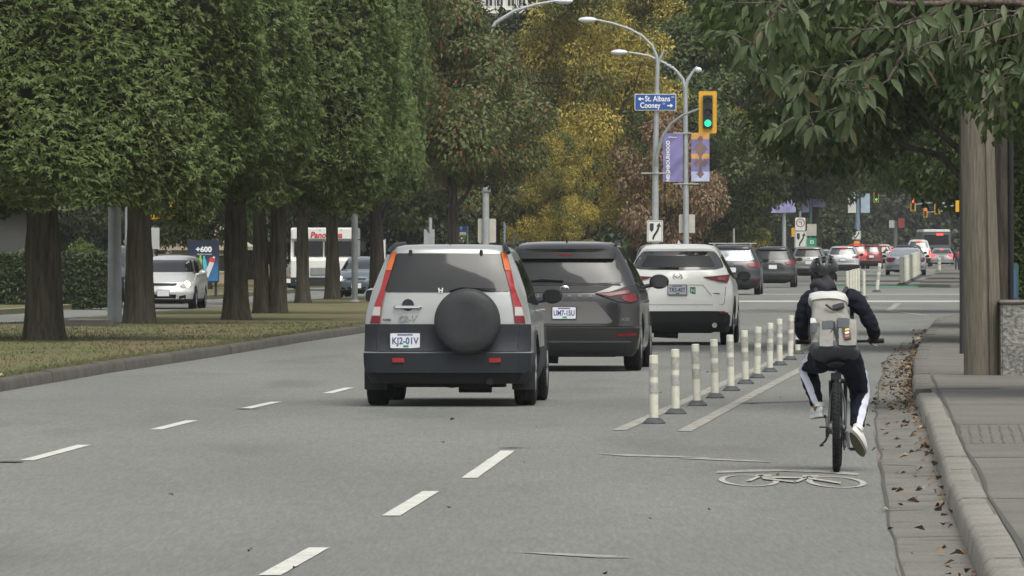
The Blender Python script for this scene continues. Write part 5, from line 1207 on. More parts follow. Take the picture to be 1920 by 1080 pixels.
# lamp post with the signal arm (on the median nose)
D = 250; root = empty('street_lamp', (X(1228, D), D, .14)); tag(root, 'tall grey street lamp with cobra head, blue street name sign and signal arm', 'street lamp')
def rel(o, root): o.parent = root; o.matrix_parent_inverse = Matrix.Translation(-root.location); return o
class Rel:
    """collect parts built in world coordinates under one root"""
    def __init__(s, root): s.root = root; s.before = set(bpy.data.objects)
    def done(s):
        for o in set(bpy.data.objects) - s.before:
            if o.parent is s.root: o.location = o.location - s.root.location
rr = Rel(root)
b = bmesh.new(); pole(b, 1228, 0, 1229, 300, D, .125, .10, ground=.12); pole(b, 1229, 300, 1233, 118, D, .095, .065); finish(b, 'pole', M_galv, root)
b = bmesh.new(); add_tube(b, [V3(*p, D) for p in ((1233, 125), (1231, 105), (1222, 85), (1205, 68), (1180, 54), (1150, 44), (1118, 37))], [.06, .055, .05, .045, .042, .038, .035], 10); finish(b, 'lamp_arm', M_galv, root)
b = bmesh.new(); cobra(b, V3(1118, 37, D), -1, .62); finish(b, 'lamp_head', mat('lamp_cover', (.55, .57, .6), .4), root)
b = bmesh.new(); add_tube(b, [V3(*p, D) for p in ((1233, 122), (1240, 105), (1246, 93))], [.05, .04, .03], 8); finish(b, 'arm_stub', M_galv, root)
b = bmesh.new(); add_tube(b, [V3(*p, D - .3) for p in ((1229, 312), (1233, 285), (1243, 255), (1258, 232), (1280, 216), (1312, 204))], [.065, .06, .055, .05, .045, .04], 10); finish(b, 'signal_arm', M_galvd, root)
signal(root, 1327, 171, 250, D - .35, 'green', w=.58)
st = sign(root, 1190, 176, 1268, 207, D - .12, M_sgn, 'street_name_sign', .03); sign(st, 1191.3, 177.3, 1266.7, 205.7, D - .145, M_blue, 'sign_face', .025, th=.004)
dd = D - .155; s_ = dd / F
text('St. Albans', .25, M_wht, st, (X(1233, dd), dd, Zh(185.5, dd)), 'lettering', .002, 47 * s_, bold=.004); text('Cooney', .25, M_wht, st, (X(1219, dd), dd, Zh(197.8, dd)), 'lettering', .002, 38 * s_, bold=.004)
text('ROAD', .08, M_wht, st, (X(1261.5, dd), dd, Zh(182, dd)), 'small_lettering', .002, 5 * s_); text('ROAD', .08, M_wht, st, (X(1245, dd), dd, Zh(194.5, dd)), 'small_lettering', .002, 5 * s_)
for px, py, sg in ((1202, 185.5, -1), (1256, 198, 1)):
    b = bmesh.new(); prism(b, [(X(px + sg * 6, dd), Zh(py, dd)), (X(px + sg * 1, dd), Zh(py - 4, dd)), (X(px + sg * 1, dd), Zh(py + 4, dd))], dd - .002, dd); prism(b, [(X(px + sg * 2, dd), Zh(py - 1.2, dd)), (X(px - sg * 5, dd), Zh(py - 1.2, dd)), (X(px - sg * 5, dd), Zh(py + 1.2, dd)), (X(px + sg * 2, dd), Zh(py + 1.2, dd))], dd - .0035, dd - .0005); finish(b, 'arrow', M_wht, st)
kr_ = sign(root, 1213, 413, 1243, 454, D - .15, M_sgn, 'keep_right_sign', .04); keepright(kr_, 1213, 413, 1243, 454, D - .15)
b = bmesh.new(); add_tube(b, [V3(1202, 325, D - .14), V3(1258, 325, D - .14)], .022, 6); finish(b, 'banner_bracket', M_galv, root)
rr.done()

# second post: twin lamp, two banners
D = 262; root = empty('banner_post', (X(1286, D), D, .14)); tag(root, 'grey twin-armed lamp post carrying a purple and a painted banner', 'lamp post'); rr = Rel(root)
b = bmesh.new(); pole(b, 1287, 0, 1285, 165, D, .11, .075, ground=.12); finish(b, 'pole', M_galv, root)
for pts in (((1285, 170), (1280, 148), (1265, 130), (1240, 115), (1215, 104), (1178, 98)), ((1285, 170), (1289, 150), (1300, 134), (1308, 125))):
    b = bmesh.new(); add_tube(b, [V3(*p, D) for p in pts], [.07, .06, .05, .045, .04, .035][:len(pts)], 10); finish(b, 'lamp_arm', M_galv, root)
for px, py, L, sg in ((1176, 98, .60, -1), (1303, 131, .25, 1)):
    b = bmesh.new(); cobra(b, V3(px, py, D), sg, L); finish(b, 'lamp_head', mat('lamp_cover', (.55, .57, .6), .4), root)
b = bmesh.new(); add_tube(b, [V3(1243, 118, D), V3(1243, 128, D)], .05, 8); add_lathe(b, [(.06, Zh(134, D)), (.09, Zh(130, D)), (.05, Zh(127, D))], 'Z', 12, (X(1252, D), D, 0)); finish(b, 'sensor', M_blk, root)
for px in (1262, 1256, 1248):
    b = bmesh.new(); p = V3(px, 127 - (1262 - px) * .6, D); add_lathe(b, [(.055, -.03), (.055, .03)], 'X', 10, p); finish(b, 'arm_clamp', M_galv, root)
def banner(px0, py0, px1, py1, name, mats, fn):
    b = bmesh.new(); nx, nz = 14, 30; g = []
    for j in range(nz + 1):
        row = []
        for i in range(nx + 1):
            u, v = i / nx, j / nz; w_ = .035 * math.sin(v * 7 + u * 2) * math.sin(PI * v) + .012 * math.sin(v * 19 + u * 9)
            row.append(b.verts.new((X(px0 + (px1 - px0) * u, D), D - .13 + w_, Zh(py0 + (py1 - py0) * v, D))))
        g.append(row)
    for j in range(nz):
        for i in range(nx): b.faces.new((g[j][i], g[j][i + 1], g[j + 1][i + 1], g[j + 1][i])).material_index = fn((i + .5) / nx, (j + .5) / nz)
    r = bmesh.ops.extrude_face_region(b, geom=b.faces[:])
    for q in r['geom']:
        if isinstance(q, bmesh.types.BMVert): q.co.y += .006
    return finish(b, name, mats, root)
M_pur = mat('banner_purple', (.17, .155, .33), .7, noise=(3, .12)); M_org = mat('banner_orange', (.52, .27, .07), .7); M_bro = mat('banner_brown', (.16, .10, .10), .7); M_pal = mat('banner_pale', (.38, .42, .60), .7)
ba = banner(1243, 250, 1280, 341, 'banner', [M_pur], lambda u, v: 0)
t = text('NEIGHBOURHOOD', .17, M_wht, ba, (X(1252.5, D), D - .19, Zh(302, D)), 'lettering', .002, 76 * D / F, rot=(R(90), R(-90), 0), bold=.004)
text('~', .2, M_wht, ba, (X(1261, D), D - .19, Zh(257, D)), 'logo_mark', .002, .3)
def f2(u, v):
    du, dv = (u - .5) / .5, (v - .5) / .5
    for cu, cv, r in ((.5, .13, .20), (.5, .34, .42), (.30, .62, .20), (.5, .86, .22), (.72, .62, .2)):
        if abs(u - cu) + abs(v - cv) * 2.3 < r: return 2
    if .42 < u < .6 and .1 < v < .92: return 2
    return 1 if v < .12 or (.42 < v < .52) else (3 if v > .80 else 0)
banner(1296, 249, 1330, 340, 'painted_banner', [M_pur, M_org, M_bro, M_pal], f2)
for y in (250, 345):
    b = bmesh.new(); add_tube(b, [V3(1262, y, D - .1), V3(1310, y, D - .1)], .02, 6); finish(b, 'banner_bracket', M_galv, root)
sign(root, 1273, 402, 1303, 437, D + .14, M_sback, 'sign_back', .04)
rr.done()

def simple_post(name, px, pytop, D, r, label, m=M_galv, cat='pole', extra=None, ground=0.1, r1=None, group=None):
    root = empty(name, (X(px, D), D, ground)); tag(root, label, cat, group); rr = Rel(root)
    b = bmesh.new(); add_tube(b, [(X(px, D), D, ground - .05), (X(px, D), D, Zh(pytop, D))], [r, r1 or r * .85], 14); p = finish(b, 'pole', m, root)
    b = bmesh.new(); add_lathe(b, [(r * 1.7, ground - .02), (r * 1.7, ground + .04), (r * 1.1, ground + .10)], 'Z', 14, (X(px, D), D, 0)); finish(b, 'base_plate', m, root)
    if extra: extra(root, D)
    rr.done(); return root
def lamp_top(root, D):
    b = bmesh.new(); add_tube(b, [V3(*p, D) for p in ((911, 100), (914, 70), (930, 42), (965, 20), (1005, 8), (1040, 2))], [.07, .065, .06, .05, .045, .04], 10); finish(b, 'lamp_arm', M_galv, root)
    b = bmesh.new(); cobra(b, V3(1040, 2, D), 1, .6); finish(b, 'lamp_head', mat('lamp_cover', (.55, .57, .6), .4), root)
    sign(root, 896, 410, 930, 455, D + .1, M_sback, 'sign_back', .05); b = bmesh.new(); add_box(b, X(904, D), X(919, D), D - .14, D + .1, Zh(313, D), Zh(304, D), bev=.01); add_box(b, X(906, D), X(920, D), D - .14, D + .1, Zh(360, D), Zh(354, D), bev=.01); finish(b, 'pole_clamp', M_galvd, root)
simple_post('street_lamp', 911, 95, 236, .115, 'tall grey street lamp in front of the red maple, with a beige sign back', extra=lamp_top, cat='street lamp', r1=.075)
simple_post('lamp_post', 215, 376, 150, .145, 'pale grey lamp post between the two nearest cedar trunks', M_galv, extra=None, cat='lamp post', r1=.12)
# the post goes up into the cedar crown
simple_post('steel_post', 665, 378, 204, .085, 'dull grey steel post right of the white step van', M_galvd, r1=.085)
simple_post('thin_pole', 946, 388, 320, .05, 'thin blue grey pole behind the minivan roof', M_bluep)
simple_post('thin_pole', 963, 436, 300, .05, 'short pale pole just right of the thin blue grey pole', M_galv)
simple_post('thin_pole', 1376, 428, 330, .05, 'short thin pole above the black crossover with roof bars', M_galv)
def blue_sign(root, D): sign(root, 860, 424, 876, 434, D - .1, M_blue, 'street_name_sign', .02); sign(root, 862, 435, 874, 440, D - .1, M_sgn, 'lower_sign', .01); text('T', .18, M_wht, root, (X(864.5, D), D - .13, Zh(429, D)), 'lettering', .002, .12)
simple_post('sign_post', 877, 424, 300, .03, 'small blue street sign on a thin post above the silver off-roader', extra=blue_sign, cat='sign')
def white_box(root, D):
    b = bmesh.new(); prism(b, [(X(795, D), Zh(470, D)), (X(795, D), Zh(430, D)), (X(799, D), Zh(430, D)), (X(806, D), Zh(440, D)), (X(811, D), Zh(430, D)), (X(815, D), Zh(430, D)), (X(815, D), Zh(470, D))], D - .25, D - .12); finish(b, 'signal_back', M_galv, root)
simple_post('pedestrian_signal', 807, 408, 240, .06, 'pale grey pedestrian signal seen from its back above the off-roader roof', extra=white_box, cat='signal')
def wb2(root, D): sign(root, 713, 450, 722, 486, D - .1, M_sgn, 'notice_board', .03)
simple_post('notice_post', 722, 448, 236, .03, 'narrow white notice on a post right of the last median trunk', extra=wb2, cat='sign')
def yb(root, D):
    signal(root, 305, 352, 411, D - .2, None, w=.62)
    b = bmesh.new(); add_tube(b, [V3(240, 392, D), V3(275, 380, D), V3(305, 378, D)], .05, 8); finish(b, 'signal_arm', M_galvd, root)
simple_post('signal_post', 240, 340, 196, .09, 'yellow signal head hanging under the crowns left of the drinks poster', extra=yb, cat='traffic light')
def wsb(root, D): sign(root, 283, 427, 299, 467, D - .1, M_sgn, 'sign_board', .03)
simple_post('sign_post', 287, 425, 205, .035, 'plain white sign right of the second cedar trunk', extra=wsb, cat='sign')

# far median signs and posts
def ks(px0, py0, px1, py1):
    def f(root, D): keepright(sign(root, px0, py0, px1, py1, D - .3, M_sgn, 'keep_right_sign', .04), px0, py0, px1, py1, D - .3)
    return f
def noturn(root, D):
    o = sign(root, 1491, 408, 1510, 432, D - .3, M_sgn, 'no_turn_sign', .04); c = (X(1500.5, D), Zh(418, D)); b = bmesh.new(); pr = None
    for k in range(25):
        a = k / 24 * 2 * PI; cur = [b.verts.new((c[0] + .25 * math.cos(a), D - .325, c[1] + .25 * math.sin(a))), b.verts.new((c[0] + .20 * math.cos(a), D - .33, c[1] + .20 * math.sin(a)))]
        if pr: b.faces.new((pr[0], pr[1], cur[1], cur[0]))
        pr = cur
    finish(b, 'ring_marking', mat('sign_red', (.30, .05, .05), .5), o); b = bmesh.new(); add_tube(b, [(c[0] + .06, D - .325, c[1] - .12), (c[0] + .06, D - .325, c[1] + .06), (c[0] - .10, D - .325, c[1] + .06)], .022, 6); finish(b, 'turn_marking', M_sgb, o)
    ks(1490, 433, 1513, 465)(root, D); o = sign(root, 1484, 427, 1490, 444, D - .28, M_yel, 'hazard_board', .01)
    sign(root, 1513, 420, 1531, 442, D + .1, M_sback, 'sign_back', .04)
    o = sign(root, 1513, 446, 1531, 463, D - .34, M_grn, 'green_sign', .03); text('B', .3, M_wht, o, (X(1522, D), D - .37, Zh(454, D)), 'lettering', .002, .22)
simple_post('sign_post', 1500, 396, 440, .09, 'post with a round no-turn sign, a keep-right sign and a green sign', M_bluep, extra=noturn, cat='sign', ground=.0)
def bn(px0, py0, px1, py1, px2=None, mm=None):
    def f(root, D):
        for k, (a, b_, c, d_) in enumerate([(px0, py0, px1, py1)] + ([px2] if px2 else [])): sign(root, a, b_, c, d_, D - .3 - k * .02, mm[k] if mm else M_pal, 'banner', .01)
    return f
M_lav = mat('banner_lavender', (.27, .27, .48), .7, noise=(2, .3)); M_ltb = mat('banner_light_blue', (.33, .42, .52), .7, noise=(2, .1))
simple_post('banner_post', 1470, 378, 432, .13, 'grey post with lavender banners behind the black lettered car', M_galv, extra=bn(1446, 382, 1490, 399, (1476, 372, 1492, 398), [M_lav, M_lav]), cat='post', ground=0)
simple_post('banner_post', 1521, 372, 450, .10, 'pale post with a lavender banner left of the far keep-right sign', M_bluep, extra=bn(1504, 372, 1517, 398, (1524, 373, 1548, 388), [M_lav, M_lav]), cat='post', ground=0)
def far2(root, D):
    sign(root, 1590, 359, 1605, 399, D - .3, M_sgn, 'banner', .01); sign(root, 1614, 363, 1631, 399, D - .3, M_ltb, 'banner', .01); ks(1598, 433, 1614, 449)(root, D); sign(root, 1601, 452, 1612, 457, D - .3, mat('hazard_orange', (.7, .28, .03), .5), 'hazard_board', .01)
simple_post('banner_post', 1608, 356, 640, .22, 'blue post with a white and a pale blue banner over a small keep-right sign', M_bluep, extra=far2, cat='post', ground=0)
def fr(root, D): sign(root, 1667, 413, 1677, 427, D - .3, M_sgn, 'signal_back', .03); sign(root, 1684, 409, 1696, 427, D - .3, mat('sign_pink_red', (.42, .09, .09), .5), 'red_sign', .03)
simple_post('sign_post', 1679, 415, 560, .16, 'far grey post with a white board and a red sign', M_galvd, extra=fr, cat='sign', ground=0)
for px, pt, pb, D, lit, lab in ((1584, 317, 338, 520, 'green', 'small far signal showing green highest over the avenue'), (1643, 355, 380, 560, 'green', 'small far signal showing green right of the pale blue banner'),
                                (1712, 372, 396, 600, 'red', 'small far signal showing red over the silver saloon'), (1735, 390, 408, 700, 'red', 'tiny most distant signal showing red'), (1757, 378, 402, 600, None, 'far yellow signal box turned away, left of the wooden pole')):
    root = empty('traffic_light', (X(px, D), D, Zh(pb, D))); tag(root, lab, 'traffic light'); rr = Rel(root); signal(root, px, pt, pb, D, lit)
    z = Zh((pt + pb) / 2, D); b = bmesh.new(); xe = X(px, D); side = max(xe + 2.5, .06 * D + (1.6 if px < 1700 else -2.0))
    add_tube(b, [(xe, D + .1, z), (xe + (side - xe) * .5, D + .1, z + .15), (side, D + .1, z + .1)], [.05, .07, .09], 8); finish(b, 'signal_arm', M_galvd, root)
    rr.done()

# white flexible lane posts
M_post = mat('post_plastic', (.53, .52, .44), .55, noise=(14, .10)); M_tape = mat('reflective_tape', (.34, .34, .31), .35, noise=(30, .2)); M_base = mat('post_base_rubber', (.045, .05, .055), .7, noise=(20, .3))
def lane_post(h=.645):
    root = empty('lane_post'); b = bmesh.new(); add_lathe(b, [(.041, .04), (.041, h - .02), (.039, h - .004), (.032, h)], 'Z', 18); finish(b, 'tube', M_post, root)
    for z0, z1 in ((h - .20, h - .075), (h - .36, h - .255)):
        b = bmesh.new(); add_lathe(b, [(.0435, z0), (.0435, z1)], 'Z', 18); finish(b, 'reflective_band', M_tape, root)
    b = bmesh.new(); add_lathe(b, [(.105, 0), (.105, .012), (.062, .055), (.05, .058)], 'Z', 8); 
    for v in b.verts: v.co.x *= 1.05
    finish(b, 'base', M_base, root); return root
proto = lane_post()
posts = [(1226.5, 794.6), (1267, 776.5), (1307.4, 761), (1341, 746.7), (1371, 733), (1398, 720), (1419.7, 709), (1443.5, 697.4), (1462, 685), (1482, 675), (1496, 663.7)]
ordn = ['nearest', 'second', 'third', 'fourth', 'fifth', 'sixth', 'seventh', 'eighth', 'ninth', 'tenth', 'eleventh and farthest']
for i, (px, py) in enumerate(posts):
    o = proto if i == 0 else copy_tree(proto); x, d = G(px, py); o.location = (x, d, 0); o.rotation_euler = (R(random.uniform(-2, 2)), R(1.2 + random.uniform(-2, 2)), random.uniform(0, 6))
    tag(o, 'white post on a black foot, %s of the row left of the cyclist' % ordn[i], 'lane post', 'white lane posts beside the bicycle lane')
def plain(o):
    for c in kids(o):
        if c.name.startswith('reflective'): bpy.data.objects.remove(c)
far_posts = [(1589, 560), (1595, 557), (1600, 554), (1605, 552), (1610, 550), (1620, 559)]
for i, (px, py) in enumerate(far_posts):
    o = copy_tree(proto); x, d = G(px, py); o.location = (x, d, 0); plain(o); o.scale = (1.15, 1.15, 1.3); tag(o, 'white lane post in the tight group right of the cyclist shoulder', 'lane post', 'tight group of white posts behind the cyclist')
o = copy_tree(proto); x, d = G(1644, 548); o.location = (x, d, 0); o.scale = (1.5, 1.5, 1.55); o.rotation_euler = (0, R(6), 0); tag(o, 'single tilted white post between the two far post rows', 'lane post')
for i in range(16):
    t = i / 15; py = 535 - t * 17; px = 1690 + 34 * (t ** .9); o = copy_tree(proto); x, d = G(px, py); o.location = (x, d, 0); plain(o); o.scale = (1.7, 1.7, 1.75 + .2 * t); tag(o, 'white lane post in the dense far row left of the wooden pole', 'lane post', 'dense far row of white posts')
o = copy_tree(proto); x, d = G(1761, 509); o.location = (x, d, 0); o.scale = (2.6, 2.6, 1.25); tag(o, 'lone distant white post under the white saloon', 'lane post')

# wooden utility pole with conduit, wall
D = 90.6; x0 = X(1844, D); root = empty('utility_pole', (x0, D, .15)); tag(root, 'thick grey weathered wooden pole on the right footway', 'utility pole')
M_wood = bark_mat('weathered_wood', (0.115, 0.102, 0.080), (0.205, 0.185, 0.150), (45, 45, 2.5), .6)
bm = bmesh.new(); seg = 32; prev = None; rgw = np.random.default_rng(4); g_ = rgw.normal(0, .003, seg)
for i in range(26):
    z = i / 25 * 9; r = .222 - .010 * z; lean = -.022 * z
    cur = [bm.verts.new(((r + g_[k] + .004 * math.sin(z * 2 + k)) * math.cos(k / seg * 2 * PI) + lean, (r + g_[k]) * math.sin(k / seg * 2 * PI), z - .05)) for k in range(seg)]
    if prev:
        for k in range(seg): bm.faces.new((prev[k], prev[(k + 1) % seg], cur[(k + 1) % seg], cur[k]))
    prev = cur
bm.faces.new(prev); finish(bm, 'post', M_wood, root, 60)
bm = bmesh.new(); add_tube(bm, [(.06, -.225, 0), (.045, -.222, 1.2), (.0, -.215, 3.2)], .008, 5, cap=True); finish(bm, 'ground_wire', mat('wire_dark', (.05, .045, .04), .8), root)
bm = bmesh.new(); add_box(bm, -.235, -.222, -.02, .03, 2.06, 2.18); finish(bm, 'tag_plate', M_sgn, root)
D2 = 92.3; root = empty('utility_pole', (X(1880, D2), D2, .15)); tag(root, 'darker pole standing close behind the thick wooden one', 'utility pole')
bm = bmesh.new(); add_tube(bm, [(0, 0, -.05), (-.02, 0, 3), (-.05, 0, 8)], [.11, .105, .09], 14); finish(bm, 'post', B_dark, root)
bm = bmesh.new(); add_tube(bm, [(.10, -.08, .2), (.09, -.08, 4)], .03, 8); finish(bm, 'conduit', M_plas, root)
D3 = 108; root = empty('sign_pole', (X(1805, D3), D3, .15)); tag(root, 'thin dark pole peeking out left of the thick wooden pole', 'pole')
bm = bmesh.new(); add_tube(bm, [(0, 0, -.05), (0, 0, 4.2)], .045, 10); finish(bm, 'post', M_blk, root); bm = bmesh.new(); add_box(bm, -.10, -.05, -.02, .0, 1.98, 2.14); finish(bm, 'tag_plate', M_yel, root)
D4 = 90.2; x = X(1877, D4); root = empty('garden_wall', (x + .5, D4, .15)); tag(root, 'rough grey concrete wall end at the right border beside the wooden pole', 'wall')
bm = bmesh.new(); add_box(bm, -.5, 2.5, 0, .4, -.05, .84, bev=.02); o = finish(bm, 'wall_body', surf_mat('rough_wall', (.15, .15, .14), (.24, .235, .22), big=(3, .3), fine=(20, .5), bump=1.5), root)
bm = bmesh.new(); add_box(bm, -.52, 2.5, -.02, .42, .84, .88, bev=.015); finish(bm, 'coping', M_kerb, root)
D5 = 94; root = empty('meter_box', (X(1896, D5), D5, .95)); tag(root, 'dark green service box above the wall at the right border', 'box'); bm = bmesh.new(); add_box(bm, 0, .09, 0, .2, 0, .5, bev=.01); finish(bm, 'case', mat('box_green', (.04, .09, .09), .5), root); bm = bmesh.new(); add_box(bm, .025, .065, -.012, -.001, .07, .42, bev=.004); finish(bm, 'lid', mat('box_blue', (.05, .10, .20), .5), root)

# left side: drain slab, drinks poster, step van, house, tower
D = dist(627); x0, x1 = X(120, D), X(213, D); root = empty('concrete_pad', ((x0 + x1) / 2, D, .13)); tag(root, 'low dark concrete pad between the two nearest cedars', 'pad')
w = (x1 - x0) / 2; bm = bmesh.new(); add_box(bm, -w, w, 0, 1.0, -.03, .13, bev=.02); finish(bm, 'slab', M_kerbd, root); bm = bmesh.new(); add_box(bm, -w + .05, w - .12, .06, .9, .13, .15, bev=.01); finish(bm, 'lid', M_galvd, root)

D = 232; root = empty('poster_stand', (X(382, D), D, .13)); tag(root, 'dark blue lit-box poster with coloured drink bottles beside the white hatchback', 'poster'); rr = Rel(root)
def poster_mat():
    m = bpy.data.materials.new('poster_print'); m.use_nodes = True; n, l = m.node_tree.nodes, m.node_tree.links; b = n['Principled BSDF']; b.inputs['Roughness'].default_value = .3
    tc = n.new('ShaderNodeTexCoord'); sp = n.new('ShaderNodeSeparateXYZ'); l.new(tc.outputs['Generated'], sp.inputs[0]); r = ramp(n, [(0, (.03, .16, .36)), (.35, (.04, .13, .28)), (.6, (.02, .04, .08)), (1, (.015, .022, .045))]); l.new(sp.outputs['Z'], r.inputs[0]); l.new(r.outputs[0], b.inputs['Base Color']); return m
fr_ = sign(root, 352, 450, 411, 530, D, M_blk, 'frame', .03, th=.25); sign(root, 354, 452, 409, 527, D - .26, poster_mat(), 'printed_face', .02, th=.01)
dd = D - .28; text('+600', .22, M_wht, root, (X(382, dd), dd, Zh(468, dd)), 'lettering', .002, 30 * dd / F, bold=.010); text('AMAZING FLAVOURS', .06, M_wht, root, (X(383, dd), dd, Zh(477, dd)), 'small_lettering', .002, 28 * dd / F)
for px, py, an, c in ((367, 495, 10, (.55, .06, .06)), (375, 494, -4, (.25, .50, .10)), (384, 496, 6, (.10, .42, .50)), (394, 500, -22, (.60, .60, .62))):
    bb = bmesh.new(); cx, cz = X(px, dd), Zh(py, dd); hh = (.26 if c[0] < .6 or c[1] < .5 else .33); ww = .055 if hh < .3 else .07; a = R(an); pts = []
    for u, v in ((-1, -1), (1, -1), (1, .45), (.45, .7), (.45, 1), (-.45, 1), (-.45, .7), (-1, .45)): uu, vv = u * ww, v * hh; pts.append((cx + uu * math.cos(a) - vv * math.sin(a), cz + uu * math.sin(a) + vv * math.cos(a)))
    prism(bb, pts, dd - .006 - abs(an) * .0002, dd - .002); finish(bb, 'printed_bottle', mat('bottle_print%d' % px, c, .4), root)
bb = bmesh.new(); cx, cz = X(397, dd), Zh(487, dd); prism(bb, [(cx - .09, cz - .05), (cx + .07, cz - .09), (cx + .11, cz + .03), (cx - .05, cz + .08)], dd - .012, dd - .008); finish(bb, 'printed_cap', mat('cap_red', (.6, .04, .04), .4), root)
for px in (358, 405):
    bb = bmesh.new(); add_box(bb, X(px, D) - .04, X(px, D) + .04, D - .15, D - .08, .08, Zh(528, D)); finish(bb, 'foot', M_blk, root)
rr.done()

def step_van():
    D = 274; root = empty('step_van', (X(607, D), D, 0)); tag(root, 'white boxy delivery step van with red lettering over its windscreen', 'truck'); k = D / F
    W = 62 * k; z = lambda py: Zh(py, D); P = paint('van_white', (.64, .64, .61), .0, .4)
    bm = bmesh.new(); prof = [(0, z(545) + .35), (0, z(487)), (.12, z(483)), (.25, z(460)), (.30, z(428) - .05), (.36, z(427)), (6.2, z(427)), (6.2, z(545) + .35)]
    a = [bm.verts.new((-W, y, zz)) for y, zz in prof]; b = [bm.verts.new((W, y, zz)) for y, zz in prof]; bm.faces.new(a); bm.faces.new(b[::-1])
    for i in range(len(prof)): bm.faces.new((a[i], b[i], b[(i + 1) % len(prof)], a[(i + 1) % len(prof)]))
    bmesh.ops.bevel(bm, geom=[e for e in bm.edges if e.calc_length() > .3], offset=.05, segments=3, affect='EDGES', clamp_overlap=True)
    finish(bm, 'body', P, root)
    def box(nm, u0, u1, y0, y1, z0, z1, m, par=root, bev=.01):
        bb = bmesh.new(); add_box(bb, u0, u1, y0, y1, z0, z1, bev=bev); return finish(bb, nm, m, par)
    for sx in (-1, 1):
        box('windscreen', min(sx * .03, sx * (W - .12)), max(sx * .03, sx * (W - .12)), .06, .32, z(480), z(452), M_glass)
        box('headlight', sx * .80 - .13, sx * .80 + .13, -.05, .04, z(507), z(500), M_clr); box('marker_light', sx * .8 - .05, sx * .8 + .05, .20, .31, z(434), z(432), M_amb)
        bb = bmesh.new(); add_tube(bb, [(sx * W, .3, z(450)), (sx * (W + .22), .1, z(448)), (sx * (W + .22), .05, z(478)), (sx * W, .3, z(482))], .018, 6); add_box(bb, sx * (W + .22) - .09, sx * (W + .22) + .09, 0, .06, z(472), z(453), bev=.01); finish(bb, 'wing_mirror', M_plas, root)
        wheel(root, sx * (W - .2), .95, .40, .24, sx); wheel(root, sx * (W - .2), 4.9, .40, .24, sx)
    box('grille', -.48, .48, -.04, .05, z(516), z(502), M_galvd); 
    for i in range(5): pass
    box('front_bumper', -W, W, -.14, .05, z(536), z(520), M_plas); box('licence_plate', -W + .18, -W + .44, -.155, -.13, z(528), z(524), M_sgn)
    box('roof_visor', -W + .02, W - .02, .14, .34, z(449), z(428), P, bev=.03)
    text('Panorama', .30, mat('sign_scarlet', (.45, .03, .03), .5), root, (.08, .132, z(441)), 'lettering', .004, 60 * k, bold=.010, shear=.2)
    for px in (575, 600, 625, 640): box('roof_marker', X(px, D) - root.location.x - .03, X(px, D) - root.location.x + .03, .12, .16, z(432), z(430.5), M_amb)
    return root
step_van()
def house(name, label, px0, px1, D, wall_h, roof_h, mw, mr, wins):
    x0, x1 = X(px0, D), X(px1, D); root = empty(name, ((x0 + x1) / 2, D, .1)); tag(root, label, 'house'); w = (x1 - x0) / 2
    bm = bmesh.new(); add_box(bm, -w, w, 0, 8, -.05, wall_h, bev=.0); finish(bm, 'wall', mw, root, 0)
    bm = bmesh.new(); prism(bm, [(-w - .5, wall_h + .01), (w + .5, wall_h + .01), (w + .5, wall_h + .15), (0, wall_h + roof_h), (-w - .5, wall_h + .15)], -.5, 8.5); finish(bm, 'roof', mr, root, 0)
    for u, v, ww, hh in wins:
        bm = bmesh.new(); add_box(bm, u - ww / 2 - .06, u + ww / 2 + .06, -.04, .03, v - hh / 2 - .06, v + hh / 2 + .06, bev=.01); f = finish(bm, 'window', M_sgn, root); bm = bmesh.new(); add_box(bm, u - ww / 2, u + ww / 2, -.055, -.03, v - hh / 2, v + hh / 2); finish(bm, 'pane', M_glass, f)
M_stuc = surf_mat('stucco', (.33, .28, .22), (.38, .33, .26), fine=(20, .15)); M_stg = surf_mat('grey_stucco', (.06, .06, .058), (.09, .09, .085), fine=(20, .15)); M_roof = surf_mat('shingle', (.12, .11, .10), (.19, .17, .15), fine=(12, .4))
house('house', 'beige house with a low gable roof behind the drinks poster', 322, 440, 300, 1.3, 1.2, M_stuc, M_stuc, [(-1.3, .8, .8, .6), (.6, .8, .8, .6)])
house('house', 'grey house behind the hedge at the left border', -220, 62, 236, 2.6, 1.6, M_stg, M_roof, [(-2.6, 1.4, .9, .9)])
# white apartment tower seen over the trees
D = 560; x0, x1 = X(862, D), X(1075, D); root = empty('apartment_tower', ((x0 + x1) / 2, D, 0)); tag(root, 'white apartment block top with small-paned windows above the trees', 'building'); w = (x1 - x0) / 2
M_tow = surf_mat('white_render', (.62, .61, .56), (.70, .69, .64), big=(.3, .3), fine=(5, .08)); bm = bmesh.new(); add_box(bm, -w, w, 0, 14, 0, 30); finish(bm, 'wall', M_tow, root, 0)
for fl in range(6):
    zb = 12.6 + 3 * fl; bm = bmesh.new(); add_box(bm, -w - .3, w + .3, -1.0, 0.05, zb - .35, zb, bev=.03); sb = finish(bm, 'balcony_slab', M_tow, root)
    for k in range(5):
        u = -w + (k + .5) * 2 * w / 5; bm = bmesh.new(); add_box(bm, u - .72, u + .72, -.06, .05, zb + .15, zb + 2.3, bev=.02); f = finish(bm, 'window', M_sgn, root)
        for s_ in (-1, 1): bm = bmesh.new(); add_box(bm, u + s_ * .35 - .30, u + s_ * .35 + .30, -.09, -.04, zb + .25, zb + 2.2); finish(bm, 'pane', M_glass, f)
    bm = bmesh.new(); add_box(bm, -w - .3, w + .3, -1.0, -.95, zb + .95, zb + 1.02)
    for k in range(34): u = -w - .28 + k * (2 * w + .56) / 33; add_box(bm, u - .02, u + .02, -.985, -.965, zb, zb + .95)
    finish(bm, 'balcony_rail', M_wht, root, 0)

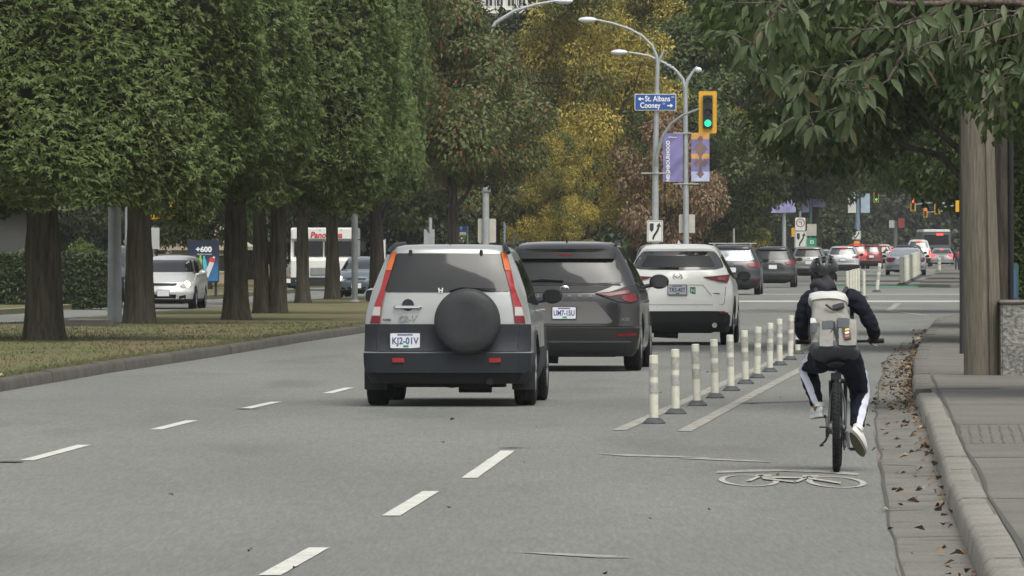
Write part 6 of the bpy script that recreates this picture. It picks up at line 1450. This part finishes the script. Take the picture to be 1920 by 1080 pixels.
# far bus and walker
def bus():
    D = 700; root = empty('bus', (X(1756, D), D, 0)); tag(root, 'distant bus with a pale roof and a red lamp, behind the white van', 'bus'); k = D / F; W = 27 * k
    z = lambda py: Zh(py, D); bm = bmesh.new(); add_box(bm, -W, W, 0, 11, .35, z(432), bev=.15); finish(bm, 'body', paint('bus_grey', (.10, .11, .12), .1, .4), root)
    bm = bmesh.new(); add_box(bm, -W * .95, W * .95, -.05, 11, z(434) - .1, z(430), bev=.08); finish(bm, 'roof', M_sgn, root); bm = bmesh.new(); add_box(bm, -W * .85, W * .85, -.03, .02, z(459), z(440), bev=.01); finish(bm, 'rear_window', M_glass, root)
    for sx in (-1, 1):
        bm = bmesh.new(); add_box(bm, sx * W * .8 - .15, sx * W * .8 + .15, -.04, .02, z(478), z(470), bev=.02); finish(bm, 'tail_lamp', M_red, root); wheel(root, sx * (W - .2), 2.5, .48, .28, sx)
    bm = bmesh.new(); add_box(bm, X(1762, D) - root.location.x - .3, X(1762, D) - root.location.x + .3, -.06, -.02, z(441), z(438.5), bev=.02); finish(bm, 'top_lamp', M_lit, root); return root
bus()
# ------------------------------------------------------------------ people
M_skin = mat('skin', (.22, .115, .075), .55); M_jack = mat('black_jacket', (.010, .012, .020), .85, spec=.15, bump=(9, .8), noise=(6, .25)); M_trou = mat('navy_trousers', (.008, .010, .020), .85, spec=.15, bump=(10, .8), noise=(7, .25))
M_stripe = mat('trouser_stripe', (.50, .52, .60), .6); M_shoe = mat('white_shoe', (.62, .62, .60), .5, noise=(12, .12)); M_sole = mat('shoe_sole', (.13, .125, .09), .8)
def skin(name, verts, edges, m, parent, sub=2, root_i=0):
    """verts: (x,y,z,r[,r2])"""
    me = bpy.data.meshes.new(name); me.from_pydata([v[:3] for v in verts], edges, []); o = link(name, me)
    o.modifiers.new('s', 'SKIN').use_smooth_shade = True
    for i, v in enumerate(verts): sv = me.skin_vertices[0].data[i]; sv.radius = (v[3], v[4] if len(v) > 4 else v[3]); sv.use_root = (i == root_i)
    sb = o.modifiers.new('u', 'SUBSURF'); sb.levels = sub; sb.render_levels = sub
    me2 = evaluate_to_mesh(o); bpy.data.objects.remove(o); me2.name = name; me2.polygons.foreach_set('use_smooth', [True] * len(me2.polygons))
    return link(name, me2, m, parent)
from mathutils import noise as mn
def crease(o, amp, seed=0):
    """cloth folds: ridged noise pushed along the normals"""
    for v in o.data.vertices:
        p = v.co * 7 + Vector((seed * 5.3, 0, v.co.z * 9)); q = v.co * 16 + Vector((0, seed * 3.1, v.co.z * 10)); r = 1 - abs(mn.noise(p)) * 3; r2 = 1 - abs(mn.noise(q)) * 3
        v.co = v.co + v.normal * (amp * (.75 * r + .45 * r2 - .5))
    o.data.update(); return o
def chain(n, start=0): return [(start + i, start + i + 1) for i in range(n - 1)]

BX, BD = (1569.5 - 960) / (F / 57.2), 57.2           # rear tyre contact; local frame: x right, y forward (heading), z up
HEAD = -math.atan(.050)
rider = empty('person', (BX, BD, 0), HEAD); tag(rider, 'cyclist in a black jacket, striped dark trousers and helmet, riding away from the camera', 'person')
bike = empty('bicycle', (BX, BD, 0), HEAD); tag(bike, 'dark bicycle ridden away from the camera in the bicycle lane', 'bicycle')
pack = empty('backpack', (BX, BD, 0), HEAD); tag(pack, 'beige and grey backpack with a white top flap on the cyclist back', 'backpack')
def px2(px, py): return ((px - 1569.5) / 253.5, (886 - py) / 253.5)
# --- bicycle
LEAN = -.012
def tyre(y, name, steer=0):
    e = empty(name, (LEAN * .33, y, .335)); e.parent = bike; e.rotation_euler = (0, 0, steer)
    b = bmesh.new(); prof = []
    for k in range(12): a = k / 12 * 2 * PI; prof.append((.308 + .029 * math.cos(a), .029 * math.sin(a)))
    add_lathe(b, prof, 'X', 56, closed=True)
    for k in range(56):      # tread blocks
        a = k / 56 * 2 * PI
        for sx in (-1, 1):
            b2 = bmesh.new(); add_box(b2, sx * .013 - .006, sx * .013 + .006, -.009, .009, .331, .339); merge(b, b2, 0, Matrix.Rotation(a + (sx * .028), 4, 'X'))
    finish(b, 'tyre', M_rub, e, 50); b = bmesh.new(); add_lathe(b, [(.284, -.012), (.268, -.010), (.268, .010), (.284, .012)], 'X', 40, closed=True); finish(b, 'rim', M_plas, e)
    b = bmesh.new(); add_lathe(b, [(.012, -.06), (.028, -.045), (.018, -.02), (.018, .02), (.028, .045), (.012, .06)], 'X', 14); finish(b, 'hub', M_galvd, e)
    b = bmesh.new()
    for k in range(32):
        a = k / 32 * 2 * PI; sx = 1 if k % 2 else -1; add_tube(b, [(sx * .035, .022 * math.cos(a + .5), .022 * math.sin(a + .5)), (0, .27 * math.cos(a), .27 * math.sin(a))], .0013, 4, cap=False)
    finish(b, 'spokes', M_galvd, e); return e
tyre(0, 'wheel'); tyre(1.08, 'wheel', .03)
M_frame = mat('bike_frame', (.03, .032, .036), .35, .3, coat=.5)
b = bmesh.new()
for pts, r in (([(0, .42, .29), (-.005, .27, .74)], .017), ([(0, .93, .80), (-.002, .31, .66)], .018), ([(0, .92, .72), (0, .42, .29)], .021), ([(0, .91, .84), (0, .95, .66)], .021)): add_tube(b, pts, r, 10)
for sx in (-1, 1):
    add_tube(b, [(sx * .065, 0, .335), (sx * .052, .22, .30), (sx * .03, .40, .29)], [.009, .010, .011], 8); add_tube(b, [(sx * .065, 0, .335), (sx * .055, .10, .52), (sx * .02, .285, .655)], [.008, .009, .009], 8)
finish(b, 'frame', M_frame, bike)
b = bmesh.new()
for sx in (-1, 1): add_tube(b, [(sx * .055, .955, .66), (sx * .055, 1.08, .335)], [.016, .011], 8)
add_tube(b, [(-.055, .955, .66), (.055, .955, .66)], .018, 8); add_tube(b, [(0, .95, .66), (0, .90, .90)], .013, 8); finish(b, 'fork', M_plas, bike)
b = bmesh.new(); add_tube(b, [(-.010, .27, .74), (-.014, .245, .80)], .013, 10); finish(b, 'seat_post', M_galvd, bike)
b = bmesh.new(); b2 = bmesh.new(); bmesh.ops.create_uvsphere(b2, u_segments=18, v_segments=12, radius=1)
for v in b2.verts: q = v.co; ww = .075 if q.y < 0 else .075 - .055 * min(1, q.y * 1.3); v.co = Vector((q.x * ww - .012, q.y * .13 + .27, .795 + q.z * .024 + (.012 * q.y * q.y)))
merge(b, b2); finish(b, 'saddle', M_plas, bike, 60)
b = bmesh.new(); add_tube(b, [(-.30, .80, .955), (-.15, .86, .955), (0, .89, .915), (.15, .86, .96), (.335, .80, .965)], .012, 10); finish(b, 'handlebar', M_frame, bike)
for sx, x0, x1 in ((-1, -.315, -.20), (1, .235, .345)):
    b = bmesh.new(); add_tube(b, [(x0, .795 if sx < 0 else .815, .955 + (.005 if sx > 0 else 0)), (x1, .835 if sx < 0 else .795, .957 + (.008 if sx > 0 else 0))], .019, 10); finish(b, 'grip', M_plas, bike)
    b = bmesh.new(); xb = -.20 if sx < 0 else .235; add_tube(b, [(xb, .85, .95), (xb - sx * -.03, .90, .93), (xb + sx * .06, .90, .925)], .006, 6); finish(b, 'brake_lever', M_galvd, bike)
# cranks: left pedal forward and up, right pedal low
b = bmesh.new(); CA = R(-66)
add_tube(b, [(-.07, .42, .29), (.07, .42, .29)], .018, 10)
pl = Vector((-.095, .42 - .17 * math.cos(R(-120)) * 1, .29 + .13)); PLc = Vector((-.13, .50, .405)); PRc = Vector((.135, .36, .165))
add_tube(b, [(-.072, .42, .29), (-.085, .50, .405)], [.012, .010], 8); add_tube(b, [(.072, .42, .29), (.085, .36, .165)], [.012, .010], 8)
finish(b, 'crank', M_galvd, bike)
for c in (PLc, PRc):
    b = bmesh.new(); add_box(b, c.x - .045, c.x + .045, c.y - .035, c.y + .035, c.z - .012, c.z + .010, bev=.004); finish(b, 'pedal', M_plas, bike)
b = bmesh.new(); add_lathe(b, [(.085, .048), (.085, .052), (.075, .054), (.075, .046)], 'X', 36, (0, .42, .29), closed=True); add_lathe(b, [(.012, .044), (.085, .050), (.012, .054)], 'X', 24, (0, .42, .29)); finish(b, 'chainring', M_plas, bike)
b = bmesh.new()
for k, r in enumerate((.055, .048, .040, .034, .028)): add_lathe(b, [(r, .026 + .005 * k), (r, .028 + .005 * k)], 'X', 22, (0, 0, .335))
add_tube(b, [(.05, .0, .30), (.055, .03, .24), (.055, .0, .19)], [.012, .016, .014], 8); add_lathe(b, [(.022, .050), (.022, .058)], 'X', 12, (0, .03, .245)); add_lathe(b, [(.022, .050), (.022, .058)], 'X', 12, (0, 0, .185)); finish(b, 'derailleur', M_plas, bike)
b = bmesh.new(); add_tube(b, [(.05, .0, .388), (.05, .42, .375)], .004, 5); add_tube(b, [(.05, .0, .17), (.05, .42, .205)], .004, 5); finish(b, 'chain', M_plas, bike)
b = bmesh.new(); add_tube(b, [(-.06, .10, .30), (-.085, .06, .235), (-.115, .02, .205)], [.010, .009, .008], 6); add_tube(b, [(-.10, .02, .205), (-.128, .02, .198)], .010, 6); finish(b, 'kickstand', M_plas, bike)
b = bmesh.new(); rbox(b, -.048, .030, .685, .735, .185, .20, .01); finish(b, 'rear_reflector', M_plas, bike)
b = bmesh.new(); add_tube(b, [(-.13, .02, .335), (-.02, .0, .335)], .006, 6); add_box(b, -.085, -.06, -.03, .05, .26, .33, bev=.006); finish(b, 'axle_guard', M_plas, bike)
for pts in ([(.05, .9, .95), (.08, 1.0, .88), (.03, .95, .74)], [(-.05, .9, .95), (-.07, 1.0, .87), (-.02, .96, .74)]):
    b = bmesh.new(); add_tube(b, pts, .0035, 5); finish(b, 'brake_cable', M_plas, bike)

# --- rider: joints from the photograph, local metres
HIP = Vector((-.005, .30, .88)); CH = Vector((-.095, .62, 1.22)); NK = Vector((-.115, .72, 1.37)); HD = Vector((-.105, .80, 1.475))
SHL, SHR = Vector((-.225, .64, 1.285)), Vector((.125, .64, 1.295)); ELL, ELR = Vector((-.275, .66, 1.05)), Vector((.265, .66, 1.045)); HAL, HAR = Vector((-.245, .80, .965)), Vector((.275, .795, .985))
HJL, HJR = Vector((-.095, .33, .86)), Vector((.10, .33, .85)); KNL, KNR = Vector((-.225, .70, .76)), Vector((.165, .60, .58)); ANL, ANR = Vector((-.15, .44, .47)), Vector((.145, .325, .30))
def body_verts(k=1.0):
    V = [(*HIP, .125 * k, .10 * k), (*HIP.lerp(CH, .35), .12 * k, .095 * k), (*HIP.lerp(CH, .7), .11 * k, .09 * k), (*CH, .10 * k, .07 * k), (*NK, .05, .05), (*HD, .075, .085), (HD.x, HD.y - .0, HD.z + .07, .06, .065)]
    E = chain(7); n = 7
    for a, b_, c in ((SHL, ELL, HAL), (SHR, ELR, HAR)):
        V += [(*a, .045 * k), (*a.lerp(b_, .5), .047 * k), (*b_, .042 * k), (*b_.lerp(c, .6), .034), (*c.lerp(b_, .12), .026)]; E += [(3, n)] + chain(5, n); n += 5
    for a, b_, c in ((HJL, KNL, ANL), (HJR, KNR, ANR)):
        V += [(*a, .085 * k), (*a.lerp(b_, .5), .072 * k), (*b_, .055), (*b_.lerp(c, .35), .052), (*b_.lerp(c, .85), .036), (*c, .034), (c.x, c.y + .015, c.z - .02, .026), (c.x, c.y + .03, c.z - .035, .02)]; E += [(0, n)] + chain(8, n); n += 8
    return V, E
V, E = body_verts(.85); skin('body', V, E, M_skin, rider)
# hands: palm and five fingers closed round the grip
for H, sx in ((HAL, -1), (HAR, 1)):
    ax = Vector((sx, -.25 * 1, 0)).normalized(); V = [(H.x - ax.x * 0, H.y - .035, H.z + .0, .026, .020), (H.x, H.y - .005, H.z + .018, .034, .020)]; E = [(0, 1)]
    for k in range(4):
        o_ = (k - 1.5) * .019; bx, by = H.x + ax.x * o_, H.y + ax.y * o_ * sx; L = (.9, 1.0, .95, .8)[k]; n = len(V)
        V += [(bx, by + .022, H.z + .020, .0095), (bx, by + .048 * L, H.z + .006, .009), (bx, by + .045 * L, H.z - .022 * L, .0085), (bx, by + .018, H.z - .032 * L, .0075)]; E += [(1, n)] + chain(4, n)
    n = len(V); tx = H.x - ax.x * .035; V += [(tx, H.y - .01, H.z + .006, .011), (tx - ax.x * .014, H.y + .012, H.z - .014, .010), (tx - ax.x * .004, H.y + .034, H.z - .024, .0085)]; E += [(0, n)] + chain(3, n)
    skin('hand', V, E, M_skin, rider, 1)
# jacket
V = [(HIP.x, HIP.y - .02, HIP.z - .06, .155, .12), (HIP.x - .005, HIP.y + .01, HIP.z + .03, .150, .12), (*HIP.lerp(CH, .35), .140, .115), (*HIP.lerp(CH, .7), .155, .12), (*CH, .165, .115), (NK.x, NK.y - .02, NK.z - .02, .095, .085), (NK.x, NK.y + .005, NK.z + .035, .075, .075)]; E = chain(7); n = 7
jk = crease(skin('jacket', V, E, M_jack, rider, 3), .007, 1)
for a, b_, c in ((SHL, ELL, HAL), (SHR, ELR, HAR)):
    sg = -1 if a is SHL else 1
    V = [(a.x - sg * .09, a.y - .01, a.z + .02, .070), (a.x - sg * .01, a.y, a.z - .005, .080), (*(a.lerp(b_, .35) + Vector((sg * .012, -.01, 0))), .066), (*(a.lerp(b_, .70) + Vector((sg * .008, -.01, 0))), .060), (*b_, .056), (*b_.lerp(c, .5), .048), (*c.lerp(b_, .30), .040)]
    sl = crease(skin('sleeve', V, chain(7), M_jack, jk, 3), .010, 2)
# hood and collar folded at the neck
b = bmesh.new(); b2 = bmesh.new(); bmesh.ops.create_uvsphere(b2, u_segments=20, v_segments=12, radius=1)
for v in b2.verts: q = v.co; v.co = Vector((NK.x + q.x * (.100 - .03 * q.z) + .008, NK.y - .03 + q.y * .095, NK.z + .005 + q.z * .07 + .02 * math.sin(q.x * 4 + q.y * 3)))
merge(b, b2); finish(b, 'hood', mat('hood_grey', (.018, .018, .022), .85, bump=(12, .6)), jk, 60)
# trousers
V = [(HIP.x, HIP.y - .01, HIP.z + .03, .150, .11), (HIP.x, HIP.y - .02, HIP.z - .04, .155, .125)]; E = [(0, 1)]; n = 2
for a, b_, c in ((HJL, KNL, ANL), (HJR, KNR, ANR)):
    V += [(a.x, a.y - .01, a.z - .03, .100, .10), (*a.lerp(b_, .5), .094), (*b_, .078), (*b_.lerp(c, .30), .072), (*b_.lerp(c, .62), .062), (*b_.lerp(c, .96), .050)]; E += [(1, n)] + chain(6, n); n += 6
tr = crease(skin('trousers', V, E, M_trou, rider, 3), .009, 3)
# white side stripes: strips laid on the outside of each leg
from mathutils.bvhtree import BVHTree
dg = bpy.context.evaluated_depsgraph_get()
def stripe_on(o, P, W, name, m, dirv):
    bvh = BVHTree.FromObject(o, dg); b = bmesh.new(); prev = None
    n_ = 40
    for i in range(n_ + 1):
        t = i / n_ * (len(P) - 1); k = min(int(t), len(P) - 2); p = Vector(P[k]).lerp(Vector(P[k + 1]), t - k); w_ = W[k] + (W[k + 1] - W[k]) * (t - k); ax = (Vector(P[k + 1]) - Vector(P[k])).normalized(); dv = Vector(dirv[k]).lerp(Vector(dirv[k + 1]), t - k).normalized()
        sd_ = ax.cross(dv).normalized(); row = []
        for u in (-1, -.33, .33, 1):
            org = p + dv * .4 + sd_ * (u * w_ / 2); hit, nrm, _, _ = bvh.ray_cast(org, -dv)
            row.append(b.verts.new((hit + nrm * .005) if hit else (p + dv * .07 + sd_ * (u * w_ / 2))))
        if prev:
            for j in range(3): b.faces.new((prev[j], prev[j + 1], row[j + 1], row[j]))
        prev = row
    return finish(b, name, m, tr, 60)
bpy.context.view_layer.update()
stripe_on(tr, [HJL.lerp(KNL, .35), HJL.lerp(KNL, .75), KNL, KNL.lerp(ANL, .3), KNL.lerp(ANL, .62), KNL.lerp(ANL, .9)], [.05, .045, .045, .05, .045, .035], 'side_stripe', M_stripe, [(-1, -.3, .25), (-1, -.5, .2), (-1, -.8, 0), (-.55, -1, 0), (-.25, -1, 0), (-.1, -1, 0)])
stripe_on(tr, [HJR.lerp(KNR, .35), HJR.lerp(KNR, .8), KNR, KNR.lerp(ANR, .3), KNR.lerp(ANR, .62), KNR.lerp(ANR, .9)], [.030, .03, .035, .055, .055, .04], 'side_stripe', M_stripe, [(1, -.2, 0), (1, -.3, 0), (1, -.6, 0), (.75, -1, 0), (.45, -1, 0), (.2, -1, 0)])
# shoes
def shoe(c, pitch, yaw, name='shoe'):
    b = bmesh.new(); b2 = bmesh.new(); bmesh.ops.create_uvsphere(b2, u_segments=20, v_segments=14, radius=1); M = Matrix.Translation(c) @ Matrix.Rotation(yaw, 4, 'Z') @ Matrix.Rotation(pitch, 4, 'X')
    for v in b2.verts:
        q = v.co; y = q.y * .128; wd = .041 + .008 * q.y; hgt = .062 if q.y < -.1 else .062 - .030 * (q.y + .1); z = q.z * hgt
        if z < -.028: z = -.028
        v.co = Vector((q.x * wd, y, z + .028))
    for f in b2.faces: f.smooth = True
    merge(b, b2, 0, M); o = finish(b, name, M_shoe, rider, 60)
    b = bmesh.new(); b2 = bmesh.new(); pts = []
    for k in range(24): a = k / 24 * 2 * PI; pts.append(((.042 + .008 * math.sin(a)) * math.cos(a), .130 * math.sin(a)))
    lo = [b2.verts.new((x, y, -.022)) for x, y in pts]; hi = [b2.verts.new((x, y, .004)) for x, y in pts]; b2.faces.new(lo[::-1]); b2.faces.new(hi)
    for k in range(24): b2.faces.new((lo[k], lo[(k + 1) % 24], hi[(k + 1) % 24], hi[k]))
    merge(b, b2, 0, M); finish(b, 'sole', M_sole if pitch < -.4 else M_shoe, o, 40)
    b = bmesh.new(); b2 = bmesh.new(); add_lathe(b2, [(.040, .055), (.043, .085), (.038, .088)], 'Z', 16, (0, -.075, 0)); merge(b, b2, 0, M); finish(b, 'sock', M_shoe, o)
shoe(Vector((-.150, .50, .415)), R(-6), R(16)); shoe(Vector((.152, .285, .215)), R(-46), R(-30))
# head: hair, ears are on the body; helmet
b = bmesh.new(); b2 = bmesh.new(); bmesh.ops.create_uvsphere(b2, u_segments=20, v_segments=14, radius=1)
for v in b2.verts: q = v.co; v.co = HD + Vector((q.x * .088, q.y * .10 - .01, q.z * .105 - .005))
merge(b, b2)
for sx in (-1, 1): b2 = bmesh.new(); bmesh.ops.create_uvsphere(b2, u_segments=8, v_segments=6, radius=1); [setattr(v, 'co', HD + Vector((sx * .090 + v.co.x * .010, .0 + v.co.y * .018, -.035 + v.co.z * .030))) for v in b2.verts]; merge(b, b2)
finish(b, 'hair', mat('dark_hair', (.014, .012, .012), .7, bump=(30, .5)), rider, 60)
M_helm = mat('helmet_black', (.012, .013, .015), .35, coat=.2); M_hvent = mat('helmet_grey', (.07, .075, .082), .4)
b = bmesh.new(); b2 = bmesh.new(); bmesh.ops.create_uvsphere(b2, u_segments=28, v_segments=18, radius=1); HC_ = HD + Vector((.0, .01, .035))
for v in b2.verts:
    q = v.co.copy(); z = q.z * .088; 
    if q.z < -.15: z = -.013 - .03 * (abs(q.x) * .3 + (0 if q.y > 0 else .5 * abs(q.y)))
    v.co = HC_ + Vector((q.x * .108, q.y * .135, z))
for f in b2.faces: f.smooth = True
merge(b, b2); he = finish(b, 'helmet', M_helm, rider, 60)
for a0, wd in ((-.75, .009), (-.30, .010), (.30, .010), (.75, .009)):     # raised ribs between the vents, running front to back
    b = bmesh.new(); pts = []
    for k in range(13):
        t = -1.35 + 2.5 * k / 12; sx_ = math.sin(a0) * (1 - .25 * abs(t) / 1.4); pts.append(HC_ + Vector((sx_ * .108 * math.cos(t * .55), math.sin(t) * .134, math.cos(t) * math.cos(a0) * .088)))
    add_tube(b, pts, [wd * .55] + [wd] * 11 + [wd * .55], 8); finish(b, 'helmet_rib', M_hvent if abs(a0) < .5 else M_helm, he, 60)
for a0 in (-.52, 0, .52):
    for t in (-.95, -.45):
        b = bmesh.new(); b2 = bmesh.new(); bmesh.ops.create_uvsphere(b2, u_segments=10, v_segments=8, radius=1); c = HC_ + Vector((math.sin(a0) * .106, math.sin(t) * .128, math.cos(t) * math.cos(a0) * .086))
        for v in b2.verts: v.co = c + Vector((v.co.x * .014, v.co.y * .026, v.co.z * .010))
        merge(b, b2); finish(b, 'helmet_vent', mat('vent_black', (.004, .004, .004), .9), he, 60)
b = bmesh.new(); rbox(b, HC_.x - .04, HC_.x + .04, HC_.z - .055, HC_.z - .02, HC_.y - .128, HC_.y - .108, .012); finish(b, 'helmet_dial', M_helm, he)
# --- backpack
M_can = mat('pack_canvas', (.20, .197, .182), .85, bump=(8, .9), noise=(7, .14)); M_cang = mat('pack_grey', (.062, .070, .080), .85, bump=(14, .5), noise=(8, .12)); M_flap = mat('pack_white', (.44, .445, .42), .7, bump=(9, .8)); M_strap = mat('pack_strap', (.02, .022, .026), .8)
UP = (Vector((-.10, .50, 1.30)) - Vector((.0, .13, .90))); PB = Vector((-.013, .165, .865))
def pk(u, v, w): return PB + Vector((-.10, .33, .40)).normalized() * 0 + Vector((-.062 * v, 0, 0)) + Vector((u, 0, 0)) + Vector((0, .30 * v, .44 * v)) + Vector((0, -.83, .56)) * w   # v 0..1 bottom to top, w away from the back
def pack_sheet(name, m, cells, parent, nu=16, nv=22, amp=1.0, v0=0, v1=1, wid=None, dep=None, back=True, seed=0):
    rgp = np.random.default_rng(seed); b = bmesh.new(); rings = []
    for j in range(nv + 1):
        v = v0 + (v1 - v0) * j / nv; W_ = wid(v); D_ = dep(v); ring = []
        for i in range(nu * 2):
            a = i / (nu * 2) * 2 * PI; cu, su = math.cos(a), math.sin(a); uu = W_ * (abs(cu) ** .6) * (1 if cu > 0 else -1); ww = D_ * (abs(su) ** .7) * (1 if su > 0 else -1)
            cr_ = 1 + .06 * math.sin(v * 23 + uu * 40) + .05 * math.sin(v * 14 - uu * 26 + 1) + .04 * math.sin(v * 41 + uu * 60); ring.append(b.verts.new(pk(uu * (1 + .02 * math.sin(v * 17)), v, (ww * cr_ if ww > 0 else ww))))
        rings.append(ring)
    n = nu * 2
    for a_, c_ in zip(rings, rings[1:]):
        for i in range(n): b.faces.new((a_[i], a_[(i + 1) % n], c_[(i + 1) % n], c_[i]))
    b.faces.new(rings[0][::-1]); b.faces.new(rings[-1]); return finish(b, name, m, parent, 60)
fi = lambda xs, ys: (lambda v: float(np.interp(v, xs, ys)))
pack_sheet('main_body', M_can, None, pack, v0=.10, v1=.93, wid=fi([.1, .4, .7, .93], [.172, .165, .138, .118]), dep=fi([.1, .4, .8, .93], [.105, .105, .075, .055]))
pack_sheet('bottom_panel', M_cang, None, pack, nv=6, v0=.0, v1=.11, wid=fi([-.03, .02, .13], [.145, .172, .178]), dep=fi([-.03, .02, .13], [.08, .105, .112]))
pack_sheet('top_flap', M_flap, None, pack, nv=8, v0=.85, v1=1.02, wid=fi([.85, .9, 1.0, 1.02], [.135, .15, .14, .11]), dep=fi([.85, .92, 1.02], [.085, .085, .045]))
def patchbox(name, m, px0, py0, px1, py1, w0, w1, r=.02, parent=pack, rot=0):
    """pocket bulging from the pack, by photo pixel extents"""
    b = bmesh.new(); cx, cz = px2((px0 + px1) / 2, (py0 + py1) / 2); hw, hh = (px1 - px0) / 2 / 253.5, (py1 - py0) / 2 / 253.5; b2 = bmesh.new(); bmesh.ops.create_cube(b2, size=2); bmesh.ops.subdivide_edges(b2, edges=b2.edges[:], cuts=4, use_grid_fill=True)
    v = (cz - .865) / .47; base = pk(0, v, w0); 
    for vv in b2.verts:
        q = vv.co.copy(); s_ = max(abs(q.x), abs(q.z)); q2 = Vector((q.x, q.y, q.z)).normalized() * .30 + q * .78
        dx, dz = q2.x * hw, q2.z * hh; dx, dz = dx * math.cos(rot) - dz * math.sin(rot), dx * math.sin(rot) + dz * math.cos(rot)
        y_ = base.y + dz * .68 * 1.0 - (q2.y * -.5 + .5) * (w1 - w0) * 1.2; vv.co = Vector((cx + dx, y_, cz + dz))
    for f in b2.faces: f.smooth = True
    merge(b, b2); return finish(b, name, m, parent, 50)
patchbox('left_pocket', M_can, 1536, 603, 1562, 650, .09, .142); patchbox('right_pocket', M_can, 1572, 600, 1606, 648, .09, .142)
patchbox('pocket_lid', M_cang, 1541, 602, 1562, 617, .135, .160, rot=R(4)); patchbox('pocket_lid', M_cang, 1570, 597, 1592, 615, .135, .160, rot=R(-4))
patchbox('patch_label', mat('patch_black', (.02, .02, .02), .6), 1581, 615, 1594, 636, .165, .182, rot=R(12)); patchbox('side_pocket', M_cang, 1522, 606, 1536, 624, .03, .10)
for c_, yy_ in (((.55, .40, .05), 618), ((.55, .55, .52), 624), ((.40, .10, .06), 630)): patchbox('patch_print', mat('patch_col%d' % yy_, c_, .6), 1584, yy_ - 2, 1592, yy_ + 2, .178, .190, rot=R(12))
patchbox('water_bottle_cap', M_flap, 1519, 597, 1532, 607, .02, .08)
patchbox('dark_opening', M_strap, 1561, 570, 1582, 579, .085, .115, rot=R(14))
for pts in ([(1545, 642), (1554, 628), (1562, 618)], [(1571, 600), (1571, 625), (1574, 648)], [(1563, 604), (1568, 630), (1571, 648)], [(1583, 575), (1560, 581), (1548, 572)]):
    b = bmesh.new(); P = []
    for px, py in pts: x_, z_ = px2(px, py); v = (z_ - .865) / .47; q = pk(0, v, .155); P.append((x_, q.y, z_))
    add_tube(b, P, .009, 6); finish(b, 'strap', M_strap, pack)
for sx in (-1, 1):
    S_ = SHL if sx < 0 else SHR; b = bmesh.new(); add_tube(b, [pk(sx * .09, .95, 0), (S_.x - sx * .06, S_.y - .04, S_.z + .065), (S_.x - sx * .045, S_.y + .07, S_.z + .03), (S_.x - sx * .02, S_.y + .07, S_.z - .10), (S_.x - sx * .02, S_.y - .12, S_.z - .26), pk(sx * .15, .15, -.02)], .016, 8); finish(b, 'shoulder_strap', M_strap, pack)
b = bmesh.new(); add_tube(b, [px2(1522, 640) and Vector((-.19, .30, .95)), Vector((-.215, .40, .90)), Vector((-.17, .50, .86))], .008, 6); finish(b, 'loose_strap', M_can, pack)

# distant walker at the far right kerb
D = dist(510); w_ = empty('person', (X(1795, D), D, 0)); tag(w_, 'distant pedestrian in dark clothes with a reddish top, left of the wooden pole', 'person'); h = 45 * D / F
V = [(0, 0, .50 * h, .13, .10), (0, 0, .64 * h, .12, .09), (0, 0, .80 * h, .15, .10), (0, 0, .87 * h, .05), (0, 0, .94 * h, .075, .085)]; E = chain(5); n = 5
for sx in (-1, 1): V += [(sx * .17, 0, .80 * h, .055), (sx * .22, .02, .62 * h, .045), (sx * .20, .10, .46 * h, .03)]; E += [(2, n)] + chain(3, n); n += 3
for sx in (-1, 1): V += [(sx * .08, 0, .46 * h, .08), (sx * .09, .08 * sx, .26 * h, .06), (sx * .09, .16 * sx, .04 * h, .04), (sx * .09, .16 * sx + .12, .02 * h, .035)]; E += [(0, n)] + chain(4, n); n += 4
skin('body', V, E, mat('far_dark_clothes', (.03, .03, .045), .8), w_)
V = [(0, 0, .56 * h, .15, .12), (0, 0, .70 * h, .15, .12), (0, 0, .81 * h, .17, .12), (0, 0, .85 * h, .08, .08)]; skin('top', V, chain(4), mat('far_red_top', (.22, .05, .05), .8), w_)

# ------------------------------------------------------------------ a little haze over the far end of the avenue
hz = bpy.data.materials.new('haze_air'); hz.use_nodes = True
n, l = hz.node_tree.nodes, hz.node_tree.links; n.remove(n['Principled BSDF'])
pv = n.new('ShaderNodeVolumePrincipled'); pv.inputs['Color'].default_value = (.90, .93, .95, 1); pv.inputs['Density'].default_value = 0.00013; pv.inputs['Anisotropy'].default_value = 0.2
l.new(pv.outputs[0], n['Material Output'].inputs['Volume'])
bm = bmesh.new(); add_box(bm, -180, 200, -60, 930, -4, 42); tag(finish(bm, 'haze', hz, smooth=0), 'thin pale haze between the trees', 'haze', kind='stuff')
